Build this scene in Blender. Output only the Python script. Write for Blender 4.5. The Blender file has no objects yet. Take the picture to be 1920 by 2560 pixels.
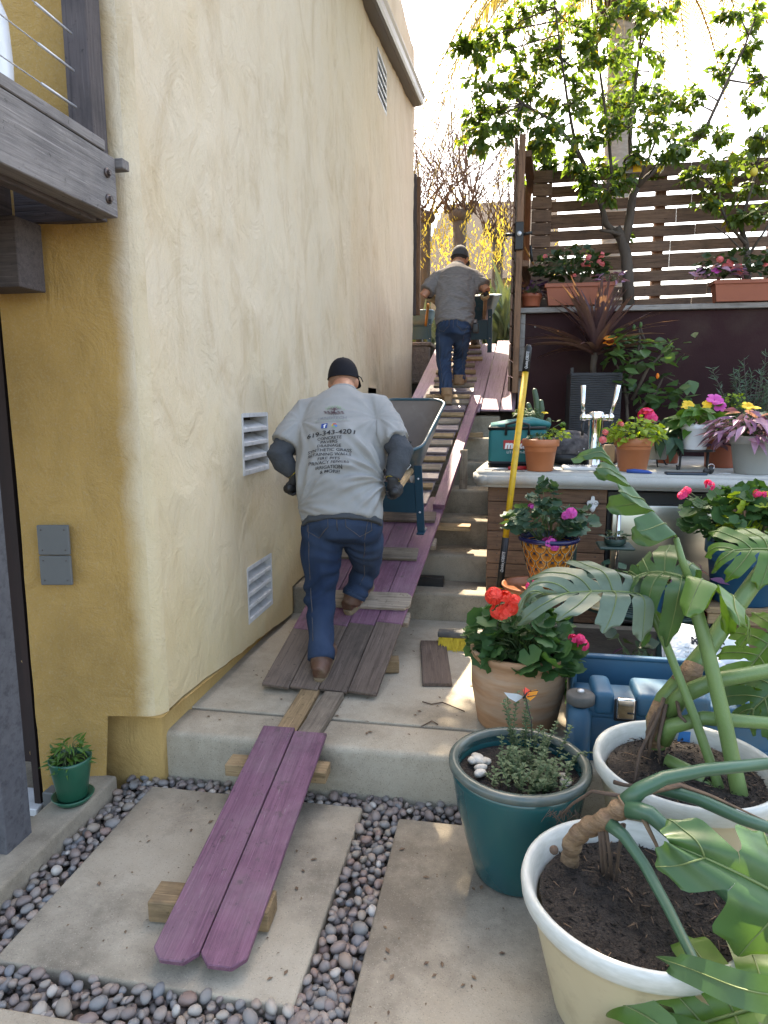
import bpy, bmesh, math, random
from mathutils import Vector, Matrix, Quaternion, noise
from mathutils.bvhtree import BVHTree
V = Vector
PI = math.pi
rnd = random.Random(7)
C = bpy.context.scene.collection
scene = bpy.context.scene

# ------------------------------------------------------------------ camera
FPX, EYE = 1700.0, 1.62
pitch = math.atan(275 / FPX)
yaw = math.atan(300 / math.hypot(FPX, 275))
FWD = V((-math.sin(yaw) * math.cos(pitch), math.cos(yaw) * math.cos(pitch), -math.sin(pitch)))
RGT = V((math.cos(yaw), math.sin(yaw), 0))
UPV = RGT.cross(FWD)
cam = bpy.data.cameras.new('camera')
cam.sensor_fit = 'VERTICAL'; cam.sensor_height = 36.0; cam.lens = FPX / 2560 * 36.0
cam.clip_start = 0.05; cam.clip_end = 2000
camo = bpy.data.objects.new('camera', cam); C.objects.link(camo)
camo.matrix_world = Matrix(((RGT.x, UPV.x, -FWD.x, 0), (RGT.y, UPV.y, -FWD.y, 0), (RGT.z, UPV.z, -FWD.z, EYE), (0, 0, 0, 1)))
scene.camera = camo

# ------------------------------------------------------------------ light
SUN_AZ, SUN_EL = math.radians(-13), math.radians(51)
SUNDIR = V((math.sin(SUN_AZ) * math.cos(SUN_EL), math.cos(SUN_AZ) * math.cos(SUN_EL), math.sin(SUN_EL)))
w = bpy.data.worlds.new('World'); scene.world = w; w.use_nodes = True
wn = w.node_tree.nodes; wl = w.node_tree.links
sky = wn.new('ShaderNodeTexSky'); sky.sky_type = 'NISHITA'; sky.sun_disc = False
sky.sun_elevation = SUN_EL; sky.sun_rotation = SUN_AZ % (2 * PI)
sky.air_density = 1.0; sky.dust_density = 3.0; sky.ozone_density = 0.2
wl.new(sky.outputs[0], wn['Background'].inputs[0]); wn['Background'].inputs[1].default_value = 0.13
sl = bpy.data.lights.new('sun', 'SUN'); sl.energy = 3.0; sl.angle = math.radians(0.5); sl.color = (1, 0.93, 0.82)
so = bpy.data.objects.new('sun', sl); C.objects.link(so)
so.rotation_euler = SUNDIR.to_track_quat('Z', 'Y').to_euler(); so.location = SUNDIR * 50
scene.view_settings.view_transform = 'Standard'; scene.view_settings.look = 'None'
scene.view_settings.exposure = 2.7; scene.view_settings.use_white_balance = True; scene.view_settings.white_balance_temperature = 7500
scene.view_settings.gamma = 1; scene.view_settings.use_curve_mapping = False


def at(px, py, y):
    """survey: the point at depth y (metres along the wall) that was measured at photo pixel px, py"""
    d = FWD + RGT * ((px - 960) / FPX) + UPV * ((1280 - py) / FPX)
    return V((0, 0, EYE)) + d * (y / d.y)


# ------------------------------------------------------------------ materials
def base_mat(name, rough=0.6, metallic=0.0, spec=0.5):
    m = bpy.data.materials.new(name); m.use_nodes = True
    nt = m.node_tree; b = nt.nodes['Principled BSDF']
    b.inputs['Roughness'].default_value = rough; b.inputs['Metallic'].default_value = metallic
    b.inputs['Specular IOR Level'].default_value = spec
    return m, nt, b


def coords(nt, stretch=(1, 1, 1)):
    tc = nt.nodes.new('ShaderNodeTexCoord'); mp = nt.nodes.new('ShaderNodeMapping')
    oi = nt.nodes.new('ShaderNodeObjectInfo'); mu = nt.nodes.new('ShaderNodeMath'); mu.operation = 'MULTIPLY'; mu.inputs[1].default_value = 37
    nt.links.new(oi.outputs['Random'], mu.inputs[0])
    ad = nt.nodes.new('ShaderNodeVectorMath'); ad.operation = 'ADD'
    nt.links.new(tc.outputs['Object'], ad.inputs[0]); nt.links.new(mu.outputs[0], ad.inputs[1])
    mp.inputs['Scale'].default_value = stretch
    nt.links.new(ad.outputs[0], mp.inputs['Vector'])
    return mp.outputs[0]


def tex(nt, co, scale, detail=4, rough=0.55, dist=0.0):
    n = nt.nodes.new('ShaderNodeTexNoise'); n.inputs['Scale'].default_value = scale
    n.inputs['Detail'].default_value = detail; n.inputs['Roughness'].default_value = rough; n.inputs['Distortion'].default_value = dist
    nt.links.new(co, n.inputs['Vector']); return n.outputs['Fac']


def ramp(nt, fac, stops):
    r = nt.nodes.new('ShaderNodeValToRGB'); e = r.color_ramp.elements
    while len(e) > 1: e.remove(e[-1])
    for i, (p, c) in enumerate(stops):
        el = e[0] if i == 0 else e.new(p)
        el.position = p; el.color = (*c, 1) if len(c) == 3 else c
    nt.links.new(fac, r.inputs[0]); return r.outputs[0]


def mixc(nt, a, b, fac, mode='MIX'):
    m = nt.nodes.new('ShaderNodeMix'); m.data_type = 'RGBA'; m.blend_type = mode
    for s, v in ((m.inputs[6], a), (m.inputs[7], b)):
        if isinstance(v, tuple): s.default_value = (*v, 1)
        else: nt.links.new(v, s)
    if isinstance(fac, (int, float)): m.inputs[0].default_value = fac
    else: nt.links.new(fac, m.inputs[0])
    return m.outputs[2]


def bump(nt, b, h, strength, dist=0.01):
    n = nt.nodes.new('ShaderNodeBump'); n.inputs['Strength'].default_value = strength; n.inputs['Distance'].default_value = dist
    nt.links.new(h, n.inputs['Height'])
    pv = b.inputs['Normal'].links
    if pv: nt.links.new(pv[0].from_socket, n.inputs['Normal'])
    nt.links.new(n.outputs[0], b.inputs['Normal'])


def rand_tint(nt, col, amt):
    oi = nt.nodes.new('ShaderNodeObjectInfo'); mr = nt.nodes.new('ShaderNodeMapRange')
    mr.inputs[3].default_value = 1 - amt; mr.inputs[4].default_value = 1 + amt
    nt.links.new(oi.outputs['Random'], mr.inputs[0])
    return mixc(nt, col, mr.outputs[0], 1.0, 'MULTIPLY')


def mat(name, c1, c2=None, scale=12, rough=0.6, metallic=0.0, spec=0.5, bmp=0.0, bscale=80, stretch=(1, 1, 1), rand=0.0, dirt=None, dscale=3, bdist=0.01):
    m, nt, b = base_mat(name, rough, metallic, spec)
    co = coords(nt, stretch)
    c2 = c2 or tuple(x * 0.75 for x in c1)
    col = ramp(nt, tex(nt, co, scale), [(0.3, c1), (0.7, c2)])
    if dirt: col = mixc(nt, col, dirt, ramp(nt, tex(nt, co, dscale, 6, 0.65), [(0.5, (0, 0, 0)), (0.75, (0.8, 0.8, 0.8))]))
    if rand: col = rand_tint(nt, col, rand)
    nt.links.new(col, b.inputs['Base Color'])
    if bmp: bump(nt, b, tex(nt, co, bscale, 3), bmp, bdist)
    return m


def wood(name, c1, c2, dirt=None, bmp=0.5, rough=0.75, rand=0.12, fine=55, dirtamt=0.6):
    m, nt, b = base_mat(name, rough, 0, 0.3)
    co = coords(nt, (1.2, 22, 22))
    g = tex(nt, co, 3.0, 6, 0.65, 0.6)
    col = ramp(nt, g, [(0.32, c2), (0.5, c1), (0.62, tuple(min(1, x * 1.15) for x in c1)), (0.75, c2)])
    co2 = coords(nt)
    if dirt: col = mixc(nt, col, dirt, ramp(nt, tex(nt, co2, 4, 6, 0.7), [(0.48, (0, 0, 0)), (0.72, (dirtamt,) * 3)]))
    fn = tex(nt, coords(nt, (2.5, 90, 90)), 2.0, 3, 0.6)
    col = mixc(nt, col, tuple(min(.7, x * 1.9 + .02) for x in c1), ramp(nt, fn, [(0.60, (0, 0, 0)), (0.70, (0.45,) * 3)]))
    col = mixc(nt, col, tuple(x * .35 for x in c2), ramp(nt, tex(nt, co2, 38, 4, 0.7), [(0.62, (0, 0, 0)), (0.70, (0.7,) * 3)]))
    col = rand_tint(nt, col, rand)
    nt.links.new(col, b.inputs['Base Color'])
    bump(nt, b, g, bmp, 0.004); bump(nt, b, fn, bmp * .7, 0.002)
    return m


def concrete(name, c1, c2, stain=None, stainscale=2.0, speck=0.5, lo=0.5, hi=0.72):
    m, nt, b = base_mat(name, 0.85, 0, 0.25)
    co = coords(nt)
    col = ramp(nt, tex(nt, co, 5, 6, 0.65), [(0.3, c1), (0.7, c2)])
    if stain: col = mixc(nt, col, stain, ramp(nt, tex(nt, co, stainscale, 7, 0.7), [(lo, (0, 0, 0)), (hi, (0.75,) * 3)]))
    sp = tex(nt, co, 190, 2, 0.6)
    col = mixc(nt, col, tuple(x * 0.3 for x in c2), ramp(nt, sp, [(0.60, (0, 0, 0)), (0.68, (speck,) * 3)]))
    col = mixc(nt, col, tuple(min(0.8, x * 1.5) for x in c1), ramp(nt, tex(nt, co, 260, 2), [(0.62, (0, 0, 0)), (0.72, (speck,) * 3)]))
    nt.links.new(col, b.inputs['Base Color'])
    bump(nt, b, sp, 0.25, 0.003); bump(nt, b, tex(nt, co, 30, 4), 0.25, 0.006)
    return m


def leafmat(name, a, c, trans=0.3, rough=0.42, edge=None, spec=0.4):
    m, nt, b = base_mat(name, rough, 0, spec)
    oi = nt.nodes.new('ShaderNodeObjectInfo'); ge = nt.nodes.new('ShaderNodeNewGeometry')
    ad = nt.nodes.new('ShaderNodeMath'); ad.operation = 'ADD'; fr = nt.nodes.new('ShaderNodeMath'); fr.operation = 'FRACT'
    nt.links.new(oi.outputs['Random'], ad.inputs[0]); nt.links.new(ge.outputs['Random Per Island'], ad.inputs[1]); nt.links.new(ad.outputs[0], fr.inputs[0])
    col = ramp(nt, fr.outputs[0], [(0.0, a), (0.75, c), (0.93, c), (1.0, edge or c)])
    n = tex(nt, coords(nt), 25, 3)
    col = mixc(nt, col, tuple(x * 0.6 for x in a), ramp(nt, n, [(0.5, (0, 0, 0)), (0.8, (0.5,) * 3)]))
    nt.links.new(col, b.inputs['Base Color'])
    t = nt.nodes.new('ShaderNodeBsdfTranslucent')
    bright = mixc(nt, col, (2.2, 2.0, 0.75), 1.0, 'MULTIPLY')
    nt.links.new(bright, t.inputs['Color'])
    mx = nt.nodes.new('ShaderNodeMixShader'); mx.inputs[0].default_value = trans
    nt.links.new(b.outputs[0], mx.inputs[1]); nt.links.new(t.outputs[0], mx.inputs[2])
    nt.links.new(mx.outputs[0], nt.nodes['Material Output'].inputs[0])
    return m


def stucco_mat(name, c1, c2, c3, low=None, far=None, front=None):
    m, nt, b = base_mat(name, 0.9, 0, 0.2)
    co = coords(nt); cs = coords(nt, (1, 1, 0.55))
    col = ramp(nt, tex(nt, cs, 1.6, 6, 0.6, 0.4), [(0.32, c1), (0.52, c2), (0.72, c1)])
    col = mixc(nt, col, c3, ramp(nt, tex(nt, cs, 3.3, 7, 0.68, 0.8), [(0.50, (0, 0, 0)), (0.75, (0.8,) * 3)]))
    sx = nt.nodes.new('ShaderNodeSeparateXYZ'); tcw = nt.nodes.new('ShaderNodeTexCoord'); nt.links.new(tcw.outputs['Object'], sx.inputs[0])
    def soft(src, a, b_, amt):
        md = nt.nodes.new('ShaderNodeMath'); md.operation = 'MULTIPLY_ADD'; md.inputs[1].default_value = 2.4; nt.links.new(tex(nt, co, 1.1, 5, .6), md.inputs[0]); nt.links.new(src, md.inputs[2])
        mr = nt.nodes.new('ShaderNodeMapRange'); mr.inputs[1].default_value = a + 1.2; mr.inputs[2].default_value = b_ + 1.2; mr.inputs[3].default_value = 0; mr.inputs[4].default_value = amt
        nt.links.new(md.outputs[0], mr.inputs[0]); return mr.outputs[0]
    if low: col = mixc(nt, col, low, soft(sx.outputs['Z'], 1.9, 0.2, .75))  # yellower low down: weaker skylight there, painted into the colour
    if far: col = mixc(nt, col, far, soft(sx.outputs['Y'], 6.0, 9.5, .7))  # pinker far along: warm bounced light painted into the colour
    if front:  # front face blended to ochre: its dimmer light put into the colour
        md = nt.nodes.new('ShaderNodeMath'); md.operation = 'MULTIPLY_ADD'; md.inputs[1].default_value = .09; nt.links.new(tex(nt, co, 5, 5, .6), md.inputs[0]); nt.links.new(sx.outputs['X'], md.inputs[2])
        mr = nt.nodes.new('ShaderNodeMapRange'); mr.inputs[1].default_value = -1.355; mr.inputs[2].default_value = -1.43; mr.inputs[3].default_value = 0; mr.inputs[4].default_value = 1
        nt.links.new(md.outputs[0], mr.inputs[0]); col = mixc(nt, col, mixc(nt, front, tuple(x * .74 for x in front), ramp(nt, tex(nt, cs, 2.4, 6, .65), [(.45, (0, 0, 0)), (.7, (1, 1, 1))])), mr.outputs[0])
    fine = tex(nt, co, 130, 4, 0.7)
    col = mixc(nt, col, tuple(x * 0.7 for x in c2), ramp(nt, fine, [(0.5, (0, 0, 0)), (0.75, (0.35,) * 3)]))
    nt.links.new(col, b.inputs['Base Color'])
    bump(nt, b, fine, 0.5, 0.006)
    bump(nt, b, tex(nt, coords(nt, (1, 1.0, 0.7)), 6, 6, 0.62, 1.2), 0.6, 0.03)
    rg = nt.nodes.new('ShaderNodeTexNoise'); rg.noise_type = 'RIDGED_MULTIFRACTAL'; rg.inputs['Scale'].default_value = 2.6; rg.inputs['Detail'].default_value = 3; rg.inputs['Distortion'].default_value = .7
    mpd = nt.nodes.new('ShaderNodeMapping'); mpd.inputs['Rotation'].default_value = (.6, 0, 0); mpd.inputs['Scale'].default_value = (1, 1.5, .55); nt.links.new(co, mpd.inputs['Vector']); nt.links.new(mpd.outputs[0], rg.inputs['Vector'])
    bump(nt, b, rg.outputs['Fac'], 0.22, 0.02)
    bump(nt, b, tex(nt, coords(nt, (1, 2.2, 0.9)), 26, 3, 0.6, 0.8), 0.35, 0.008)
    return m


MT = {}
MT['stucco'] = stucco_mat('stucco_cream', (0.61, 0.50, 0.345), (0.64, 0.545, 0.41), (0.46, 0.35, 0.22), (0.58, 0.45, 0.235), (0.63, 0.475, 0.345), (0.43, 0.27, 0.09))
MT['ochre'] = stucco_mat('stucco_ochre', (0.43, 0.265, 0.085), (0.47, 0.31, 0.12), (0.31, 0.18, 0.055))
MT['paver'] = concrete('paver_concrete', (0.38, 0.33, 0.255), (0.31, 0.265, 0.20), (0.115, 0.095, 0.072), 1.7, 0.4, 0.44, 0.64)
MT['landing'] = concrete('landing_concrete', (0.41, 0.36, 0.28), (0.34, 0.295, 0.225), (0.15, 0.118, 0.08), 1.4, 0.6, 0.46, 0.68)
MT['stair'] = concrete('stair_concrete', (0.33, 0.285, 0.215), (0.25, 0.212, 0.158), (0.10, 0.08, 0.055), 2.6, 0.6, 0.42, 0.66)
MT['counter'] = concrete('counter_concrete', (0.42, 0.42, 0.40), (0.36, 0.36, 0.34), (0.27, 0.26, 0.23), 2.0, 0.25)
MT['soil'] = mat('potting_soil', (0.016, 0.012, 0.009), (0.045, 0.034, 0.026), 90, 0.95, bmp=1.0, bscale=120, bdist=0.02)
MT['earth'] = mat('dark_earth', (0.05, 0.04, 0.03), (0.09, 0.075, 0.055), 6, 0.95, bmp=0.6, bscale=40)
MT['purple'] = wood('purple_paint', (0.165, 0.075, 0.115), (0.115, 0.050, 0.082), (0.075, 0.035, 0.055), 1.0, 0.55, 0.12, dirtamt=0.8)
def worn(m):
    nt = m.node_tree; b = nt.nodes['Principled BSDF']; src = b.inputs['Base Color'].links[0].from_socket; co = coords(nt)
    c = mixc(nt, src, (0.055, 0.042, 0.036), ramp(nt, tex(nt, co, 13, 6, .75), [(.57, (0, 0, 0)), (.68, (.75,) * 3)]))
    c = mixc(nt, c, (0.27, 0.22, 0.21), ramp(nt, tex(nt, coords(nt, (8, 60, 60)), 1.6, 5, .7), [(.66, (0, 0, 0)), (.70, (.7,) * 3)]))
    c = mixc(nt, c, (0.24, 0.18, 0.19), ramp(nt, tex(nt, co, 3.1, 5, .7), [(.45, (0, 0, 0)), (.75, (.45,) * 3)]))
    nt.links.new(c, b.inputs['Base Color'])
worn(MT['purple'])
MT['lilac'] = wood('worn_purple_paint', (0.34, 0.23, 0.29), (0.24, 0.15, 0.20), (0.30, 0.25, 0.22), 0.8, 0.7, 0.15)
MT['grey_wood'] = wood('weathered_wood', (0.23, 0.185, 0.14), (0.13, 0.10, 0.075), (0.06, 0.048, 0.038), 0.9, 0.85, 0.25)
MT['dark_wood'] = wood('old_brown_wood', (0.13, 0.095, 0.075), (0.075, 0.054, 0.043), (0.03, 0.025, 0.02), 0.9, 0.85, 0.2)
MT['tan_wood'] = wood('cut_lumber', (0.30, 0.205, 0.11), (0.19, 0.125, 0.065), (0.07, 0.05, 0.035), 0.8, 0.8, 0.25)
MT['panel'] = wood('stained_cedar', (0.155, 0.085, 0.05), (0.085, 0.045, 0.027), (0.04, 0.026, 0.018), 0.8, 0.65, 0.3, dirtamt=0.5)
MT['fence'] = wood('fence_slat_wood', (0.165, 0.098, 0.066), (0.092, 0.055, 0.038), (0.04, 0.03, 0.028), 0.9, 0.8, 0.2)
MT['beam'] = wood('grey_stained_beam', (0.185, 0.17, 0.165), (0.115, 0.105, 0.105), (0.075, 0.07, 0.075), 0.8, 0.7, 0.1)
MT['post'] = wood('deck_post_wood', (0.085, 0.07, 0.07), (0.05, 0.042, 0.045), (0.02, 0.018, 0.02), 1.0, 0.7, 0.1)
MT['speck_post'] = mat('speckled_grey_post', (0.10, 0.10, 0.11), (0.07, 0.07, 0.08), 40, 0.6, dirt=(0.02, 0.02, 0.025), dscale=45)
MT['fascia'] = mat('painted_fascia', (0.085, 0.066, 0.06), (0.075, 0.058, 0.053), 4, 0.45)
MT['gutter'] = mat('gutter_metal', (0.11, 0.095, 0.09), None, 4, 0.35)
MT['black'] = mat('black_plastic', (0.012, 0.012, 0.013), None, 30, 0.5)
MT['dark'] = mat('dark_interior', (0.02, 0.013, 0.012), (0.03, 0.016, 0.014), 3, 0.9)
MT['grey_plate'] = mat('grey_metal_plate', (0.125, 0.13, 0.13), (0.11, 0.115, 0.115), 8, 0.55)
MT['steel'] = mat('steel_cable', (0.62, 0.63, 0.65), (0.55, 0.56, 0.58), 30, 0.45, 0.5)
MT['bolt'] = mat('rusty_bolt', (0.13, 0.11, 0.11), (0.08, 0.06, 0.055), 60, 0.5, 0.7)
MT['white_metal'] = mat('white_painted_metal', (0.62, 0.62, 0.62), (0.52, 0.52, 0.52), 9, 0.5, dirt=(0.3, 0.28, 0.25), dscale=12)
MT['white'] = mat('white_glaze', (0.72, 0.74, 0.78), (0.66, 0.69, 0.74), 5, 0.25)
MT['planter_wall'] = mat('aubergine_panel', (0.030, 0.012, 0.014), (0.040, 0.018, 0.019), 3, 0.8, 0, 0.15, bmp=0.15, bscale=60, dirt=(0.055, 0.036, 0.030), dscale=2.2)
MT['wet_board'] = wood('glossy_worn_board', (0.20, 0.155, 0.165), (0.11, 0.085, 0.095), (0.26, 0.24, 0.22), 0.5, 0.32, 0.25)
MT['cap'] = wood('grey_cap_board', (0.27, 0.25, 0.235), (0.17, 0.155, 0.145), (0.09, 0.08, 0.075), 0.8)
MT['terracotta'] = mat('terracotta_plastic', (0.40, 0.135, 0.052), (0.36, 0.12, 0.045), 6, 0.5)
MT['trough'] = mat('brick_red_plastic', (0.30, 0.085, 0.042), (0.26, 0.072, 0.036), 6, 0.55)
MT['clay'] = mat('aged_clay', (0.42, 0.235, 0.125), (0.31, 0.165, 0.085), 7, 0.7, stretch=(1, 1, 6), dirt=(0.42, 0.33, 0.24), dscale=2.0)
MT['teal_glaze'] = mat('teal_glaze', (0.012, 0.085, 0.078), (0.01, 0.06, 0.075), 3, 0.16, stretch=(1, 1, 0.4))
MT['rim_glaze'] = mat('bronze_rim_glaze', (0.11, 0.12, 0.10), (0.06, 0.09, 0.085), 20, 0.22)
MT['cream_pot'] = mat('cream_pot', (0.52, 0.45, 0.30), (0.46, 0.39, 0.25), 5, 0.5, dirt=(0.26, 0.20, 0.13), dscale=9)
MT['cream_rim'] = mat('scuffed_pale_rim', (0.56, 0.57, 0.53), (0.46, 0.47, 0.42), 30, 0.35, stretch=(1, 1, 4))
MT['green_pot'] = mat('green_ceramic', (0.016, 0.095, 0.055), (0.013, 0.08, 0.048), 8, 0.3)
MT['blue_pot'] = mat('blue_plastic_pot', (0.008, 0.075, 0.15), (0.007, 0.06, 0.13), 6, 0.45)
MT['red_pot'] = mat('oxblood_glaze', (0.11, 0.008, 0.012), (0.08, 0.006, 0.01), 6, 0.15)
MT['cobalt'] = mat('cobalt_rim', (0.012, 0.012, 0.07), None, 9, 0.2)
MT['orange_glaze'] = mat('talavera_orange', (0.52, 0.19, 0.018), (0.45, 0.15, 0.014), 9, 0.2)
MT['ink'] = mat('dark_glaze_lines', (0.015, 0.016, 0.03), None, 9, 0.3)
MT['line_white'] = mat('cream_glaze_lines', (0.6, 0.48, 0.25), None, 9, 0.3)
MT['saucer'] = mat('clay_saucer', (0.30, 0.10, 0.04), (0.24, 0.08, 0.03), 8, 0.4)
MT['cream_glaze'] = mat('cream_ceramic', (0.55, 0.47, 0.30), (0.5, 0.42, 0.26), 8, 0.25)
MT['grey_pot'] = mat('grey_plastic_pot', (0.27, 0.275, 0.26), (0.24, 0.245, 0.23), 6, 0.55)
MT['black_pot'] = mat('slate_planter', (0.022, 0.024, 0.03), (0.016, 0.017, 0.022), 9, 0.6)
MT['case_blue'] = mat('blue_plastic_case', (0.022, 0.10, 0.175), (0.017, 0.08, 0.145), 5, 0.5, dirt=(0.06, 0.10, 0.13), dscale=6)
MT['rubber'] = mat('grey_rubber', (0.06, 0.06, 0.058), (0.10, 0.095, 0.085), 20, 0.8)
MT['chrome'] = mat('chrome', (0.85, 0.85, 0.86), (0.8, 0.8, 0.82), 4, 0.08, 1.0)
MT['stainless'] = mat('brushed_stainless', (0.50, 0.48, 0.42), (0.42, 0.40, 0.35), 3, 0.28, 1.0, stretch=(1, 1, 8))
MT['green_stand'] = mat('green_painted_metal', (0.018, 0.05, 0.042), None, 9, 0.5)
MT['yellow'] = mat('yellow_handle', (0.62, 0.37, 0.012), (0.55, 0.32, 0.01), 14, 0.45, dirt=(0.3, 0.18, 0.02), dscale=20)
MT['bristle'] = mat('yellow_bristle', (0.60, 0.44, 0.03), (0.48, 0.33, 0.02), 60, 0.8)
MT['tray_blue'] = mat('blue_barrow_paint', (0.010, 0.055, 0.080), (0.014, 0.066, 0.095), 5, 0.38, dirt=(0.16, 0.14, 0.12), dscale=7)
MT['tray_in'] = mat('mud_stained_steel', (0.155, 0.125, 0.105), (0.115, 0.09, 0.075), 4, 0.6, dirt=(0.22, 0.19, 0.165), dscale=5, stretch=(1, 1, 1))
MT['tray_pale'] = mat('scraped_blue_steel', (0.16, 0.25, 0.31), (0.10, 0.18, 0.24), 5, 0.4, dirt=(0.32, 0.29, 0.25), dscale=4)
MT['barrow_blue'] = mat('blue_frame_paint', (0.010, 0.05, 0.085), (0.008, 0.04, 0.07), 9, 0.4)
MT['orange_wood'] = wood('orange_varnished_wood', (0.45, 0.20, 0.05), (0.35, 0.14, 0.03), None, 0.4)
MT['tyre'] = mat('mud_caked_tyre', (0.05, 0.045, 0.04), (0.17, 0.135, 0.10), 40, 0.9, bmp=0.8, bscale=60)
MT['skin'] = mat('tanned_skin', (0.40, 0.19, 0.115), (0.34, 0.15, 0.085), 14, 0.5)
MT['hair'] = mat('cropped_hair', (0.02, 0.016, 0.014), None, 200, 0.8)
MT['shirt'] = mat('pale_grey_cotton', (0.285, 0.285, 0.28), (0.25, 0.25, 0.245), 6, 0.9, spec=0.15, bmp=0.25, bscale=300, bdist=0.003)
MT['heather'] = mat('heather_grey_cotton', (0.20, 0.185, 0.18), (0.13, 0.12, 0.12), 38, 0.95, spec=0.1, stretch=(0.7, 0.7, 4), bmp=0.2, bscale=150)
MT['under'] = mat('charcoal_undershirt', (0.045, 0.05, 0.058), (0.06, 0.065, 0.072), 12, 0.9, spec=0.15, bmp=0.3, bscale=90)
MT['denim'] = mat('blue_denim', (0.014, 0.026, 0.056), (0.038, 0.058, 0.100), 5, 0.9, spec=0.12, bmp=0.35, bscale=260, stretch=(1, 1, 0.4), bdist=0.004)
MT['boot'] = mat('brown_leather', (0.12, 0.055, 0.032), (0.085, 0.04, 0.024), 12, 0.6, dirt=(0.20, 0.15, 0.10), dscale=14)
MT['boot_tan'] = mat('tan_suede', (0.26, 0.15, 0.075), (0.21, 0.12, 0.06), 14, 0.85, dirt=(0.3, 0.23, 0.15), dscale=12)
MT['sole'] = mat('dusty_sole', (0.22, 0.16, 0.095), (0.16, 0.115, 0.07), 25, 0.85)
MT['cap_black'] = mat('black_cap', (0.010, 0.010, 0.014), None, 20, 0.85, spec=0.2)
MT['cap_grey'] = mat('grey_cap', (0.035, 0.037, 0.045), (0.06, 0.062, 0.07), 20, 0.85)
MT['glove'] = mat('work_glove', (0.42, 0.33, 0.19), (0.35, 0.27, 0.15), 20, 0.85)
MT['glove_dark'] = mat('dark_glove_palm', (0.02, 0.02, 0.022), None, 20, 0.7)
MT['glove_yellow'] = mat('yellow_glove_cuff', (0.55, 0.42, 0.03), None, 20, 0.8)
MT['ink_black'] = mat('black_print', (0.012, 0.012, 0.015), None, 9, 0.7)
MT['ink_grey'] = mat('faded_grey_print', (0.20, 0.21, 0.23), None, 9, 0.8)
MT['ink_pale'] = mat('pale_green_print', (0.30, 0.36, 0.31), None, 9, 0.8)
MT['ink_green'] = mat('green_print', (0.12, 0.30, 0.10), (0.2, 0.36, 0.2), 40, 0.8)
MT['ink_brown'] = mat('brown_print', (0.09, 0.05, 0.06), None, 9, 0.8)
MT['ink_blue'] = mat('blue_print', (0.02, 0.07, 0.30), None, 9, 0.7)
MT['ink_red'] = mat('red_print', (0.50, 0.03, 0.02), None, 9, 0.7)
MT['ink_yellow'] = mat('yellow_print', (0.65, 0.42, 0.02), None, 9, 0.7)
MT['ink_white'] = mat('white_print', (0.75, 0.75, 0.75), None, 9, 0.6)
MT['ink_sky'] = mat('light_blue_print', (0.05, 0.2, 0.6), None, 9, 0.7)
MT['teal_fabric'] = mat('teal_nylon', (0.008, 0.145, 0.15), (0.007, 0.12, 0.125), 9, 0.7, bmp=0.2, bscale=300)
MT['plaid'] = mat('plaid_cloth', (0.13, 0.12, 0.125), (0.022, 0.02, 0.022), 24, 0.9)
MT['leather_tan'] = mat('tan_leather', (0.33, 0.22, 0.12), None, 12, 0.6)
MT['bark'] = mat('grey_bark', (0.105, 0.082, 0.066), (0.06, 0.046, 0.037), 14, 0.9, bmp=0.8, bscale=45, stretch=(1, 1, 0.4))
MT['palm_bark'] = mat('pale_palm_bark', (0.36, 0.31, 0.26), (0.26, 0.22, 0.18), 9, 0.9, bmp=0.6, bscale=25, stretch=(1, 1, 3))
MT['twig'] = mat('reddish_twig', (0.17, 0.11, 0.085), (0.12, 0.075, 0.06), 8, 0.8)
MT['stem_green'] = mat('green_stem', (0.075, 0.12, 0.04), (0.06, 0.10, 0.035), 20, 0.5)
MT['petiole'] = mat('monstera_petiole', (0.13, 0.205, 0.06), (0.095, 0.16, 0.05), 5, 0.38, bmp=0.15, bscale=120)
MT['petiole_dark'] = mat('blue_green_petiole', (0.05, 0.115, 0.06), (0.04, 0.095, 0.055), 5, 0.35)
MT['aerial'] = mat('brown_monstera_trunk', (0.26, 0.165, 0.09), (0.12, 0.07, 0.04), 22, 0.75, bmp=0.9, bscale=40, stretch=(1, 1, 2))
MT['root'] = mat('dry_aerial_root', (0.11, 0.07, 0.045), (0.06, 0.04, 0.03), 20, 0.85)
MT['lemon_leaf'] = leafmat('lemon_leaf', (0.050, 0.098, 0.028), (0.088, 0.148, 0.036), 0.52, 0.36, (0.32, 0.27, 0.02))
MT['citrus_leaf'] = leafmat('citrus_leaf', (0.06, 0.105, 0.03), (0.10, 0.155, 0.04), 0.5, 0.38, (0.34, 0.27, 0.02))
MT['geranium_leaf'] = leafmat('geranium_leaf', (0.026, 0.075, 0.024), (0.045, 0.11, 0.03), 0.22, 0.55)
MT['ivy_leaf'] = leafmat('blue_green_leaf', (0.03, 0.075, 0.045), (0.05, 0.10, 0.06), 0.2, 0.55)
MT['lime_leaf'] = leafmat('lime_leaf', (0.16, 0.26, 0.025), (0.25, 0.34, 0.04), 0.4, 0.5)
MT['hibiscus_leaf'] = leafmat('hibiscus_leaf', (0.055, 0.115, 0.04), (0.09, 0.165, 0.06), 0.35, 0.35)
MT['begonia_leaf'] = leafmat('begonia_leaf', (0.022, 0.048, 0.022), (0.04, 0.07, 0.03), 0.25, 0.45)
MT['primrose_leaf'] = leafmat('primrose_leaf', (0.05, 0.13, 0.025), (0.08, 0.18, 0.03), 0.3, 0.5)
MT['striped_leaf'] = leafmat('purple_striped_leaf', (0.15, 0.05, 0.14), (0.42, 0.25, 0.38), 0.25, 0.4, (0.07, 0.03, 0.08))
MT['dark_purple_leaf'] = leafmat('dark_purple_leaf', (0.045, 0.018, 0.045), (0.075, 0.03, 0.065), 0.2, 0.4)
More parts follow.
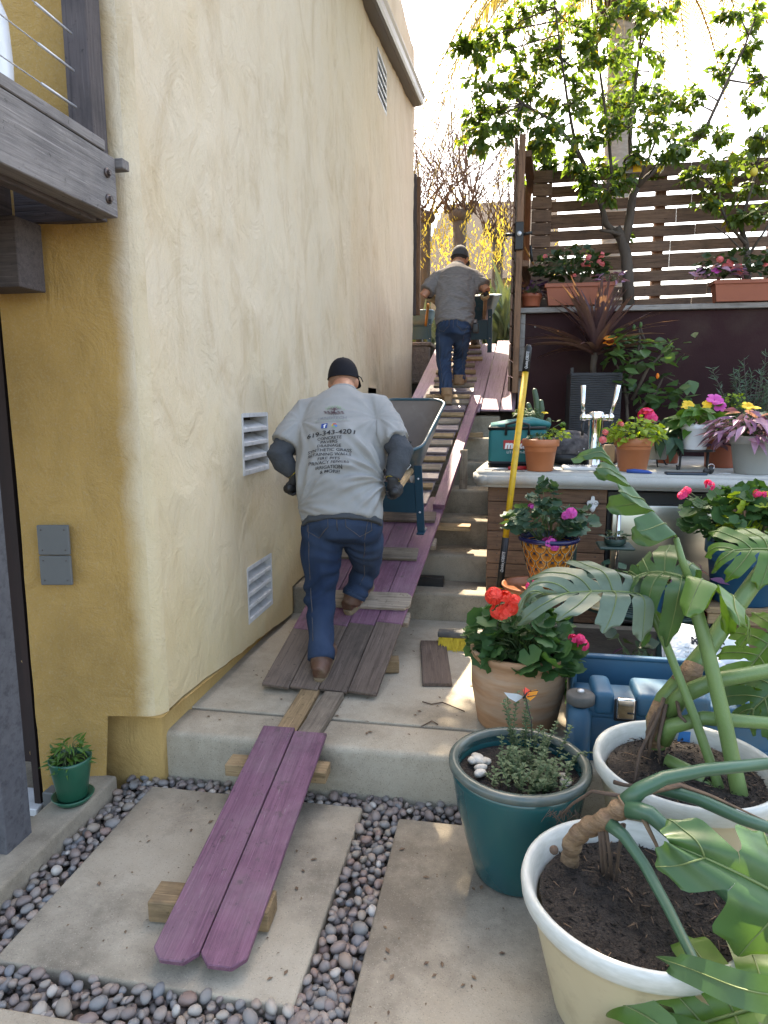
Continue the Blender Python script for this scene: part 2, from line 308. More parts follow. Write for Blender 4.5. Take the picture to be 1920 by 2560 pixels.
MT['cordyline_leaf'] = leafmat('burgundy_sword_leaf', (0.085, 0.045, 0.055), (0.13, 0.075, 0.08), 0.3, 0.45)
MT['monstera_leaf'] = leafmat('monstera_leaf', (0.042, 0.102, 0.034), (0.055, 0.122, 0.036), 0.25, 0.38, spec=0.55)
MT['monstera_lit'] = leafmat('sunlit_monstera_leaf', (0.07, 0.15, 0.025), (0.09, 0.18, 0.03), 0.3, 0.32, spec=0.55)  # leaf green brightened to paint sunlight onto some leaves
MT['monstera_pale'] = leafmat('pale_monstera_leaf', (0.105, 0.15, 0.105), (0.125, 0.17, 0.12), 0.15, 0.35)
MT['vein'] = mat('pale_vein', (0.14, 0.19, 0.06), None, 9, 0.5)
MT['herb_leaf'] = leafmat('grey_green_herb', (0.06, 0.10, 0.05), (0.10, 0.15, 0.075), 0.2, 0.6)
MT['spruce_leaf'] = leafmat('blue_green_needle', (0.08, 0.14, 0.095), (0.12, 0.19, 0.13), 0.2, 0.6)
MT['basil_leaf'] = leafmat('fresh_herb_leaf', (0.05, 0.12, 0.02), (0.08, 0.17, 0.03), 0.3, 0.5)
MT['succulent'] = leafmat('succulent_leaf', (0.05, 0.085, 0.05), (0.075, 0.11, 0.06), 0.05, 0.45)
MT['agave'] = leafmat('grey_strap_leaf', (0.09, 0.13, 0.08), (0.14, 0.18, 0.11), 0.2, 0.5)
MT['palm_leaf'] = leafmat('dry_palm_leaf', (0.16, 0.14, 0.05), (0.26, 0.20, 0.08), 0.4, 0.6)
MT['willow_leaf'] = leafmat('yellow_willow_leaf', (0.30, 0.25, 0.07), (0.42, 0.34, 0.09), 0.4, 0.6)
MT['pink'] = leafmat('hot_pink_petal', (0.60, 0.03, 0.16), (0.68, 0.06, 0.22), 0.25, 0.6)
MT['magenta'] = leafmat('orchid_pink_petal', (0.50, 0.05, 0.36), (0.58, 0.10, 0.42), 0.25, 0.6)
MT['coral'] = leafmat('coral_red_petal', (0.70, 0.045, 0.03), (0.78, 0.08, 0.05), 0.2, 0.6)
MT['rose'] = leafmat('soft_pink_petal', (0.62, 0.16, 0.19), (0.68, 0.24, 0.26), 0.3, 0.6)
MT['orange'] = leafmat('orange_petal', (0.75, 0.27, 0.03), (0.8, 0.33, 0.05), 0.35, 0.6)
MT['butter'] = leafmat('yellow_petal', (0.70, 0.48, 0.02), (0.75, 0.52, 0.04), 0.3, 0.6)
MT['lemon'] = mat('lemon_skin', (0.62, 0.50, 0.06), (0.5, 0.42, 0.05), 9, 0.5)
MT['roof'] = mat('brown_shingle', (0.085, 0.058, 0.040), (0.05, 0.034, 0.025), 14, 0.9, bmp=0.6, bscale=25)
MT['siding'] = mat('beige_siding', (0.42, 0.37, 0.28), (0.37, 0.32, 0.24), 4, 0.8)
MT['stone_white'] = mat('white_rock', (0.62, 0.58, 0.50), (0.45, 0.40, 0.33), 30, 0.8, bmp=0.6, bscale=60)
MT['litter'] = mat('dry_leaf_litter', (0.20, 0.13, 0.075), (0.10, 0.06, 0.04), 30, 0.85)
MT['bag_white'] = mat('white_woven_sack', (0.62, 0.64, 0.66), (0.55, 0.57, 0.59), 5, 0.5, bmp=0.4, bscale=14, bdist=0.03)
MT['red_plastic'] = mat('red_plastic', (0.40, 0.02, 0.025), None, 9, 0.4)
MT['blue_tape'] = mat('blue_masking_tape', (0.01, 0.17, 0.46), None, 9, 0.6)
MT['phone'] = mat('phone_case', (0.012, 0.03, 0.055), None, 9, 0.35)
MT['cable'] = mat('black_cable', (0.02, 0.02, 0.03), None, 9, 0.6)
MT['wicker'] = mat('wicker', (0.30, 0.19, 0.07), None, 40, 0.7)
MT['block'] = mat('rough_block', (0.30, 0.225, 0.19), (0.20, 0.15, 0.125), 20, 0.9, bmp=0.9, bscale=40, bdist=0.03)
m_, nt_, b_ = base_mat('river_pebble', 0.5, 0, 0.4)
oi_ = nt_.nodes.new('ShaderNodeObjectInfo'); ge_ = nt_.nodes.new('ShaderNodeNewGeometry'); ad_ = nt_.nodes.new('ShaderNodeMath'); fr_ = nt_.nodes.new('ShaderNodeMath')
ad_.operation = 'ADD'; fr_.operation = 'FRACT'
nt_.links.new(oi_.outputs['Random'], ad_.inputs[0]); nt_.links.new(ge_.outputs['Random Per Island'], ad_.inputs[1]); nt_.links.new(ad_.outputs[0], fr_.inputs[0])
col_ = ramp(nt_, fr_.outputs[0], [(0, (0.15, 0.125, 0.115)), (0.25, (0.22, 0.17, 0.15)), (0.4, (0.185, 0.175, 0.165)), (0.55, (0.27, 0.215, 0.18)), (0.62, (0.26, 0.215, 0.17)), (0.68, (0.22, 0.14, 0.11)), (0.8, (0.155, 0.165, 0.175)), (0.92, (0.24, 0.20, 0.16)), (1, (0.45, 0.42, 0.38))])
col_ = mixc(nt_, col_, (0.28, 0.25, 0.22), ramp(nt_, tex(nt_, coords(nt_), 60, 5, 0.7), [(0.5, (0, 0, 0)), (0.8, (0.45,) * 3)]))
nt_.links.new(col_, b_.inputs['Base Color']); bump(nt_, b_, tex(nt_, coords(nt_), 150, 3), 0.2, 0.003)
MT['pebble'] = m_

# ------------------------------------------------------------------ object helpers
W = {}


def link(o, parent=None, m=None):
    C.objects.link(o)
    if m is None: m = Matrix()
    if parent is not None:
        o.parent = parent; o.matrix_parent_inverse = W[parent.name].inverted()
    o.matrix_basis = m; W[o.name] = m
    return o


def tag(o, label=None, cat=None, group=None, kind=None):
    if label: o['label'] = label
    if cat: o['category'] = cat
    if group: o['group'] = group
    if kind: o['kind'] = kind
    return o


def thing(name, label, cat, loc=(0, 0, 0), group=None, m=None):
    o = bpy.data.objects.new(name, None); o.empty_display_size = 0.05
    link(o, None, m if m is not None else Matrix.Translation(loc))
    return tag(o, label, cat, group)


class MB:
    def __init__(s): s.v = []; s.f = []; s.sm = []
    def add(s, vs, fs, smooth=False):
        n = len(s.v); s.v += [V(p) for p in vs]; s.f += [tuple(i + n for i in f) for f in fs]; s.sm += [smooth] * len(fs); return s
    def box(s, a, b, m=None):
        (x0, y0, z0), (x1, y1, z1) = a, b
        vs = [V((x, y, z)) for z in (z0, z1) for y in (y0, y1) for x in (x0, x1)]
        if m: vs = [m @ p for p in vs]
        return s.add(vs, [(0, 2, 3, 1), (4, 5, 7, 6), (0, 1, 5, 4), (2, 6, 7, 3), (0, 4, 6, 2), (1, 3, 7, 5)])
    def bbox(s, a, b, bev=0.004, m=None, seg=1):
        """box with bevelled edges"""
        bm = bmesh.new(); bmesh.ops.create_cube(bm, size=1)
        for v in bm.verts: v.co = V(((v.co.x + .5) * (b[0] - a[0]) + a[0], (v.co.y + .5) * (b[1] - a[1]) + a[1], (v.co.z + .5) * (b[2] - a[2]) + a[2]))
        bmesh.ops.bevel(bm, geom=bm.edges[:], offset=bev, segments=seg, affect='EDGES', profile=0.5)
        return s.from_bm(bm, m, seg > 1)
    def from_bm(s, bm, m=None, smooth=False):
        bm.verts.index_update()
        s.add([(m @ v.co if m else v.co.copy()) for v in bm.verts], [[v.index for v in f.verts] for f in bm.faces], smooth); bm.free(); return s
    def sweep(s, path, rx, ry=None, xax=None, n=8, cap=True, smooth=True):
        path = [V(p) for p in path]; k = len(path)
        if isinstance(rx, (int, float)): rx = [rx] * k
        ry = ry or rx
        if isinstance(ry, (int, float)): ry = [ry] * k
        vs = []; px = V(xax).normalized() if xax else None
        for i, p in enumerate(path):
            t = (path[min(i + 1, k - 1)] - path[max(i - 1, 0)])
            t = t.normalized() if t.length > 1e-9 else V((0, 0, 1))
            if px is None:
                px = t.orthogonal().normalized()
            ax = (px - t * px.dot(t)); ax = ax.normalized() if ax.length > 1e-6 else t.orthogonal().normalized()
            if not xax: px = ax
            ay = t.cross(ax)
            for j in range(n):
                a = 2 * PI * j / n
                vs.append(p + ax * (rx[i] * math.cos(a)) + ay * (ry[i] * math.sin(a)))
        fs = [(i * n + j, i * n + (j + 1) % n, (i + 1) * n + (j + 1) % n, (i + 1) * n + j) for i in range(k - 1) for j in range(n)]
        if cap: fs += [tuple(range(n))[::-1], tuple((k - 1) * n + j for j in range(n))]
        return s.add(vs, fs, smooth)
    def lathe(s, prof, n=40, c=(0, 0, 0), smooth=True):
        c = V(c); vs = [c + V((r * math.cos(2 * PI * j / n), r * math.sin(2 * PI * j / n), z)) for r, z in prof for j in range(n)]
        fs = [(i * n + j, i * n + (j + 1) % n, (i + 1) * n + (j + 1) % n, (i + 1) * n + j) for i in range(len(prof) - 1) for j in range(n)]
        return s.add(vs, fs, smooth)
    def disc(s, c, r, n=32, jit=0.0, rings=1, up=(0, 0, 1)):
        c = V(c); vs = [c.copy()]; fs = []
        for k in range(1, rings + 1):
            for j in range(n):
                a = 2 * PI * j / n; p = c + V((r * k / rings * math.cos(a), r * k / rings * math.sin(a), 0))
                p.z += (rnd.uniform(-jit, jit) if k < rings else -jit * 0.5); vs.append(p)
        fs += [(0, 1 + j, 1 + (j + 1) % n) for j in range(n)]
        for k in range(1, rings):
            o = 1 + (k - 1) * n
            fs += [(o + j, o + n + j, o + n + (j + 1) % n, o + (j + 1) % n) for j in range(n)]
        return s.add(vs, fs, True)
    def ball(s, c, r, sub=2, m=None):
        bm = bmesh.new(); bmesh.ops.create_icosphere(bm, subdivisions=sub, radius=1)
        rr = V((r, r, r)) if isinstance(r, (int, float)) else V(r)
        for v in bm.verts: v.co = V((v.co.x * rr.x, v.co.y * rr.y, v.co.z * rr.z))
        mm = Matrix.Translation(V(c)) @ (m or Matrix())
        return s.from_bm(bm, mm, True)
    def prism(s, poly, z0, z1, m=None):
        n = len(poly); vs = [V((x, y, z0)) for x, y in poly] + [V((x, y, z1)) for x, y in poly]
        if m: vs = [m @ p for p in vs]
        return s.add(vs, [tuple(range(n))[::-1], tuple(range(n, 2 * n))] + [(i, (i + 1) % n, n + (i + 1) % n, n + i) for i in range(n)])
    def mesh(s, name, mats):
        me = bpy.data.meshes.new(name); me.from_pydata([tuple(p) for p in s.v], [], s.f)
        me.polygons.foreach_set('use_smooth', s.sm)
        for m in (mats if isinstance(mats, (list, tuple)) else [mats]): me.materials.append(m)
        me.update(); return me
    def build(s, name, m, parent=None, kind=None, label=None, local=False):
        """link as one object; world coordinates, or the parent's own when local"""
        me = s.mesh(name, m); o = bpy.data.objects.new(name, me)
        link(o, parent, W[parent.name] if local and parent else None)
        if kind: o['kind'] = kind
        if label: o['label'] = label
        return o


def frame(p, x, up):
    x = V(x).normalized(); z = V(up); z = (z - x * z.dot(x)).normalized(); y = z.cross(x)
    return Matrix(((x.x, y.x, z.x, p[0]), (x.y, y.y, z.y, p[1]), (x.z, y.z, z.z, p[2]), (0, 0, 0, 1)))


def board(name, p0, p1, wd, th, m, parent=None, up=(0, 0, 1), ear0=0, ear1=0, label=None, bev=0.003, warp=0.0):
    """a plank from p0 to p1 (middle of its top face), its grain along its own x"""
    p0, p1 = V(p0), V(p1); L = (p1 - p0).length
    h = wd / 2
    poly = ([(0, -h + ear0), (ear0, -h)] if ear0 else [(0, -h)]) + ([(L - ear1, -h), (L, -h + ear1), (L, h - ear1), (L - ear1, h)] if ear1 else [(L, -h), (L, h)]) + ([(ear0, h), (0, h - ear0)] if ear0 else [(0, h)])
    bm = bmesh.new(); n = len(poly)
    lo = [bm.verts.new((x, y, -th)) for x, y in poly]; hi = [bm.verts.new((x, y, 0)) for x, y in poly]
    bm.faces.new(lo[::-1]); bm.faces.new(hi)
    for i in range(n): bm.faces.new((lo[i], lo[(i + 1) % n], hi[(i + 1) % n], hi[i]))
    bmesh.ops.bevel(bm, geom=bm.edges[:], offset=min(bev, th * 0.2), segments=1, affect='EDGES')
    mb = MB().from_bm(bm); me = mb.mesh(name, m)
    o = bpy.data.objects.new(name, me); link(o, parent, frame(p0, p1 - p0, up))
    if label: o['label'] = label
    return o


def remesh(o, vox, it=6):
    a = o.modifiers.new('r', 'REMESH'); a.mode = 'VOXEL'; a.voxel_size = vox; a.use_smooth_shade = True
    b = o.modifiers.new('s', 'SMOOTH'); b.factor = 0.5; b.iterations = it
    dg = bpy.context.evaluated_depsgraph_get()
    me = bpy.data.meshes.new_from_object(o.evaluated_get(dg))
    o.modifiers.clear(); mats = [m for m in o.data.materials]; o.data = me
    me.materials.clear()
    for m in mats: me.materials.append(m)
    me.polygons.foreach_set('use_smooth', [True] * len(me.polygons))
    return o


def text_mb(txt, size, align='CENTER', bold=0.0, shear=0.0, stretch=1.0):
    """flat outline lettering in the xy plane, from Blender's own font"""
    cu = bpy.data.curves.new('lettering', 'FONT'); cu.body = txt; cu.size = size; cu.align_x = align; cu.align_y = 'CENTER'; cu.offset = bold; cu.shear = shear; cu.resolution_u = 3
    o = bpy.data.objects.new('lettering', cu); C.objects.link(o)
    me = bpy.data.meshes.new_from_object(o.evaluated_get(bpy.context.evaluated_depsgraph_get()))
    bm = bmesh.new(); bm.from_mesh(me)
    for v in bm.verts: v.co.x *= stretch
    mb = MB().from_bm(bm)
    bpy.data.objects.remove(o); bpy.data.meshes.remove(me); bpy.data.curves.remove(cu)
    return mb


def lettering(name, txt, size, p, x, up, m, parent, **k):
    mb = text_mb(txt, size, **k); mm = frame(p, x, up)
    mb.v = [mm @ v for v in mb.v]
    return mb.build(name, m, parent)




# ================================================================== THE SETTING
g = MB().add([(-150, -150, -0.16), (150, -150, -0.16), (150, 250, -0.16), (-150, 250, -0.16)], [(0, 1, 2, 3)]).build('ground', MT['earth'], kind='structure')
mb = MB().box((-2.9, 0.2, -0.155), (-1.75, 3.3, -0.12)); mb.build('patio_floor', MT['stair'], kind='structure')
MB().bbox((-1.735, 0.2, -0.15), (-1.575, 2.44, 0.055), 0.012, None, 2).build('kerb', MT['paver'], kind='structure')
for (a, b) in (((-1.437, 1.54), (-0.518, 2.475)), ((-0.365, 0.75), (1.45, 2.43)), ((-2.4, 0.35), (-0.52, 1.405))):
    MB().bbox((a[0], a[1], -0.1), (b[0], b[1], 0.0), 0.008, None, 2).build('paver', MT['paver'], kind='structure')
MB().add([(-1.6, 0.2, -0.052), (2.4, 0.2, -0.052), (2.4, 2.6, -0.052), (-1.6, 2.6, -0.052)], [(0, 1, 2, 3)]).build('gravel_base', MT['earth'], kind='structure')
ld = MB().bbox((-1.47, 2.57, -0.1), (2.6, 2.815, 0.2), 0.028, None, 4).build('landing', MT['landing'], kind='structure')
MB().bbox((-1.47, 2.821, -0.1), (2.6, 4.4, 0.2), 0.004, None, 1).build('landing', MT['landing'], kind='structure')
st = MB()
stairs = None
for k in range(7):
    y0 = 4.3 + 0.34 * k; z1 = 0.2 + 0.185 * (k + 1)
    mb = MB().bbox((-1.45, y0, z1 - 0.4), (-0.03 if k < 7 else 0.2, y0 + (0.34 if k < 6 else 0.5) + 0.012, z1), 0.022, None, 3)
    o = mb.build('stairs' if stairs is None else 'step', MT['stair'], stairs, kind='structure' if stairs is None else None)
    if stairs is None: stairs = o
MB().add([(-.78, 8.3, 2.16), (60, 8.3, 2.16), (60, 9.4, 2.3), (-.78, 9.4, 2.3), (-60, 10.62, 2.46), (60, 11.2, 2.46), (-60, 40, 2.7), (60, 40, 2.7), (-150, 240, 4), (150, 240, 4), (-.78, 8.3, -0.2), (60, 8.3, -0.2), (-.78, 10.62, 2.44), (-.78, 10.62, 0), (-60, 10.62, 0)],
         [(0, 1, 2, 3), (3, 2, 5, 12), (4, 5, 7, 6), (6, 7, 9, 8), (10, 11, 1, 0), (10, 0, 3, 12, 13), (13, 12, 4, 14)]).build('upper_yard', MT['earth'], kind='structure')
MB().add([(-.88, 6.6, 1.44), (0.6, 6.6, 1.44), (0.6, 8.32, 2.14), (-.78, 8.32, 2.14), (-.88, 6.6, 0), (0.6, 6.6, 0), (0.6, 8.32, 0), (-.78, 8.32, 0)], [(0, 1, 2, 3), (4, 5, 1, 0), (5, 6, 2, 1), (7, 4, 0, 3)]).add([(-1.5, 6.5, 1.40), (-.7, 6.5, 1.40), (-.7, 10.7, 1.5), (-1.5, 10.7, 1.5)], [(0, 1, 2, 3)]).build('path', MT['earth'], kind='structure')
MB().bbox((-0.0, 5.9, 0.0), (4.5, 7.6, 1.02), 0.01).build('planting_bed', MT['earth'], kind='structure')

# pebbles in the gaps between the slabs
def pebble_mesh(seed):
    r = random.Random(seed); bm = bmesh.new(); bmesh.ops.create_icosphere(bm, subdivisions=2, radius=1)
    s = V((1.0, r.uniform(.68, .88), r.uniform(.48, .66))); o = V((r.uniform(0, 99),) * 3)
    for v in bm.verts:
        d = 1 + 0.28 * noise.noise(v.co * 0.9 + o); v.co = V((v.co.x * s.x * d, v.co.y * s.y * d, v.co.z * s.z * d))
    return MB().from_bm(bm, None, True)
PB = [pebble_mesh(i) for i in range(8)]
PBM = [p.mesh('pebble', MT['pebble']) for p in PB]
strips = [(-1.57, -1.442, 1.4, 2.57), (-1.57, -0.36, 1.41, 1.54), (-0.512, -0.37, 1.3, 2.57), (-1.5, 0.25, 2.478, 2.565), (-0.53, -0.37, 1.2, 1.6), (-1.62, -1.5, 1.3, 1.5)]
peb = []
for (x0, x1, y0, y1) in strips:
    nn = int((x1 - x0) * (y1 - y0) / 0.00062)
    pts = []
    for lay in range(3):
        for _ in range(nn * 4):
            p = (rnd.uniform(x0, x1), rnd.uniform(y0, y1)); sz = rnd.choice((rnd.uniform(.013, .020), rnd.uniform(.019, .030)))
            if all((p[0] - q[0]) ** 2 + (p[1] - q[1]) ** 2 > (0.82 * (sz + q[2])) ** 2 for q in pts if q[3] == lay):
                pts.append((p[0], p[1], sz, lay))
    peb += [(p, -0.045 + 0.017 * l + rnd.uniform(-.003, .004), sz) for (*p, sz, l) in pts]
peb.sort(key=lambda t: (-(t[1] > -0.02), V((t[0][0], t[0][1] , 0)).length))
bed = MB(); gravel = bpy.data.objects['gravel_base']
for i, (p, z, sz) in enumerate(peb):
    mm = Matrix.Translation((p[0], p[1], z)) @ Quaternion((rnd.gauss(0, .25) + 1, rnd.gauss(0, .2), rnd.gauss(0, .2), rnd.uniform(-3, 3))).normalized().to_matrix().to_4x4() @ Matrix.Scale(sz, 4)
    k = rnd.randrange(8)
    if i < 300:
        o = bpy.data.objects.new('pebble', PBM[k]); link(o, gravel, mm)
    else:
        bed.add([mm @ v for v in PB[k].v], PB[k].f, True)
bed.build('pebble_layer', MT['pebble'], gravel, kind='stuff')

# ================================================================== HOUSE
house = thing('house', 'tall cream and ochre stucco house wall beside the plank ramp', 'house', (-1.4, 2.5, 0))
VENTS = [(3.45, 3.85, 1.232, 1.558), (3.45, 3.85, 0.402, 0.716), (7.45, 8.0, 4.74, 5.18), (6.9, 7.36, 1.66, 1.765)]
def side_bottom(y): return (0.34 - 0.065 * (y - 2.43)) if y < 4.262 else 0.59
ys = sorted(set([round(2.52 + 0.05 * i, 3) for i in range(161)] + [v for q in VENTS for v in q[:2]] + [4.262, 4.264]))
ys = [y for i, y in enumerate(ys) if y <= 10.5]
zs = sorted(set([round(0.6 + 0.05 * i, 3) for i in range(121)] + [v for q in VENTS for v in q[2:]]))
zs = [z for z in zs if z <= 6.45]
def relief(y, z):
    p = V((y * 1.3, z * 0.8 + y * 0.5, 3.1)); q = V((y * 5 + 2 * z, z * 2.2 - y, 9))
    return 0.022 * noise.noise(p) + 0.006 * noise.noise(p * 4.1) + 0.016 * noise.ridged_multi_fractal(q, 1, 2, 2, 1, 1) * max(0, noise.noise(p * 1.7) + 0.25) - 0.004
XS = -1.365
wv = MB(); vs = []; idx = {}
low = [0.0, 0.08, 0.16, 0.24, 0.32, 0.4, 0.5]
for i, y in enumerate(ys):
    zb = side_bottom(y + 1e-4)
    col = [max(zb, z) for z in (zb, 0.30, 0.36, 0.402, 0.47, 0.535)] + zs
    for j, z in enumerate(col):
        d = relief(y, z)
        if any(a - .03 <= y <= b + .03 and c - .03 <= z <= e + .03 for a, b, c, e in VENTS): d *= 0.2
        d *= min(1, max(0, (y - 2.53) / .12))
        if y > 10.3: d -= (y - 10.3) * 0.15
        idx[i, j] = len(vs); vs.append((XS + d, y, z))
nz = 6 + len(zs)
colz = [None] * 6 + zs
fs = []
for i in range(len(ys) - 1):
    for j in range(nz - 1):
        ym = (ys[i] + ys[i + 1]) / 2
        zm = (vs[idx[i, j]][2] + vs[idx[i, j + 1]][2]) / 2
        if any(a < ym < b and c < zm < e for a, b, c, e in VENTS): continue
        if vs[idx[i, j + 1]][2] - vs[idx[i, j]][2] < 1e-4: continue
        fs.append((idx[i, j], idx[i + 1, j], idx[i + 1, j + 1], idx[i, j + 1]))
wv.add(vs, fs, True)
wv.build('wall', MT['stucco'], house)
# rounded near corner and the patio face, its ochre tint standing in for dimmer light
FD = V((-0.985, -0.172, 0)); CORN = V((XS, 2.52, 0))
fp = []
cc = V((XS - 0.07, 2.52, 0))
for k in range(7):
    a = -PI / 2 * 0.93 * k / 6; fp.append((cc + V((0.07 * math.cos(a), 0.07 * math.sin(a), 0)), 0.0 if k else 0))
e0 = fp[-1][0]
for k in range(1, 12): fp.append((e0 + FD * (0.042 * k), 0.042 * k))
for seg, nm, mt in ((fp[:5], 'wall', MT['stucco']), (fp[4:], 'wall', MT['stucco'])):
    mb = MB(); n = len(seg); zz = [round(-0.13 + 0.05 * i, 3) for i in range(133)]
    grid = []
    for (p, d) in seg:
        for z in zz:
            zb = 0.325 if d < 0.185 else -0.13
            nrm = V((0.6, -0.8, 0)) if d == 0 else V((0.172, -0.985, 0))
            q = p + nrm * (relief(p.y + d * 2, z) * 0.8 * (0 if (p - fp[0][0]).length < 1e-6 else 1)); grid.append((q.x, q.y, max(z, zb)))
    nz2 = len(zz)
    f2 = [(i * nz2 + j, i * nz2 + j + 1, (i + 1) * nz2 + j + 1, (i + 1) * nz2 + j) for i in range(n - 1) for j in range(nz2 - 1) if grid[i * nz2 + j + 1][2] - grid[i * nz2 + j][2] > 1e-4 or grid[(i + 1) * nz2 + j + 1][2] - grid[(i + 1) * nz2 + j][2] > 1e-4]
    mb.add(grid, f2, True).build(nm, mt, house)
# plinth, underside, top and far end
J = fp[-1][0]
mb = MB()
mb.add([(XS, 2.45, 0.325), (XS, 4.262, 0.226), (-1.48, 4.262, 0.226), (-1.48, 2.45, 0.325)], [(0, 1, 2, 3)])
mb.add([(XS, 4.263, 0.226), (XS, 4.263, 0.592), (-1.48, 4.263, 0.592), (-1.48, 4.263, 0.226)], [(0, 1, 2, 3)])
mb.add([(XS, 4.263, 0.592), (XS, 10.5, 0.592), (-1.48, 10.5, 0.592), (-1.48, 4.263, 0.592)], [(0, 1, 2, 3)])
mb.build('wall_underside', MT['ochre'], house)
mb = MB().bbox((-1.74, 2.535, -0.14), (-1.412, 4.262, .392), 0.015, None, 2).bbox((-1.74, 4.264, -0.14), (-1.412, 10.4, .64), 0.015, None, 2)
mb.build('plinth', MT['ochre'], house)
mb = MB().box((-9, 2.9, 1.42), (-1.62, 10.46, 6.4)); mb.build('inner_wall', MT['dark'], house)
mb = MB().add([(-9, 10.5, 0), (XS - 0.03, 10.5, 0), (XS - 0.03, 10.5, 6.45), (-9, 10.5, 6.45)], [(0, 1, 2, 3)]).add([(XS, 2.45, 6.45), (XS - .03, 10.5, 6.45), (-9, 10.5, 6.45), (-9, 2.45, 6.45)], [(0, 1, 2, 3)])
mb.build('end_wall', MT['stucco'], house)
# gutter running up along the wall head, and parapet over it
ga, gb = V((XS, 2.6, 4.62)), V((XS, 10.14, 5.665))
gd = (gb - ga).normalized(); gu = V((1, 0, 0)).cross(gd)
def gpoly(offs): return [[ga + V((o[0], 0, 0)) + gu * o[1] for o in offs], [gb + V((o[0], 0, 0)) + gu * o[1] for o in offs]]
def extr(offs, nm, m):
    a, b = gpoly(offs); n = len(offs)
    MB().add(a + b, [(i, (i + 1) % n, n + (i + 1) % n, n + i) for i in range(n)] + [tuple(range(n))[::-1], tuple(range(n, 2 * n))]).build(nm, m, house)
extr([(-0.03, 0.0), (0.10, 0.0), (0.10, 0.055), (-0.03, 0.055)], 'soffit', MT['fascia'])
extr([(0.10, 0.005), (0.135, 0.005), (0.15, 0.03), (0.16, 0.08), (0.18, 0.105), (0.18, 0.125), (0.10, 0.125)], 'gutter', MT['gutter'])
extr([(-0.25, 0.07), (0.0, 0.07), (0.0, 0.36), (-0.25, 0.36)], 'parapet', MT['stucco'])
# louvred vents
def vent(y0, y1, z0, z1, n, deep=0.10):
    f = MB()
    x0, x1 = XS - deep, XS + 0.004
    t = 0.012
    f.box((x0, y0 - .004, z0 - .004), (x1, y0 + t, z1)); f.box((x0, y1 - t, z0 - .004), (x1 - .002, y1 + .004, z1)); f.box((x0, y0 + t, z1 - t * 1.6), (x1 - .001, y1 - t, z1 + .004)); f.box((x0, y0 + t, z0 - .004), (x1 - .001, y1 - t, z0 + t))
    vo = f.build('vent', MT['white_metal'], house)
    MB().box((x0 - .02, y0, z0), (x0, y1, z1)).build('vent_back', MT['dark'], vo)
    h = (z1 - z0 - 2 * t) / n
    for k in range(n):
        zb = z0 + t + h * k
        board('louvre', (XS - 0.002, y0 + t + .002, zb + 0.012), (XS - 0.002, y1 - t - .002, zb + 0.012), 0.012, 0.024, MT['white_metal'], vo, up=(0, 0, 1))
        b = MB(); b.add([(XS - 0.006, y0 + t + .002, zb + .013), (XS - 0.006, y1 - t - .002, zb + .013), (XS - 0.085, y1 - t - .002, zb + h * 0.62), (XS - 0.085, y0 + t + .002, zb + h * 0.62),
                         (XS - 0.006, y0 + t + .002, zb + .007), (XS - 0.006, y1 - t - .002, zb + .007), (XS - 0.085, y1 - t - .002, zb + h * 0.62 - .006), (XS - 0.085, y0 + t + .002, zb + h * 0.62 - .006)],
                        [(0, 1, 2, 3), (7, 6, 5, 4), (0, 4, 5, 1), (2, 6, 7, 3), (1, 5, 6, 2), (0, 3, 7, 4)])
        b.build('louvre', MT['white_metal'], vo)
vent(*VENTS[0], 4); vent(*VENTS[1], 4); vent(*VENTS[2], 5, 0.14)
mb = MB().box((XS - .2, 6.88, 1.64), (XS - .12, 7.38, 1.79)); mb.build('wall_niche', MT['stair'], house)
# conduit plates, plaster patch, peeled paint
pl = at(95, 1312, 2.44); fx = -FD
pm = frame(at(138, 1388, 2.355), fx, (0, 0, 1))
for k in (0, 1):
    o = MB().bbox((-0.062, -0.008, -0.12 + 0.122 * k), (0.062, 0.006, -0.001 + 0.122 * k), 0.003).build('cover_plate', MT['grey_plate'], house); o.matrix_basis = pm
    W[o.name] = pm
    for sx in (-.045, .045):
        for sz in (.02, .1):
            q = MB().ball((sx, -0.008, -0.12 + .122 * k + sz), .0035, 1); q.v = [pm @ v for v in q.v]; q.build('screw', MT['bolt'], o)
# doorway reveal and dark room beyond the jamb
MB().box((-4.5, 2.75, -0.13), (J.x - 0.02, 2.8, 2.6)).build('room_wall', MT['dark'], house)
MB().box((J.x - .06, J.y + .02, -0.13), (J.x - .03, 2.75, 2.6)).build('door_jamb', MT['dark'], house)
MB().bbox((-2.3, 2.35, -0.12), (J.x - 0.02, 2.5, -0.085), .004).build('threshold', MT['white_metal'], house)
# post fixed to the far corner of the wall
jp = thing('jamb_post', 'dark weathered gate post fixed to the far corner of the stucco wall', 'post', (-1.35, 10.35, 2.9))
board('post', (-1.37, 10.40, 2.9), (-1.37, 10.40, 4.88), 0.07, 0.07, MT['post'], jp, up=(0, -1, 0)); board('trim', (-1.302, 10.41, 2.9), (-1.302, 10.41, 4.84), 0.055, 0.05, MT['panel'], jp, up=(0, -1, 0))
bl = thing('retaining_block', 'rough brown concrete block against the wall foot at top of ramp', 'block', (-1.22, 8.6, 2.0))
q = MB().bbox((-1.7, 10.56, 1.9), (-1.13, 11.1, 2.46), .02); q.build('block', MT['block'], bl)
q = MB().bbox((-1.7, 10.55, 2.462), (-1.11, 11.12, 2.52), .012); q.build('coping', MT['block'], bl)

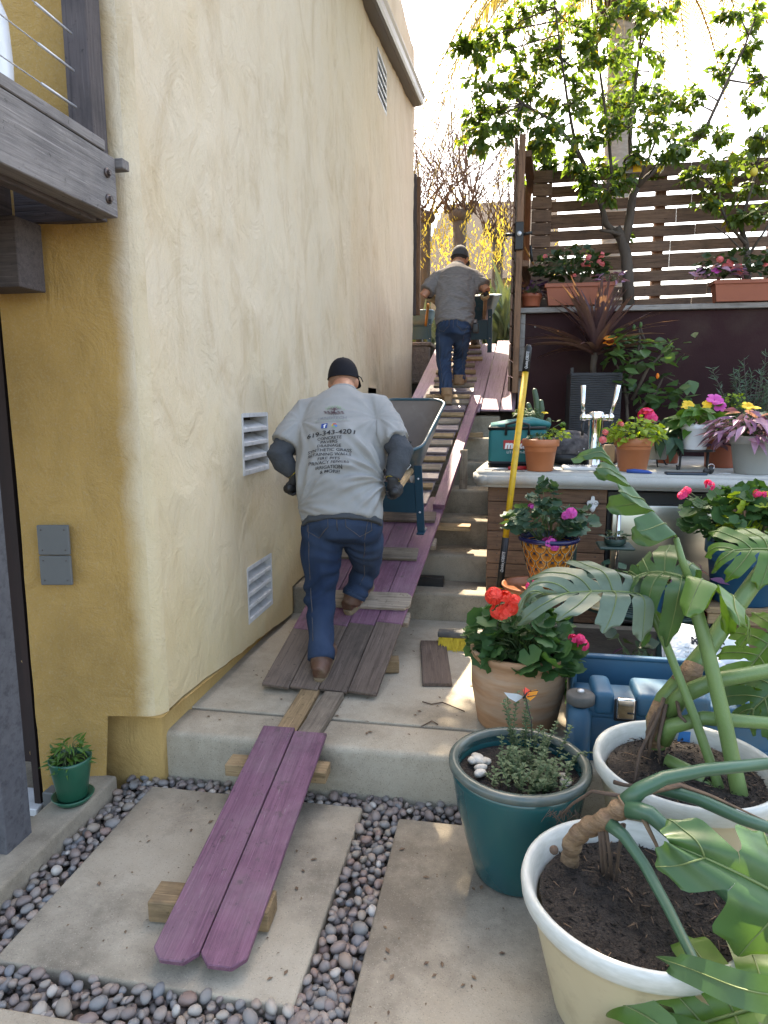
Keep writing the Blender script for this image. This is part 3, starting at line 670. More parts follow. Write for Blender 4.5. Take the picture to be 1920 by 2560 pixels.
# ================================================================== DECK (upper left)
deck = thing('deck', 'grey stained timber deck with cable railing beside the ochre wall', 'deck', (-1.4, 1.6, 2.2))
board('rim_beam', (-1.372, 0.2, 2.366), (-1.372, 2.36, 2.366), 0.20, 0.07, MT['beam'], deck, up=(1, 0, 0))
board('cap_strip', (-1.425, 0.2, 2.505), (-1.425, 2.30, 2.505), 0.11, 0.036, MT['beam'], deck)
board('cap_strip', (-1.345, 2.385, 2.468), (-1.50, 2.385, 2.468), 0.045, 0.035, MT['beam'], deck)
board('railing_post', (-1.425, 2.365, 2.47), (-1.425, 2.365, 3.6), 0.09, 0.09, MT['post'], deck, up=(1, 0, 0))
for k in range(6):
    z = 2.615 + 0.115 * k
    q = MB().sweep([(-1.47, -0.2, z), (-1.47, 2.30, z)], 0.0022, n=6); q.build('railing_cable', MT['steel'], deck)
    q = MB().sweep([(-1.47, 2.12, z), (-1.47, 2.30, z)], 0.0045, n=6); q.build('cable_fitting', MT['steel'], deck)
for z in (2.40, 2.315):
    q = MB().sweep([(-1.373, 2.30, z), (-1.366, 2.30, z)], 0.016, n=14); bo = q.build('bolt', MT['bolt'], deck)
    MB().sweep([(-1.366, 2.30, z), (-1.356, 2.30, z)], 0.009, n=6, smooth=False).build('bolt_head', MT['bolt'], bo)
for k in range(3):
    board('joist', (-1.46 - .33 * k, 0.0, 2.43), (-1.46 - .33 * k, 2.33, 2.43), 0.045, 0.18, MT['post'], deck)
for k in range(14):
    board('deck_board', (-1.46, 0.3 + .145 * k, 2.468), (-3.2, 0.3 + .145 * k, 2.468), 0.138, 0.035, MT['beam'], deck)
board('support_beam', (-1.665, 2.27, 2.25), (-3.0, 2.27, 2.25), 0.14, 0.235, MT['post'], deck)
board('ledger', (-1.45, 2.40, 2.43), (-1.8, 2.40, 2.43), 0.04, 0.16, MT['post'], deck)
v = thing('vase', 'tall white glazed vase standing behind the deck railing cables', 'vase', (-1.62, 2.05, 2.47))
MB().lathe([(0.0, 0), (0.085, 0.0), (0.095, 0.05), (0.10, 0.2), (0.095, 0.33), (0.07, 0.40), (0.045, 0.42), (0.05, 0.44), (0.04, 0.44), (0.03, 0.40)], 40, (-1.635, 2.05, 2.468)).build('body', MT['white'], v)
lp = thing('porch_post', 'speckled grey painted post in the bottom left foreground', 'post', (-1.64, 1.9, -0.12))
board('post', (-1.735, 1.9, -0.12), (-1.735, 1.9, 2.25), 0.13, 0.13, MT['speck_post'], lp, up=(0, -1, 0))
board('post_sleeve', (-1.775, 1.83, -0.12), (-1.775, 1.83, 0.25), 0.05, 0.02, MT['black'], lp, up=(0, -1, 0))
ob = thing('junction_box', 'small grey outdoor outlet box at the foot of the ochre wall', 'outlet box', (-1.80, 2.30, -0.1))
MB().bbox((-1.80, 2.26, -0.12), (-1.745, 2.32, 0.06), .004).build('box', MT['grey_plate'], ob); MB().bbox((-1.744, 2.265, -0.05), (-1.738, 2.315, 0.055), .003).build('cover', MT['grey_plate'], ob)
wc = thing('wicker_chair', 'edge of a round wicker chair inside the dark doorway', 'chair', (-2.1, 2.6, -0.1))
for k in range(5): MB().sweep([(-2.06 + 0.05 * math.sin(t * PI / 10) * 1.2 - .012 * k, 2.55 + .012 * k, 0.02 + 0.045 * t) for t in range(11)], .006, n=6).build('cane', MT['wicker'], wc)

# ================================================================== PLANK RAMPS
RB = V((-1.155, 3.047, 0.235)); RS = V((0.11, 1.0, 0.41)); RD = RS.normalized(); RX = V((1, -0.02, 0))
RN = RX.cross(RD).normalized()
def rp(x, s, h=0.0):
    """point on the lower ramp: x across from its left edge, s metres of depth along, h above its face"""
    return RB + RX * x + RS * s + RN * h
lr = thing('plank_ramp', 'wide purple picket ramp with bare brown lower ends under the nearer man', 'ramp', RB)
for k in range(4):
    a = 0.004 + 0.1475 * k
    cut = 0.42 + 0.02 * k - 0.03 * (k == 0)
    board('plank', rp(a + .0715, 0), rp(a + .0715, cut), 0.143, 0.018, MT['dark_wood'], lr, up=RN, label='bare brown end of a purple plank')
    board('plank', rp(a + .0715, cut + .001), rp(a + .0715, 1.72 + .03 * (k % 2)), 0.143, 0.018, MT['purple'], lr, up=RN, ear1=0.03)
for (x0, x1, s, dx, ear, m, wd) in ((0.02, 0.60, 0.63, .0, 0.03, 'grey_wood', .14), (0.03, 0.535, 1.06, 0, 0, 'grey_wood', .12), (0.0, 0.56, 1.47, 0, 0, 'dark_wood', .12)):
    board('cleat', rp(x0, s, 0.022), rp(x1, s + .01, 0.022), wd, 0.02, MT[m], lr, up=RN, ear1=ear)
for s in (0.55, 1.25):
    board('underside_batten', rp(-0.0, s, -0.02), rp(0.61, s, -0.02), 0.09, 0.035, MT['grey_wood'], lr, up=RN)
ur = thing('plank_ramp', 'narrow upper ramp with dark plywood, wooden treads and one purple edge rail', 'ramp', rp(0.3, 1.7))
board('plywood', rp(0.24, 1.66, .012), rp(0.24, 3.75, .012), 0.44, 0.012, MT['wet_board'], ur, up=RN)
board('edge_rail', rp(0.555, 1.6, .035), rp(0.52, 3.45, .035), 0.085, 0.04, MT['purple'], ur, up=RN)
board('edge_rail', rp(0.0, 1.7, .035), rp(-0.02, 3.45, .035), 0.085, 0.04, MT['lilac'], ur, up=RN)
for k in range(15):
    s = 1.85 + 0.133 * k
    board('cleat', rp(0.05 + .01 * (k % 3), s, .036), rp(0.46 + .015 * (k % 2), s, .036), 0.085 if k % 3 else 0.07, 0.02, MT['tan_wood' if k % 3 == 0 else 'wet_board' if k % 3 == 1 else 'grey_wood'], ur, up=RN)
# wide slanting platform through the gate
PB0 = V((-1.28, 6.30, 1.545)); PD = V((0.06, 1.0, 0.40))
PN = V((1, 0, 0)).cross(PD.normalized()).normalized()
pr_ = thing('plank_platform', 'wide platform of sun-bleached purple boards rising through the open gate', 'platform', PB0)
def pp(x, s, h=0): return PB0 + V((x, 0, 0)) + PD * s + PN * h
for k, (x, wd, s0, s1, m) in enumerate(((0.465, .16, -.15, 1.95, 'lilac'), (0.98, .17, .0, 1.85, 'lilac'), (1.155, .165, .02, 1.95, 'lilac'), (1.31, .13, .02, 1.9, 'lilac'), (0.635, .165, .0, 1.9, 'lilac'), (.81, .16, .05, 1.9, 'lilac'))):
    board('plank', pp(x, s0), pp(x, s1), wd, 0.02, MT[m], pr_, up=PN)
for k in range(9):
    board('cleat', pp(.52 + .012 * (k % 2), .12 + .2 * k, .024), pp(.96 - .03 * (k % 3), .12 + .2 * k, .024), 0.085, 0.022, MT['grey_wood' if k % 2 else 'tan_wood'], pr_, up=PN)
# bottom pair of dog-eared pickets and the lumber around
bp = thing('plank_ramp', 'pair of dog-eared purple pickets sloping from paver up to landing', 'ramp', (-.8, 1.6, 0))
board('plank', (-0.888, 1.573, 0.055), (-0.914, 2.62, 0.245), 0.139, 0.019, MT['purple'], bp, up=(0, -.18, 1), ear0=0.034)
board('plank', (-0.745, 1.578, 0.055), (-0.768, 2.60, 0.243), 0.139, 0.019, MT['purple'], bp, up=(0, -.18, 1), ear0=0.034)
def lone(name, label, cat, p0, p1, wd, th, m, group=None, **k):
    o = board(name, p0, p1, wd, th, MT[m], None, **k); return tag(o, label, cat, group)
lone('wood_block', 'dark stubby lumber block holding up the pickets on the near paver', 'wood block', (-1.06, 1.80, 0.075), (-.672, 1.82, 0.077), 0.10, 0.07, 'tan_wood')
lone('wood_block', 'tan lumber block under the pickets against the landing edge', 'wood block', (-1.08, 2.46, 0.165), (-0.66, 2.47, 0.165), 0.09, 0.05, 'tan_wood')
lone('wood_board', 'thick brown board lying on the landing, left of the pair', 'board', (-0.886, 2.60, 0.226), (-0.90, 3.06, 0.226), 0.095, 0.024, 'tan_wood')
lone('wood_board', 'thick brown board lying on the landing, right of the pair', 'board', (-0.780, 2.60, 0.238), (-0.77, 3.02, 0.238), 0.095, 0.036, 'grey_wood')
lone('wood_board', 'short mud-flecked board lying alone before the yellow broom', 'board', (-0.292, 3.245, 0.222), (-0.376, 3.86, 0.222), 0.15, 0.021, 'dark_wood')
lone('wood_board', 'pale board end sticking out from under ramp over a stair', 'board', (-0.75, 4.78, 0.76), (-0.21, 4.77, 0.76), 0.12, 0.035, 'tan_wood')
lone('wood_board', 'small pale board end poking out high beside purple rail', 'board', (-0.60, 5.95, 1.36), (-0.17, 5.93, 1.36), 0.09, 0.04, 'tan_wood')
lone('wood_block', 'pale rough block wedged under the wide ramp edge', 'wood block', (-0.62, 3.40, 0.27), (-0.515, 3.42, 0.27), 0.09, 0.065, 'tan_wood')
lone('wood_block', 'black block on the second stair under the ramp edge', 'wood block', (-0.62, 4.5, 0.445), (-0.37, 4.5, 0.445), 0.08, 0.06, 'black')
lone('wood_block', 'upright prop board under the purple rail of narrow ramp', 'wood block', (-0.30, 5.36, .93), (-0.30, 5.36, 1.25), 0.06, 0.03, 'grey_wood', up=(0, -1, 0))

# ================================================================== WHEELBARROWS
def barrow(label, m, paint='tray_blue', inner='tray_in', grips='tan_wood', group='wheelbarrows on the ramp'):
    t = thing('wheelbarrow', label, 'wheelbarrow', group=None, m=m)
    mb = MB()
    def rr(cx, y0, y1, hw0, hw1, z0, z1, r=.07, n=5):
        pts = []
        for (sx, sy) in ((1, 1), (-1, 1), (-1, -1), (1, -1)):
            yy = y1 if sy > 0 else y0; hw = hw1 if sy > 0 else hw0
            a0 = {(1, 1): 0, (-1, 1): PI / 2, (-1, -1): PI, (1, -1): 1.5 * PI}[(sx, sy)]
            for k in range(n):
                a = a0 + PI / 2 * k / (n - 1)
                y = yy - sy * r + r * math.sin(a); f = (y - y0) / (y1 - y0)
                pts.append(V((sx * (hw - r) + r * math.cos(a), y, z0 + (z1 - z0) * f)))
        return pts
    def shell(off):
        rings = []
        for f in (0, .18, .5, .8, 1):
            g = f ** 0.8
            rings.append(rr(0, -.44 - .30 * g + off, -.06 + .30 * g - off, .17 + .105 * g - off, .13 + .13 * g - off, .30 + .26 * f + off * (1 - f), .27 + .36 * f + off * (1 - f), .09 + .04 * g))
        return rings
    def sk(rings, m_, nm, flip, base):
        b = MB(); n = len(rings[0]); vs = [p for r in rings for p in r]
        fs = [(i * n + j, i * n + (j + 1) % n, (i + 1) * n + (j + 1) % n, (i + 1) * n + j) for i in range(len(rings) - 1) for j in range(n)] + [tuple(range(n))[::-1]]
        if flip: fs = [f[::-1] for f in fs]
        return b.add(vs, fs, True).build(nm, m_, base, local=True)
    o_ = shell(0); i_ = shell(0.006)
    tray = sk(o_, MT[paint], 'tray', False, t); sk(i_, MT[inner], 'tray_lining', True, tray)
    rim = o_[-1]
    MB().sweep([p + V((0, 0, .004)) for p in rim] + [rim[0] + V((0, 0, .004)), rim[1] + V((0, 0, .004))], .011, n=8, cap=False).build('tray_rim', MT[paint], tray, local=True)
    for s in (-1, 1):
        hb = board('handle', (0, 0, 0), (1, 0, 0), .04, .04, MT[grips], t)
        m0 = W[t.name] @ frame((s * .285, -1.36, .575), V((s * -.225, 1.50, -.33)), (0, 0, 1))
        bpy.data.objects.remove(hb)
        q = MB().bbox((0, -.019, -.04), (1.48, .019, 0), .008); hb = bpy.data.objects.new('handle', q.mesh('handle', MT[grips])); link(hb, t, m0)
        gq = MB().sweep([(-.01, 0, -.02), (.13, 0, -.02)], .0235, n=10); go = bpy.data.objects.new('grip', gq.mesh('grip', MT['black'] if grips == 'tan_wood' else MT[grips])); link(go, hb, m0)
        lg = MB().bbox((s * .235 - .024, -.635, 0.0), (s * .235 + .024, -.618, .44), .003)
        lg.bbox((s * .235 - .024, -.66, -0.006), (s * .235 + .024, -.56, 0.006), .003)
        lo = lg.build('leg', MT['barrow_blue'], t, local=True)
        for z in (.14, .36): MB().ball((s * .235, -.637, z), .008, 1).build('bolt', MT['steel'], lo, local=True)
        MB().sweep([(s * .235, -.6, .02), (s * .15, -.3, .2), (s * .09, -.02, .21)], .012, n=6).build('brace', MT['barrow_blue'], t, local=True)
    MB().bbox((-.21, -.632, .13), (.21, -.622, .33), .003).build('cross_plate', MT['barrow_blue'], t, local=True)
    wh = MB().lathe([(.10, -.042), (.135, -.052), (.172, -.046), (.19, -.02), (.193, 0), (.19, .02), (.172, .046), (.135, .052), (.10, .042), (.10, -.042)], 36)
    mw = Matrix.Translation((0, 0, .193)) @ Matrix.Rotation(PI / 2, 4, 'Y')
    wh.v = [mw @ v for v in wh.v]; wo = wh.build('wheel', MT['tyre'], t, local=True)
    hub = MB().lathe([(0, -.04), (.1, -.036), (.1, .036), (0, .04)], 24); hub.v = [mw @ v for v in hub.v]; hub.build('rim', MT['white_metal'], wo, local=True)
    tread = MB()
    for k in range(30):
        for j in (-1, 0, 1):
            a = 2 * PI * (k + .5 * (j == 0)) / 30
            tread.box((-.007, -.010, 0), (.007, .010, .006), mw @ Matrix.Translation((.19 * math.cos(a), .19 * math.sin(a), j * .026)) @ Matrix.Rotation(a, 4, 'Z') @ Matrix.Rotation(PI / 2, 4, 'Y'))
    tread.build('tread', MT['rubber'], wo, kind='stuff', local=True)
    return t, o_
def bmat(loc, head, pit):
    return Matrix.Translation(loc) @ Matrix.Rotation(-head, 4, 'Z') @ Matrix.Rotation(pit, 4, 'X')
HEAD = math.atan(.105)
NB = bmat((-.66, 4.80, 0.965), HEAD, math.radians(14))
t1, o1 = barrow('mud-lined dark blue wheelbarrow pushed by the man in printed shirt', NB)
MB().sweep([W[t1.name] @ frame((.10, -.598, .425), (1, 0, 0), (0, -.65, .75)).to_4x4() @ V((.085 * math.cos(PI / 3 * k), .085 * math.sin(PI / 3 * k), .012)) for k in range(8)], .0025, n=5).build('hexagon_mark', MT['ink_white'], t1)
FB = bmat((-.335, 8.2, 2.205), HEAD, math.radians(5))
t2, o2 = barrow('blue wheelbarrow with scraped tray pushed by the man at gate', FB, 'tray_blue', 'tray_pale')
PBm = bmat((-1.42, 11.65, 2.47), 0.0, 0.0)
t3, o3 = barrow('blue wheelbarrow with orange handles parked beyond the house corner', PBm, 'tray_pale', 'tray_pale', 'orange_wood')
# load of dark soil in the near tray
# ================================================================== PEOPLE
def person(label, J, r, cloth, fac=1.0):
    """J: joints in metres; r: girths; one continuous body, clothing as its children"""
    vox = 0.008
    body = MB()
    right = (J['shR'] - J['shL']).normalized()
    up = (J['neck'] - J['pelvis']).normalized(); fwd = up.cross(right).normalized()
    body.sweep([J['pelvis'] - up * .08, J['pelvis'], J['waist'], J['chest'], J['upper'], J['neckb']], [r['hip'] * .6, r['hip'] * .78, r['waist'] * .9, r['chest'] * .9, r['chest'] * .78, .06], [.10, .115, r['belly'] * .88, r['belly'] * .88, .085, .055], right, 20)
    hd = J['head']; hu = J['hup'].normalized(); hf = J['look']
    hf = (hf - hu * hf.dot(hu)).normalized(); hr = hf.cross(hu).normalized()
    hm = Matrix(((hr.x, hf.x, hu.x, hd.x), (hr.y, hf.y, hu.y, hd.y), (hr.z, hf.z, hu.z, hd.z), (0, 0, 0, 1)))
    body.sweep([J['neckb'], J['neck'], hd - hu * .04 + hf * -.01], [.066, .062, .06], [.066, .062, .065], right, 16)
    R3 = hm.to_3x3().to_4x4()
    body.ball(hd + hu * .02, (.079, .098, .105), 3, R3); body.ball(hd + hf * .035 - hu * .06, (.058, .062, .062), 3, R3)
    body.ball(hd + hf * .105 - hu * .015, (.014, .018, .026), 2, R3)
    for s in (-1, 1):
        body.ball(hd + hr * (.078 * s) - hf * .008 - hu * .015, (.010, .02, .034), 2, R3 @ Matrix.Rotation(.35 * s, 4, 'Z'))
    for S in 'LR':
        body.sweep([J['sh' + S] + (J['upper'] - J['sh' + S]) * .3, J['sh' + S], (J['sh' + S] + J['el' + S]) / 2, J['el' + S], J['el' + S].lerp(J['ha' + S], .3), J['ha' + S]], [.06, .062, r['arm'], r['arm'] * .82, r['arm'] * .86, r['arm'] * .52], None, None, 14)
        body.sweep([J['hip' + S], J['hip' + S].lerp(J['kn' + S], .5), J['kn' + S], J['kn' + S].lerp(J['an' + S], .35), J['an' + S]], [r['thigh'] * .6, r['thigh'] * .65, r['knee'] * .75, r['calf'] * .75, .038], None, None, 14)
        a = J['an' + S]; tt = J['toe' + S]; body.sweep([a + V((0, 0, .02)), a - V((0, 0, .03)), a.lerp(tt, .5) - V((0, 0, .02)), tt], [.04, .042, .035, .025], None, None, 12)
    p = body.build('person', MT['skin']); remesh(p, vox, 8); tag(p, label, 'person')
    # ---- face
    for s in (-1, 1):
        MB().ball(hd + hf * .088 + hr * (.03 * s) + hu * .012, .011, 2).build('eye', MT['stone_white'], p)
    MB().sweep([hd + hf * .094 - hu * .058 - hr * .022, hd + hf * .1 - hu * .06, hd + hf * .094 - hu * .058 + hr * .022], .005, n=6).build('mouth', MT['red_pot'], p)
    hb = MB().ball(hd + hu * .028 - hf * .004, (.0825, .100, .103), 3, R3)
    hb2 = MB(); hb2.v = hb.v; hb2.f = [f for f in hb.f if all((hb.v[i] - hd).dot(hf) < .03 and (hb.v[i] - hd).dot(hu) > -.035 + .0 for i in f)]; hb2.sm = [True] * len(hb2.f)
    hb2.build('hair', MT['hair'] if cloth['cap'] == 'cap_grey' else MT['skin_shaved'], p)
    # ---- cap
    cb = MB(); n = 28; vs = []; fs = []
    for i in range(9):
        a = (PI / 2) * i / 8
        for j in range(n):
            th = 2 * PI * j / n
            seam = 1 + .012 * abs(math.cos(3 * th))
            vs.append(hd + hu * (.010 + .120 * math.sin(a)) + hr * (.0865 * seam * math.cos(a) ** .8 * math.cos(th)) + hf * (.106 * seam * math.cos(a) ** .8 * math.sin(th) - .004))
    fs = [(i * n + j, i * n + (j + 1) % n, (i + 1) * n + (j + 1) % n, (i + 1) * n + j) for i in range(8) for j in range(n)]
    cb.add(vs, fs, True); cap = cb.build('cap', MT[cloth['cap']], p)
    MB().sweep([hd + hu * .010 + hr * (.0868 * math.cos(2 * PI * j / 28)) + hf * (.1065 * math.sin(2 * PI * j / 28) - .004) for j in range(30)], .003, n=6, cap=False).build('cap_band', MT[cloth['cap']], cap)
    MB().ball(hd + hu * .134, (.008, .008, .005), 1).build('cap_button', MT[cloth['cap']], cap)
    bv = []
    for j in range(11):
        a = PI * (0.12 + .76 * j / 10)
        for e in (0, .5, 1): bv.append(hd + hu * (.012 - .012 * e - .014 * abs(math.cos(a)) * e) + hr * (.093 + .004 * e) * math.cos(a) + hf * ((.112 + .075 * e) * math.sin(a)))
    MB().add(bv + [b - hu * .004 for b in bv], [(3 * j + e, 3 * j + e + 1, 3 * j + e + 4, 3 * j + e + 3) for j in range(10) for e in (0, 1)] + [(33 + 3 * j + e, 33 + 3 * j + e + 3, 33 + 3 * j + e + 4, 33 + 3 * j + e + 1) for j in range(10) for e in (0, 1)], True).build('cap_brim', MT[cloth['cap']], cap)
    # ---- shirt
    sb = MB()
    hem = J['hem']
    sb.sweep([hem, hem + up * .05, J['waist'] - up * .03, J['waist'] + up * .1, J['chest'], J['upper'], J['upper'].lerp(J['neckb'], .6), J['neckb'] + up * .012],
             [r['hem'], r['hem'] * 1.01, r['waist'] * 1.02, r['waist'] * 1.03, r['chest'] * 1.03, r['chest'] * .94, r['chest'] * .62, .072], [.15 * r['dep'], .155 * r['dep'], r['belly'] * 1.06, r['belly'] * 1.1, r['belly'] * 1.04, .115, .095, .070], right, 32)
    for S in 'LR':
        s0, e0 = J['sh' + S], J['el' + S]; d = e0 - s0
        sb.sweep([s0.lerp(J['upper'], .45), s0 + d * .02, s0 + d * .35, s0 + d * cloth['sleeve']], [.085, r['slv'] * .98, r['slv'], r['slv'] * 1.0], None, None, 20)
    shirt = sb.build('shirt', MT[cloth['shirt']], p); remesh(shirt, .007, 9)
    me = shirt.data
    co = [v.co.copy() for v in me.vertices]; no = [v.normal.copy() for v in me.vertices]
    for i, v in enumerate(me.vertices):
        q = co[i]; l = (q - J['pelvis']); x = l.dot(right); z = l.dot(up)
        f = 0.0
        for (ax_, az_, am, fr_q) in ((.24, .17, 1.0, 11), (-.22, .05, .55, 10), (.20, .50, .32, 8), (-.2, .50, .3, 8)):
            dx, dz = x - ax_, z - az_; dd = math.hypot(dx, dz) + 1e-4; an = math.atan2(dz, dx)
            wv_ = math.sin(fr_q * an + 5 * noise.noise(q * 4 + V((ax_ * 9, 0, 0)))) + .5 * math.sin(2.3 * fr_q * an + 2)
            f += am * .017 * (wv_ if wv_ > 0 else wv_ * .5) * math.exp(-((dd - .13) / .14) ** 2)
        f += .004 * math.sin(60 * (z + .25 * x * x * 8) + 3 * noise.noise(q * 6)) * max(0, 1 - abs(z - .04) / .12)
        f += .008 * noise.noise(V((x * 4, z * 9, l.dot(fwd) * 4)))
        edge = max(0, min(1, (z + .1) / .25)) * .5 + .5
        v.co = q + no[i] * f * edge * (0.35 if z > .48 else 1)
    me.update()
    if True: 
        MB().sweep([J['neckb'] + up * .016 + right * (.068 * math.cos(2 * PI * j / 24)) + fwd * (.066 * math.sin(2 * PI * j / 24)) for j in range(26)], .009, n=6, cap=False).build('collar', MT[cloth['shirt']], shirt)
    if cloth.get('under'):
        ub = MB(); ub.sweep([hem - up * .022, hem + up * .05], [r['hem'] * .985, r['hem'] * .97], [.147 * r['dep'], .145 * r['dep']], right, 32)
        for S in 'LR':
            s0, e0, h0 = J['sh' + S], J['el' + S], J['ha' + S]
            ub.sweep([s0.lerp(e0, .3), s0.lerp(e0, .7), e0 + (e0 - (s0 + h0) / 2) * .04, e0.lerp(h0, .3), e0.lerp(h0, .7), h0], [r['arm'] * 1.12, r['arm'] * 1.12, r['arm'] * 1.08, r['arm'] * 1.06, r['arm'] * .85, r['arm'] * .68], None, None, 16)
        uo = ub.build('undershirt', MT['under'], p); remesh(uo, .007, 6)
        for v in uo.data.vertices: q = V(v.co); v.co += v.normal * (.006 * noise.noise(q * 22) + .005 * math.sin(95 * q.z + 30 * q.x + 5 * noise.noise(q * 8)) * max(0, .4 + noise.noise(q * 5)))
    # ---- jeans
    jb = MB()
    jb.sweep([hem + up * .06, J['pelvis'] + up * .02, J['pelvis'] - up * .07, J['pelvis'] - up * .13], [r['hip'] * .99, r['hip'], r['hip'] * .95, r['hip'] * .6], [.135 * r['dep'], .145 * r['dep'], .13 * r['dep'], .08], right, 28)
    for S in 'LR':
        h0, k0, a0 = J['hip' + S], J['kn' + S], J['an' + S]
        jb.sweep([h0 + V((0, 0, .03)), h0.lerp(k0, .35), h0.lerp(k0, .75), k0, k0.lerp(a0, .3), k0.lerp(a0, .7), a0 + V((0, 0, -.0))], [r['thigh'], r['thigh'], r['knee'] * 1.12, r['knee'] * 1.04, r['calf'] * 1.08, r['calf'] * .98, r['calf'] * .97], None, None, 18)
    jo = jb.build('jeans', MT['denim'], p); remesh(jo, .008, 7)
    for v in jo.data.vertices:
        q = v.co.copy(); k = 1.0
        for S in 'LR':
            d = min((q - J['kn' + S]).length, (q - J['an' + S]).length * .8); k = max(k, 1 + 2.0 * max(0, 1 - d / .2))
        v.co = q + v.normal * (.0055 * k * math.sin(40 * q.z + 34 * (q.x + .4 * q.y) * noise.noise(q * 2) + 6 * noise.noise(q * 5)) * (0.3 + 1.3 * abs(noise.noise(q * 4))) + .006 * noise.noise(q * 9))
    bmj = bmesh.new(); bmj.from_mesh(jo.data); tj = BVHTree.FromBMesh(bmj); bmj.free()
    def lay(pts, rad, nm, m_, dirv):
        out = []
        for p_, q_ in zip(pts, pts[1:]):
            for k in range(6):
                o_ = p_.lerp(q_, k / 6); h_ = tj.ray_cast(o_ - dirv * .6, dirv, 1.2)
                if h_[0] is not None: out.append(h_[0] + h_[1] * .001)
        if len(out) > 2: MB().sweep(out, rad, n=5).build(nm, m_, jo)
    hp_ = J['pelvis'] + up * .0
    for sg in (-1, 1):
        cx_ = hp_ + right * (sg * r['hip'] * .52) - up * .045; ww, hh = r['hip'] * .30, r['hip'] * .36
        lay([cx_ + right * a * ww + up * b * hh for a, b in ((-1, 1), (-1, -.5), (0, -1), (1, -.5), (1, 1), (-1, 1))], .0022, 'pocket_seam', MT['seam'], fwd)
    lay([hp_ + up * .03, hp_ - up * .12], .0025, 'seat_seam', MT['seam'], fwd)
    for S in 'LR':
        sg = -1 if S == 'L' else 1
        lay([J['hip' + S] + right * (.05 * sg), J['kn' + S] + right * (.035 * sg), J['an' + S] + right * (.03 * sg) + V((0, 0, .03))], .0022, 'leg_seam', MT['seam'], fwd)
        a0 = J['an' + S]; kd = (J['kn' + S] - a0).normalized()
        MB().sweep([a0 - kd * .004, a0 + kd * .03], r['calf'] * 1.0, None, None, 20, True).build('hem_cuff', MT['denim'], jo)
    # ---- boots
    for S in 'LR':
        a = J['an' + S]; toe = J['toe' + S]; heel = J['heel' + S]; d = (toe - heel).normalized(); side = d.cross(V((0, 0, 1))).normalized(); un = side.cross(d)
        bb = MB(); bb.sweep([a + V((0, 0, .05)), a - V((0, 0, .0)), heel.lerp(a, .55)], [.052, .054, .05], [.055, .06, .058], side, 16)
        bb.sweep([heel + un * .05 - d * .004, heel + un * .055 + d * .05, heel + un * .052 + d * .13, toe + un * .04 - d * .05, toe + un * .034], [.034, .044, .047, .05, .03], [.045, .055, .05, .036, .025], side, 16)
        bo = bb.build('boot', MT[cloth['boot']], p); remesh(bo, .006, 5)
        so_ = MB(); n = 22; vs = []
        L = (toe - heel).length + .03
        for z in (0.0, .028):
            for j in range(n):
                aa = 2 * PI * j / n; x = math.copysign(abs(math.cos(aa)) ** .75, math.cos(aa)); y = math.copysign(abs(math.sin(aa)) ** .6, math.sin(aa))
                wd = .050 if x > -.1 else .041
                vs.append(heel + d * (L / 2 - .018 + x * L / 2) + side * (y * wd * (1 - .15 * max(0, x))) + un * z)
        so_.add(vs, [(j, (j + 1) % n, n + (j + 1) % n, n + j) for j in range(n)] + [tuple(range(n))[::-1], tuple(range(n, 2 * n))]); so_.build('sole', MT['sole'], bo)
    # ---- gloved hands closed on the handles
    for S in 'LR':
        h0, e0 = J['ha' + S], J['el' + S]; ax = J['grip']; kd = V((0, 0, -1))
        d = (h0 - e0).normalized(); out = ax.cross(d).normalized()
        c = J['bar' + S]
        gm = MB(); gm.sweep([h0 - d * .03, h0, h0.lerp(c, .5), c + V((0, 0, .03))], [.034, .036, .044, .04], [.03, .03, .026, .022], ax, 14)
        sgn = 1 if S == 'R' else -1
        for k, (ln, rad) in enumerate(((.9, .0105), (1.0, .0115), (.97, .011), (.8, .0095))):
            o = ax * (.036 - .024 * k)
            pts = []
            for q in range(6):
                th = math.radians(70 - sgn * 0 - 250 * ln * q / 5)
                pts.append(c + o + V((sgn * 1, 0, 0)) * (.034 * math.cos(th)) + V((0, 0, 1)) * (.034 * math.sin(th)))
            gm.sweep(pts, [rad * 1.1, rad * 1.1, rad, rad, rad * .92, rad * .7], None, None, 8)
        th_ = [c + ax * .04 + V((-sgn * .02, 0, .035)), c + ax * .055 + V((-sgn * .038, 0, .012)), c + ax * .06 + V((-sgn * .036, 0, -.02)), c + ax * .055 + V((-sgn * .012, 0, -.036))]
        gm.sweep(th_, [.014, .0135, .012, .009], None, None, 8)
        go = gm.build('glove', MT[cloth['glove']], p); remesh(go, .0035, 4)
        MB().sweep([h0 - d * .045, h0 - d * .0], [.037, .036], None, None, 16).build('cuff', MT[cloth['cuff']], go)
    return p, shirt, right, up, fwd
MT['seam'] = mat('denim_seam', (0.09, 0.075, 0.06), (0.03, 0.04, 0.07), 60, 0.8)
MT['skin_shaved'] = mat('shaved_nape', (0.30, 0.165, 0.105), (0.24, 0.13, 0.085), 60, 0.7)

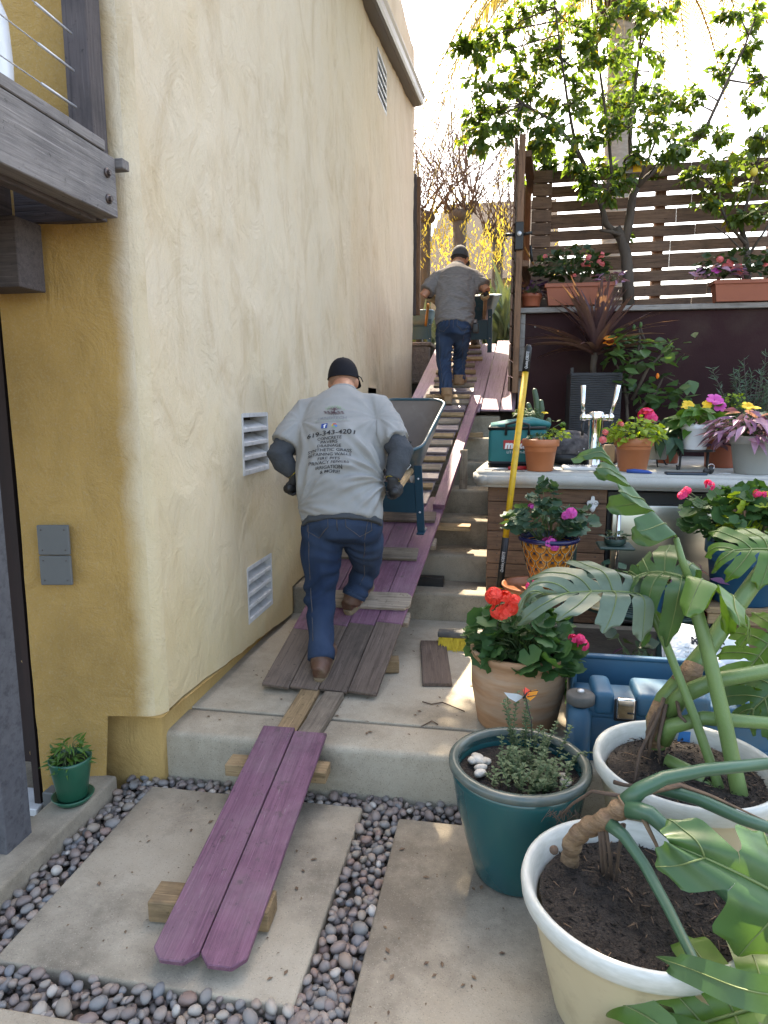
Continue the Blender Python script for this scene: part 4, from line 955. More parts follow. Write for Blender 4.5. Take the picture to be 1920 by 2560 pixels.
def hnd(m, s): return m @ V((s * .268, -1.31, .545))
NL, NR = hnd(NB, -1), hnd(NB, 1)
gripn = (NB.to_3x3() @ V((0, 1, -.2))).normalized()
NJ = dict(pelvis=V((-.805, 3.35, 1.03)), waist=V((-.825, 3.40, 1.22)), chest=V((-.845, 3.50, 1.44)), upper=V((-.855, 3.58, 1.585)), neckb=V((-.86, 3.645, 1.665)), neck=V((-.865, 3.68, 1.69)),
          head=V((-.893, 3.80, 1.735)), hup=V((-.06, .20, 1)), look=V((-.05, .95, -.25)), shL=V((-1.035, 3.57, 1.565)), shR=V((-.665, 3.60, 1.585)), elL=V((-1.15, 3.40, 1.345)), elR=V((-.51, 3.43, 1.365)),
          haL=NL + V((.0, -.02, .06)), haR=NR + V((0, -.02, .06)), barL=NL, barR=NR, grip=gripn, hem=V((-.80, 3.335, 1.01)),
          hipL=V((-.905, 3.34, .97)), hipR=V((-.705, 3.36, .985)), knL=V((-.925, 3.36, .635)), knR=V((-.735, 3.66, .71)), anL=V((-.875, 3.17, .34)), anR=V((-.80, 3.60, .545)),
          heelL=V((-.865, 3.105, .242)), toeL=V((-.865, 3.34, .325)), heelR=V((-.825, 3.575, .45)), toeR=V((-.745, 3.82, .545)))
NJ['haL'].z += .01
NRr = dict(hip=.197, waist=.225, chest=.225, belly=.165, hem=.213, dep=1.05, arm=.058, thigh=.108, knee=.082, calf=.068, slv=.088)
man, shirt, mr, mu, mf = person('man in pale printed T-shirt and black cap pushing the nearer wheelbarrow', NJ, NRr, dict(cap='cap_black', shirt='shirt', sleeve=.78, under=True, boot='boot', glove='glove_dark', cuff='glove_yellow'))
FL, FR = hnd(FB, -1), hnd(FB, 1)
gripf = (FB.to_3x3() @ V((0, 1, -.2))).normalized()
FJ = dict(pelvis=V((-.485, 6.62, 2.33)), waist=V((-.485, 6.68, 2.48)), chest=V((-.485, 6.78, 2.68)), upper=V((-.487, 6.86, 2.83)), neckb=V((-.485, 6.92, 2.91)), neck=V((-.48, 6.95, 2.94)),
          head=V((-.468, 7.04, 3.01)), hup=V((.05, .22, 1)), look=V((.12, .95, -.25)), shL=V((-.665, 6.85, 2.80)), shR=V((-.315, 6.86, 2.80)), elL=V((-.80, 6.74, 2.62)), elR=V((-.185, 6.76, 2.66)),
          haL=FL + V((.0, -.02, .06)), haR=FR + V((0, -.02, .06)), barL=FL, barR=FR, grip=gripf, hem=V((-.485, 6.61, 2.315)),
          hipL=V((-.57, 6.62, 2.27)), hipR=V((-.40, 6.62, 2.28)), knL=V((-.575, 6.62, 1.99)), knR=V((-.44, 6.84, 2.05)), anL=V((-.52, 6.34, 1.70)), anR=V((-.435, 6.74, 1.83)),
          heelL=V((-.50, 6.26, 1.60)), toeL=V((-.535, 6.44, 1.53)), heelR=V((-.44, 6.73, 1.735)), toeR=V((-.40, 6.95, 1.83)))
FRr = dict(hip=.165, waist=.175, chest=.19, belly=.12, hem=.175, dep=.9, arm=.046, thigh=.085, knee=.066, calf=.056, slv=.078)
man2, shirt2, mr2, mu2, mf2 = person('man in heather grey T-shirt and grey cap pushing a wheelbarrow through the gate', FJ, FRr, dict(cap='cap_grey', shirt='heather', sleeve=.72, boot='boot_tan', glove='glove', cuff='glove_dark', collar=True))
ph = thing('belt_pouch', 'small black pouch clipped to the far man\'s right hip', 'pouch', (-.30, 6.56, 2.30))
MB().bbox((-.31, 6.54, 2.25), (-.25, 6.58, 2.34), .012, None, 2).build('pouch', MT['black'], ph); MB().bbox((-.305, 6.55, 2.34), (-.265, 6.57, 2.375), .006).build('clip', MT['bolt'], ph)
# spectacles of the nearer man
hdn = NJ['head']
MB().sweep([hdn + V((.088, -.03, .03)), hdn + V((.093, .04, .02)), hdn + V((.09, .10, .0))], .003, n=6).build('glasses_temple', MT['ink_black'], man)

# ---- print on the shirt's back
def project(mb, tree, n_, off=.0045):
    out = []
    for v in mb.v:
        hit = tree.ray_cast(v - mf * 1.0, mf, 3.0)
        out.append((hit[0] + hit[1] * off) if hit[0] is not None else v)
    mb.v = out; return mb
bm = bmesh.new(); bm.from_mesh(shirt.data); tree = BVHTree.FromBMesh(bm); bm.free()
def back(px, py): return at(px, py, 3.36)
tilt = V((1, 0, 0.055)).normalized()
def pr_text(nm, txt, cx, cy, wpx, hpx, m, bold=0.0, tl=0.07):
    mb = text_mb(txt, 1.0, bold=bold)
    xs = [v.x for v in mb.v]; yy = [v.y for v in mb.v]
    w0, h0 = max(xs) - min(xs), max(yy) - min(yy); mx, my = (max(xs) + min(xs)) / 2, (max(yy) + min(yy)) / 2
    out = []
    for v in mb.v:
        u = (v.x - mx) / w0 * wpx; t = (v.y - my) / h0 * hpx
        out.append(back(cx + u, cy - t - u * tl + 0.0004 * u * u * (1 if abs(u) > 0 else 0)))
    mb.v = out; project(mb, tree, None); return mb.build(nm, m, shirt)
pr_text('print_name', 'LANDTECH', 829, 1041, 70, 10, MT['ink_grey'], .004)
pr_text('print_subtitle', 'SCENEDYING', 829, 1050.5, 84, 7, MT['ink_pale'], .0, .05)
pr_text('print_motto', 'YOUR VISION A REALITY', 830, 1057.5, 68, 3.2, MT['ink_grey'], 0, .05)
pr_text('print_phone', '619-343-4201', 830, 1091, 117, 13.5, MT['ink_black'], .012, .09)
for txt, cx, cy, wp in (('CONCRETE', 829, 1106.5, 60), ('PAVERS', 829, 1117.5, 42), ('DRAINAGE', 830, 1129, 58), ('SYNTHETIC GRASS', 831, 1141.5, 106), ('RETAINING WALLS', 831, 1154, 103), ('FIRE PITS', 832, 1166.5, 53), ('PRIVACY FENCES', 833, 1178.5, 96), ('IRRIGATION', 834, 1191.5, 64), ('& MORE!', 837, 1203.5, 47)):
    pr_text('print_line', txt, cx, cy, wp, 8.6, MT['ink_black'], .008, .06)
def flatpoly(nm, pts, m, off=.004, sub=3):
    """print of one flat colour: a fan of points given in photo pixels, laid on the shirt"""
    mb = MB(); mb.add([back(*p) for p in pts], [tuple(range(len(pts)))]); project(mb, tree, None, off); return mb.build(nm, m, shirt)
def stroke(mb, pts, w0, w1):
    n = len(pts); vs = []
    for i, p in enumerate(pts):
        a = V((*pts[max(i - 1, 0)], 0)); b = V((*pts[min(i + 1, n - 1)], 0)); t = (b - a).normalized(); nn = V((-t.y, t.x, 0)); ww = w0 + (w1 - w0) * i / (n - 1)
        vs += [back(p[0] + nn.x * ww / 2, p[1] + nn.y * ww / 2), back(p[0] - nn.x * ww / 2, p[1] - nn.y * ww / 2)]
    mb.add(vs, [(2 * i, 2 * i + 1, 2 * i + 3, 2 * i + 2) for i in range(n - 1)])
tb, rb_, gb_ = MB(), MB(), MB()
tx, ty = 832, 1018
stroke(tb, [(tx, ty + 6), (tx + .5, ty), (tx, ty - 6)], 4.5, 2.2)
for k in range(9):
    a = PI * (.08 + .84 * k / 8); L = 11 if 1 < k < 7 else 19
    stroke(tb, [(tx, ty - 2), (tx + .5 * L * math.cos(a), ty - 4 - .4 * 14 * math.sin(a)), (tx + 23 * math.cos(a) * .85, ty - 3 - 16 * math.sin(a) * .85)], 1.6, .6)
    stroke(rb_, [(tx, ty + 5), (tx + 9 * math.cos(a), ty + 6 + 5 * math.sin(a)), (tx + 21 * math.cos(a), ty + 4 + 12 * math.sin(a))], 1.6, .4)
r2 = random.Random(3)
for k in range(120):
    a = r2.uniform(0.02, .98) * PI; q = r2.uniform(.45, 1) ; cx, cy = tx + 26 * q * math.cos(a), ty - 4 - 17 * q * math.sin(a)
    gb_.add([back(cx + .9 * math.cos(t), cy + .7 * math.sin(t)) for t in (0, 1.57, 3.14, 4.71)], [(0, 1, 2, 3)])
for row in range(3):
    for k in range(6):
        cx = tx - 24 + 8.5 * k + 2 * row; cy = ty + 1 + 3.2 * row
        if abs(cx - tx) < 5 or (cx - tx) ** 2 / 27 ** 2 + (cy - ty) ** 2 / 18 ** 2 > 1: continue
        rb_.add([back(cx - 3.4, cy + 1.1), back(cx + 2.2, cy + 1.1), back(cx + 3.4, cy - 1.1), back(cx - 2.2, cy - 1.1)], [(0, 1, 2, 3)])
for nm, b_k, m in (('print_tree', tb, 'ink_brown'), ('print_roots', rb_, 'ink_brown'), ('print_leaves', gb_, 'ink_green')):
    project(b_k, tree, None, .0045); b_k.build(nm, MT[m], shirt)
flatpoly('print_square_logo', [(806, 1064), (821, 1063), (821, 1078), (806, 1079)], MT['ink_blue'])
pr_text('print_square_letter', 'f', 815, 1072, 7, 12, MT['ink_white'], .02)
for o_x in [shirt.children[-1]]:
    for v in o_x.data.vertices: v.co -= mf * .004
for a0, a1, m in ((.15, .75, 'ink_red'), (.75, 1.2, 'ink_yellow'), (1.2, 1.72, 'ink_green'), (1.72, 2.05, 'ink_sky')):
    gm = MB(); stroke(gm, [(838.5 + 5.3 * math.cos(PI * (a0 + (a1 - a0) * k / 6)), 1070 - 5.3 * math.sin(PI * (a0 + (a1 - a0) * k / 6))) for k in range(7)], 2.6, 2.6)
    if m == 'ink_sky': stroke(gm, [(838.5, 1070.2), (841, 1070.1), (844.8, 1070)], 2.5, 2.5)
    project(gm, tree, None); gm.build('print_ring_logo', MT[m], shirt)

# ================================================================== PLANT TOOLS
def leaf_t(wd=.42, fold=.12, curl=.22, rows=5, tip=1.0, wave=0.0, shape=None):
    shape = shape or [0.04, .34, .5, .4, .2, 0.0]
    mb = MB(); vs = []; n = len(shape)
    for i, h in enumerate(shape):
        t = i / (n - 1); z = -curl * t * t
        for s in (-1, 0, 1):
            vs.append((t, s * h * wd * 2, z + abs(s) * fold * h * wd * 2 + wave * math.sin(9 * t + s) * abs(s)))
    fs = [(3 * i + k, 3 * i + 3 + k, 3 * i + 4 + k, 3 * i + 1 + k) for i in range(n - 1) for k in (0, 1)]
    return mb.add(vs, fs, True)
def round_t(lobes=7, cup=.25, seed=0, notch=.55):
    r = random.Random(seed); mb = MB(); n = lobes * 2; vs = [(0.0, 0, 0)]
    for ring, q in ((1, .55), (2, 1.0)):
        for j in range(n + 1):
            a = -PI + .22 + (2 * PI - .44) * j / n
            rr = q * (1 + (.09 if j % 2 else -.05) * (ring == 2)) * r.uniform(.95, 1.05)
            vs.append((.0 + rr * math.cos(a), rr * math.sin(a), cup * q * q * (.7 + .5 * (j % 2)) * r.uniform(.7, 1.2)))
    m = n + 1
    fs = [(0, 1 + j, 2 + j) for j in range(n)] + [(1 + j, 1 + m + j, 2 + m + j, 2 + j) for j in range(n)]
    mb.add(vs, fs, True); mb.v = [V((v.x + .0, v.y, v.z)) for v in mb.v]; return mb
def flower_t(pet=5, cup=.35, wd=.42, seed=0):
    mb = MB()
    for k in range(pet):
        a = 2 * PI * k / pet; c, s = math.cos(a), math.sin(a)
        vs = []
        for t, h in ((0.05, .1), (.5, wd), (.85, wd * .95), (1.0, wd * .35)):
            for q in (-1, 1):
                x = t; y = q * h; z = cup * math.sin(t * 1.9) - .18 * t * t + .05 * q * (k % 2)
                vs.append((x * c - y * s, x * s + y * c, z))
        mb.add(vs, [(0, 2, 3, 1), (2, 4, 5, 3), (4, 6, 7, 5)], True)
    return mb
def umbel_t(n=12, seed=0, cup=.3):
    r = random.Random(seed); mb = MB()
    for k in range(n):
        d = V((r.gauss(0, 1), r.gauss(0, 1), abs(r.gauss(0, .8)) + .1)).normalized()
        f = flower_t(5, cup, .45); q = d.to_track_quat('Z', 'Y').to_matrix().to_4x4() @ Matrix.Rotation(r.uniform(0, 6), 4, 'Z')
        mm = Matrix.Translation(d * .58) @ q @ Matrix.Scale(.5, 4); mb.add([mm @ v for v in f.v], f.f, True)
    return mb
OV = [leaf_t(.42, .15, .2), leaf_t(.46, .1, .4), leaf_t(.38, .2, .05), leaf_t(.44, .12, -.15)]
CI = [leaf_t(.26, .25, .15, shape=[.05, .36, .5, .42, .22, 0]), leaf_t(.28, .12, .35), leaf_t(.24, .3, .0), leaf_t(.3, .2, .5)]
RO = [round_t(7, .28, 1), round_t(6, .15, 2), round_t(7, -.15, 3), round_t(6, .38, 4)]
NA = [leaf_t(.13, .3, .3), leaf_t(.15, .2, .1), leaf_t(.12, .3, .6)]
BL = [leaf_t(.35, .15, .2, shape=[.05, .5, .35, 0]), leaf_t(.4, .1, .5, shape=[.05, .5, .35, 0])]
FL = [flower_t(5, .35, .42)]; UM = [umbel_t(11, 1), umbel_t(13, 2)]
_cache = {}
def scatter(parent, nm, temps, m, mats, nind=300, stuff='foliage', near=None):
    """the nind pieces that show largest become parts, the rest one stuff part"""
    if not mats: return
    key = (id(temps), m.name, nm)
    if key not in _cache: _cache[key] = [t.mesh(nm, m) for t in temps]
    ms = _cache[key]
    def shown(M_):
        p = M_.translation; d = (p - V((0, 0, EYE))); wv_ = d.dot(FWD)
        px = d.dot(RGT) / max(wv_, .01); py = d.dot(UPV) / max(wv_, .01)
        ok = abs(px) < .58 and abs(py) < .77 and wv_ > 0
        return -(M_.to_scale().x / max(.1, d.length)) - (100 if ok else 0)
    mats = sorted(mats, key=shown); rest = MB()
    for i, M_ in enumerate(mats):
        k = rnd.randrange(len(temps))
        if i < nind:
            o = bpy.data.objects.new(nm, ms[k]); link(o, parent, M_)
        else: rest.add([M_ @ v for v in temps[k].v], temps[k].f, True)
    if rest.v: rest.build(stuff, m, parent, kind='stuff')
def lm(p, d, n, s):
    """leaf matrix: grows from p along d, faces n"""
    d = V(d).normalized(); n = V(n); n = n - d * n.dot(d); n = n.normalized() if n.length > 1e-5 else d.orthogonal().normalized()
    y = n.cross(d); return Matrix(((d.x * s, y.x * s, n.x * s, p[0]), (d.y * s, y.y * s, n.y * s, p[1]), (d.z * s, y.z * s, n.z * s, p[2]), (0, 0, 0, 1)))
def rdir(r, up=0.0, spread=1.0):
    return V((r.gauss(0, spread), r.gauss(0, spread), r.gauss(0, spread * .7) + up)).normalized()
def dome(parent, c, rad, n, temps, m, s0, s1, nind=300, nm='leaf', stems=True, seed=1, out=.6, bias=0.0, lo=.45, stem_m='stem_green', stem_r=.0025, droop=0.0, root=None):
    """leaves through a dome-shaped crown over c, on stems from its foot"""
    r = random.Random(seed); c = V(c); mats = []; st = MB(); root = V(root) if root else c - V((0, 0, rad[2] * .15))
    for i in range(n):
        d = rdir(r, .35 + bias); q = r.uniform(lo, 1) ** .6
        p = c + V((d.x * rad[0] * q, d.y * rad[1] * q, d.z * rad[2] * q))
        if p.z < c.z - rad[2] * .25: p.z = c.z - rad[2] * .25 * r.random()
        nrm = (V((d.x * out, d.y * out, .55)) + rdir(r) * .35).normalized()
        ld = (V((d.x, d.y, -droop)) + rdir(r) * .5)
        mats.append(lm(p, ld, nrm, r.uniform(s0, s1)))
        if stems and i % 4 == 0: st.sweep([root + V((d.x * rad[0] * .15, d.y * rad[1] * .15, 0)), root.lerp(p, .5) + V((0, 0, .03)), p], [stem_r * 1.4, stem_r * 1.1, stem_r * .7], n=5)
    scatter(parent, nm, temps, m, mats, nind)
    if st.v: st.build('stem', MT[stem_m], parent)
def blooms(parent, spots, temps, m, size, nm='flower_head', base=None, stem=True, seed=4):
    r = random.Random(seed); st = MB(); mats = []
    for p in spots:
        p = V(p); n = (V((0, -.5, .8)) + rdir(r) * .4).normalized()
        mats.append(lm(p, n.orthogonal(), n, size * r.uniform(.85, 1.15)))
        if base is not None and stem: st.sweep([V(base), V(base).lerp(p, .6) + V((0, 0, .02)), p], .002, n=5)
    scatter(parent, nm, temps, m, mats, 300)
    if st.v: st.build('flower_stem', MT['stem_green'], parent)
def pot(name, label, c, prof, m, soil_z=None, soil_r=None, rim=None, rim_m=None, n=44, cat='flower pot', group=None, soil_m='soil'):
    t = thing(name, label, cat, c, group)
    MB().lathe(prof, n, c).build('pot', MT[m], t)
    if rim: MB().lathe(rim, n, c).build('rim', MT[rim_m or m], t)
    if soil_z: MB().disc(V(c) + V((0, 0, soil_z)), soil_r, 28, .008, 7).build('soil', MT[soil_m], t)
    return t
def tpot(r0, r1, h, th=.006, lip=.012, liph=.03):
    """profile of a common flower pot with a lip"""
    rl = r0 + (r1 - lip - r0) * (h - liph) / h
    return [(0, 0), (r0 * .97, 0), (r0, .006), (rl, h - liph - .004), (r1 - .002, h - liph), (r1, h - liph + .004), (r1, h - .003), (r1 - .003, h), (r1 - th, h - .002), (r1 - th - .006, h - liph), (r0 * .9, .02)]

# ================================================================== GATE AND FENCE
gate = thing('gate', 'tall dark timber gate leaf standing open edge-on beside the path', 'gate', (.08, 6.3, 1.6))
G0, G1 = V((.075, 6.30, 1.72)), V((.165, 7.50, 1.72)); gdv = (G1 - G0).normalized(); gn = V((-gdv.y, gdv.x, 0))
board('stile', G0 + V((.02, 0, -.02)), G0 + V((.02, 0, 2.14)), .055, .09, MT['panel'], gate, up=(0, -1, 0))
board('stile', G1 + V((.02, 0, 0)), G1 + V((.02, 0, 2.12)), .055, .09, MT['panel'], gate, up=(0, -1, 0))
for z in (.15, 1.1, 2.0): board('gate_rail', G0 + V((.02, .06, z)), G1 + V((.02, -.06, z)), .05, .08, MT['panel'], gate, up=gn)
for k in range(15):
    z = .06 + .142 * k
    board('gate_slat', G0 + gn * .045 + V((.0, -.006 * (k % 3), z)), G1 + gn * .045 + V((0, 0, z)), .128, .018, MT['fence'], gate, up=gn)
lz = 3.02
MB().bbox((.055, 6.27, lz - .10), (.125, 6.36, lz + .13), .006).build('latch_plate', MT['black'], gate)
lh = MB().sweep([(.05, 6.30, lz + .03), (-.03, 6.29, lz + .03)], .014, n=10); lh.sweep([(.12, 6.30, lz + .03), (.20, 6.29, lz + .04)], .014, n=10); lh.build('latch_handle', MT['black'], gate)
MB().lathe([(0, 0), (.02, 0), (.02, .006), (0, .006)], 16, (0, 0, 0)).build('lock_ring', MT['steel'], gate).matrix_basis = Matrix.Translation((.09, 6.262, lz + .03)) @ Matrix.Rotation(PI / 2, 4, 'X')
MB().sweep([(.195, 6.5, lz - .02), (.21, 6.5, lz - .16)], .012, n=8).build('gate_cord', MT['black'], gate)
cd = thing('garden_stake', 'thin orange cane leaning on the fence beside the gate latch', 'stake', (.3, 6.9, 2.6))
MB().sweep([at(1312, 618, 6.9), at(1334, 662, 6.9)], .008, n=8).build('cane', MT['orange_wood'], cd)
fence = thing('fence', 'dark brown horizontal slat fence with light gaps behind the trees', 'fence', (.3, 7.15, 2.3))
FZ = [3.80 - .136 * i for i in range(11)]
FA, FB_ = V((.37, 7.12, 0)), V((4.6, 7.24, 0))
frnd = random.Random(11)
for i, z in enumerate(FZ):
    hgt = [.11, .098, .095, .128, .095, .095, .125, .098, .1, .125, .1][i]
    j1 = frnd.uniform(1.1, 1.5); a = FA + V((0, 0, z - .05)); b = FB_ + V((0, 0, z + .02))
    mid = a.lerp(b, j1 / 4.2)
    board('fence_slat', a, mid, hgt, .02, MT['fence'], fence, up=(0, -1, 0)); board('fence_slat', mid + V((.004, 0, frnd.uniform(-.006, .006))), b, hgt, .02, MT['fence'], fence, up=(0, -1, 0))
for x in (1.42, 2.45, 3.6): board('fence_post', (x, 7.20, 2.2), (x, 7.20, 3.84), .09, .09, MT['fence'], fence, up=(0, -1, 0))
for i in range(14):
    z = 3.72 - .117 * i
    board('end_slat', (.215, 6.98, z), (.395, 7.0, z), .108, .03, MT['fence'], fence, up=(0, -1, 0))
board('fence_post', (.30, 7.06, 2.2), (.30, 7.06, 3.80), .10, .09, MT['fence'], fence, up=(0, -1, 0))
board('gate_post', (.17, 7.6, 1.9), (.17, 7.6, 3.85), .10, .10, MT['fence'], fence, up=(0, -1, 0))
rw = thing('planter_wall', 'dark aubergine raised planter wall with a grey wooden cap', 'planter', (.13, 6.5, 1.0))
MB().bbox((.16, 6.50, .9), (4.4, 6.54, 2.41), .003).build('panel', MT['planter_wall'], rw)
MB().bbox((.16, 6.545, .9), (.20, 7.3, 2.41), .003).build('side_panel', MT['planter_wall'], rw)
board('corner_post', (.148, 6.478, 1.0), (.148, 6.478, 2.405), .045, .03, MT['cap'], rw, up=(0, -1, 0))
board('cap_board', (.10, 6.51, 2.455), (4.4, 6.53, 2.465), .13, .045, MT['cap'], rw)
MB().bbox((.21, 6.55, 2.2), (4.4, 7.4, 2.36), .005).build('planter_soil', MT['soil'], rw)
q = at(1338, 816, 6.495); MB().ball(q, (.011, .006, .013), 2).build('wall_stud', MT['cap'], rw)

# ================================================================== COUNTER
ct = thing('outdoor_counter', 'concrete-topped garden bar counter with brown board front beside stairs', 'counter', (-.1, 4.4, .2))
poly = [(-.19, 4.50), (-.17, 4.40), (-.10, 4.345), (3.2, 4.30), (3.2, 5.96), (.02, 5.96), (-.05, 5.6), (-.13, 5.0)]
bm = bmesh.new(); lo = [bm.verts.new((x, y, 1.083)) for x, y in poly]; hi = [bm.verts.new((x, y, 1.18)) for x, y in poly]
bm.faces.new(lo[::-1]); bm.faces.new(hi)
for i in range(8): bm.faces.new((lo[i], lo[(i + 1) % 8], hi[(i + 1) % 8], hi[i]))
bmesh.ops.bevel(bm, geom=bm.edges[:], offset=.022, segments=3, affect='EDGES'); MB().from_bm(bm, None, True).build('worktop', MT['counter'], ct)
MB().box((-.07, 4.44, .2), (.655, 5.9, 1.08)).build('carcass', MT['dark'], ct)
zz = [1.078, .985, .79, .665, .575, .48, .345, .2]
for i in range(7):
    board('front_board', (-.085, 4.41, (zz[i] + zz[i + 1]) / 2), (.655, 4.41, (zz[i] + zz[i + 1]) / 2), zz[i] - zz[i + 1] - .004, .022, MT['panel'], ct, up=(0, -1, 0))
    board('side_board', (-.085, 5.9, (zz[i] + zz[i + 1]) / 2), (-.085, 4.434, (zz[i] + zz[i + 1]) / 2), zz[i] - zz[i + 1] - .004, .015, MT['panel'], ct, up=(-1, 0, 0))
for i in range(7):
    for x in (-.02, .6):
        for q in (.25, .75): MB().ball((x, 4.409, zz[i] + (zz[i + 1] - zz[i]) * q), .0045, 1).build('nail', MT['bolt'], ct)
MB().box((1.34, 4.44, .2), (3.2, 5.9, 1.08)).build('carcass', MT['dark'], ct)
for i in range(7): board('front_board', (1.34, 4.41, (zz[i] + zz[i + 1]) / 2), (3.2, 4.41, (zz[i] + zz[i + 1]) / 2), zz[i] - zz[i + 1] - .004, .022, MT['panel'], ct, up=(0, -1, 0))
op = thing('bottle_opener', 'cast metal bottle opener screwed to the brown counter boards', 'bottle opener', at(1480, 1265, 4.40))
oc = at(1481, 1262, 4.398)
prof = [(-.036, .012), (-.03, .026), (-.012, .03), (-.010, .052), (0, .057), (.010, .052), (.012, .03), (.03, .026), (.036, .012), (.03, -.004), (.02, -.014), (.014, -.036), (0, -.046), (-.014, -.036), (-.02, -.014), (-.03, -.004)]
MB().prism(prof, 0, .012, frame(oc, (1, 0, 0), (0, -1, 0))).build('plate', MT['steel'], op)
MB().ball(oc + V((0, -.014, -.022)), (.017, .012, .02), 2).build('catcher', MT['white_metal'], op)
lettering('lettering', 'Coca-Cola', .022, oc + V((0, -.014, .010)), (1, 0, 0), (0, -1, 0), MT['ink_black'], op, shear=.25)
fr = thing('bar_fridge', 'stainless steel under-counter fridge with a tube handle', 'fridge', (1.0, 4.42, .2))
MB().bbox((.665, 4.46, .2), (1.335, 5.6, 1.06), .004).build('cabinet', MT['black'], fr)
MB().bbox((.69, 4.41, .40), (1.33, 4.455, .985), .008, None, 2).build('door', MT['stainless'], fr)
MB().sweep([(.725, 4.365, .44), (.725, 4.365, .965)], .013, n=12).build('handle', MT['chrome'], fr)
for z in (.47, .93): MB().sweep([(.725, 4.365, z), (.725, 4.42, z)], .008, n=8).build('handle_post', MT['chrome'], fr)
MB().bbox((.69, 4.42, .21), (1.33, 4.45, .385), .003).build('grille', MT['black'], fr)
for k in range(5): MB().bbox((.70, 4.413, .225 + .022 * k), (1.32, 4.421, .235 + .022 * k), .002).build('grille_slat', MT['rubber'], fr)
bc = at(1663, 1597, 4.405); MB().bbox(bc - V((.055, 0, .018)), bc + V((.055, .012, .018)), .008, None, 2).build('badge', MT['bolt'], fr)
lettering('badge_lettering', 'MARVEL', .026, bc + V((0, -.004, 0)), (1, 0, 0), (0, -1, 0), MT['ink_white'], fr)

# ---- things on the counter top
CZ = 1.181
def ctp(px, y): 
    p = at(px, 1100, y); return V((p.x, y, CZ))
tb_ = thing('tool_bag', 'teal nylon tool bag with black base at the counter corner', 'tool bag', ctp(1285, 4.75))
c0 = ctp(1290, 4.80); bx = MB()
bx.bbox((c0.x - .185, 4.67, CZ), (c0.x + .20, 4.95, CZ + .265), .03, None, 3); bx.build('body', MT['teal_fabric'], tb_)
MB().bbox((c0.x - .188, 4.665, CZ + .0), (c0.x + .203, 4.955, CZ + .055), .028, None, 3).build('base', MT['black'], tb_)
MB().sweep([(c0.x - .18, 4.675, CZ + .262), (c0.x + .19, 4.675, CZ + .268), (c0.x + .2, 4.94, CZ + .272), (c0.x - .18, 4.94, CZ + .268), (c0.x - .18, 4.675, CZ + .262)], .011, n=8).build('zip_band', MT['black'], tb_)
fl = MB(); 
fl.sweep([(c0.x - .17, 4.80, CZ + .268), (c0.x - .05, 4.80, CZ + .285), (c0.x + .1, 4.82, CZ + .30), (c0.x + .2, 4.85, CZ + .285)], [.03, .035, .04, .025], [.12, .13, .13, .10], (0, 0, 1), 14); fl.build('lid', MT['teal_fabric'], tb_)
MB().sweep([(c0.x - .07, 4.66, CZ + .22), (c0.x - .07, 4.645, CZ + .29), (c0.x + .0, 4.65, CZ + .31), (c0.x + .08, 4.645, CZ + .29), (c0.x + .08, 4.66, CZ + .22)], .009, n=8).build('carry_handle', MT['black'], tb_)
lb = MB().bbox((c0.x - .085, 4.664, CZ + .125), (c0.x + .12, 4.669, CZ + .185), .002).build('brand_patch', MT['red_plastic'], tb_)
lettering('brand_lettering', 'makita', .068, V((c0.x + .015, 4.6625, CZ + .152)), (1, 0, 0), (0, -1, 0), MT['ink_white'], lb, bold=.004, shear=.15)
lettering('small_lettering', 'LITHIUM-ION', .026, V((c0.x + .015, 4.667, CZ + .105)), (1, 0, 0), (0, -1, 0), MT['ink_white'], tb_)
t = pot('potted_plant', 'trailing lime green plant in terracotta pot beside the teal bag', ctp(1352, 4.50), tpot(.082, .118, .205, lip=.01, liph=.045), 'terracotta', .185, .10, cat='potted plant')
c = ctp(1352, 4.50)
dome(t, c + V((0, 0, .205)), (.09, .09, .035), 50, OV, MT['ivy_leaf'], .018, .03, seed=21, stem_r=.0015)
dome(t, c + V((.10, -.01, .225)), (.085, .06, .05), 60, OV, MT['lime_leaf'], .022, .04, seed=22, stem_r=.0015, root=c + V((.03, 0, .19)))
dome(t, c + V((.10, .02, .30)), (.03, .03, .03), 8, OV, MT['basil_leaf'], .03, .04, seed=23, stem_r=.0015, root=c + V((.03, 0, .19)))
pb = thing('backpack', 'black and grey plaid bag slumped behind the beer tap', 'bag', ctp(1440, 5.0))
c = ctp(1432, 5.0); b = MB(); b.ball(c + V((-.02, 0, .12)), (.17, .13, .125), 3); b.ball(c + V((.13, .0, .10)), (.09, .11, .11), 3)
pbo = b.build('body', MT['plaid'], pb)
for v in pbo.data.vertices:
    v.co += v.normal * (.03 * noise.noise(V(v.co) * 9)); v.co.z = max(v.co.z, CZ + .002)
MB().ball(c + V((-.03, -.03, .05)), (.155, .12, .052), 3).build('base', MT['black'], pb)
MB().sweep([c + V((-.16, -.1, .03)), c + V((-.19, -.13, .05)), c + V((-.17, -.14, .01))], .008, n=6).build('strap', MT['black'], pb)
for k in range(3): MB().ball(c + V((.03 + .035 * k, -.125, .10 + .02 * k)), .006, 1).build('stud', MT['white_metal'], pb)
lt = thing('leather_case', 'tan leather tagged case behind the middle terracotta pot', 'case', ctp(1520, 5.0))
c = ctp(1522, 4.97); MB().ball(c + V((0, 0, .07)), (.09, .09, .07), 3).build('case', MT['boot'], lt); MB().bbox(c + V((-.045, -.098, .03)), c + V((.03, -.085, .15)), .006, None, 2).build('tag', MT['leather_tan'], lt)
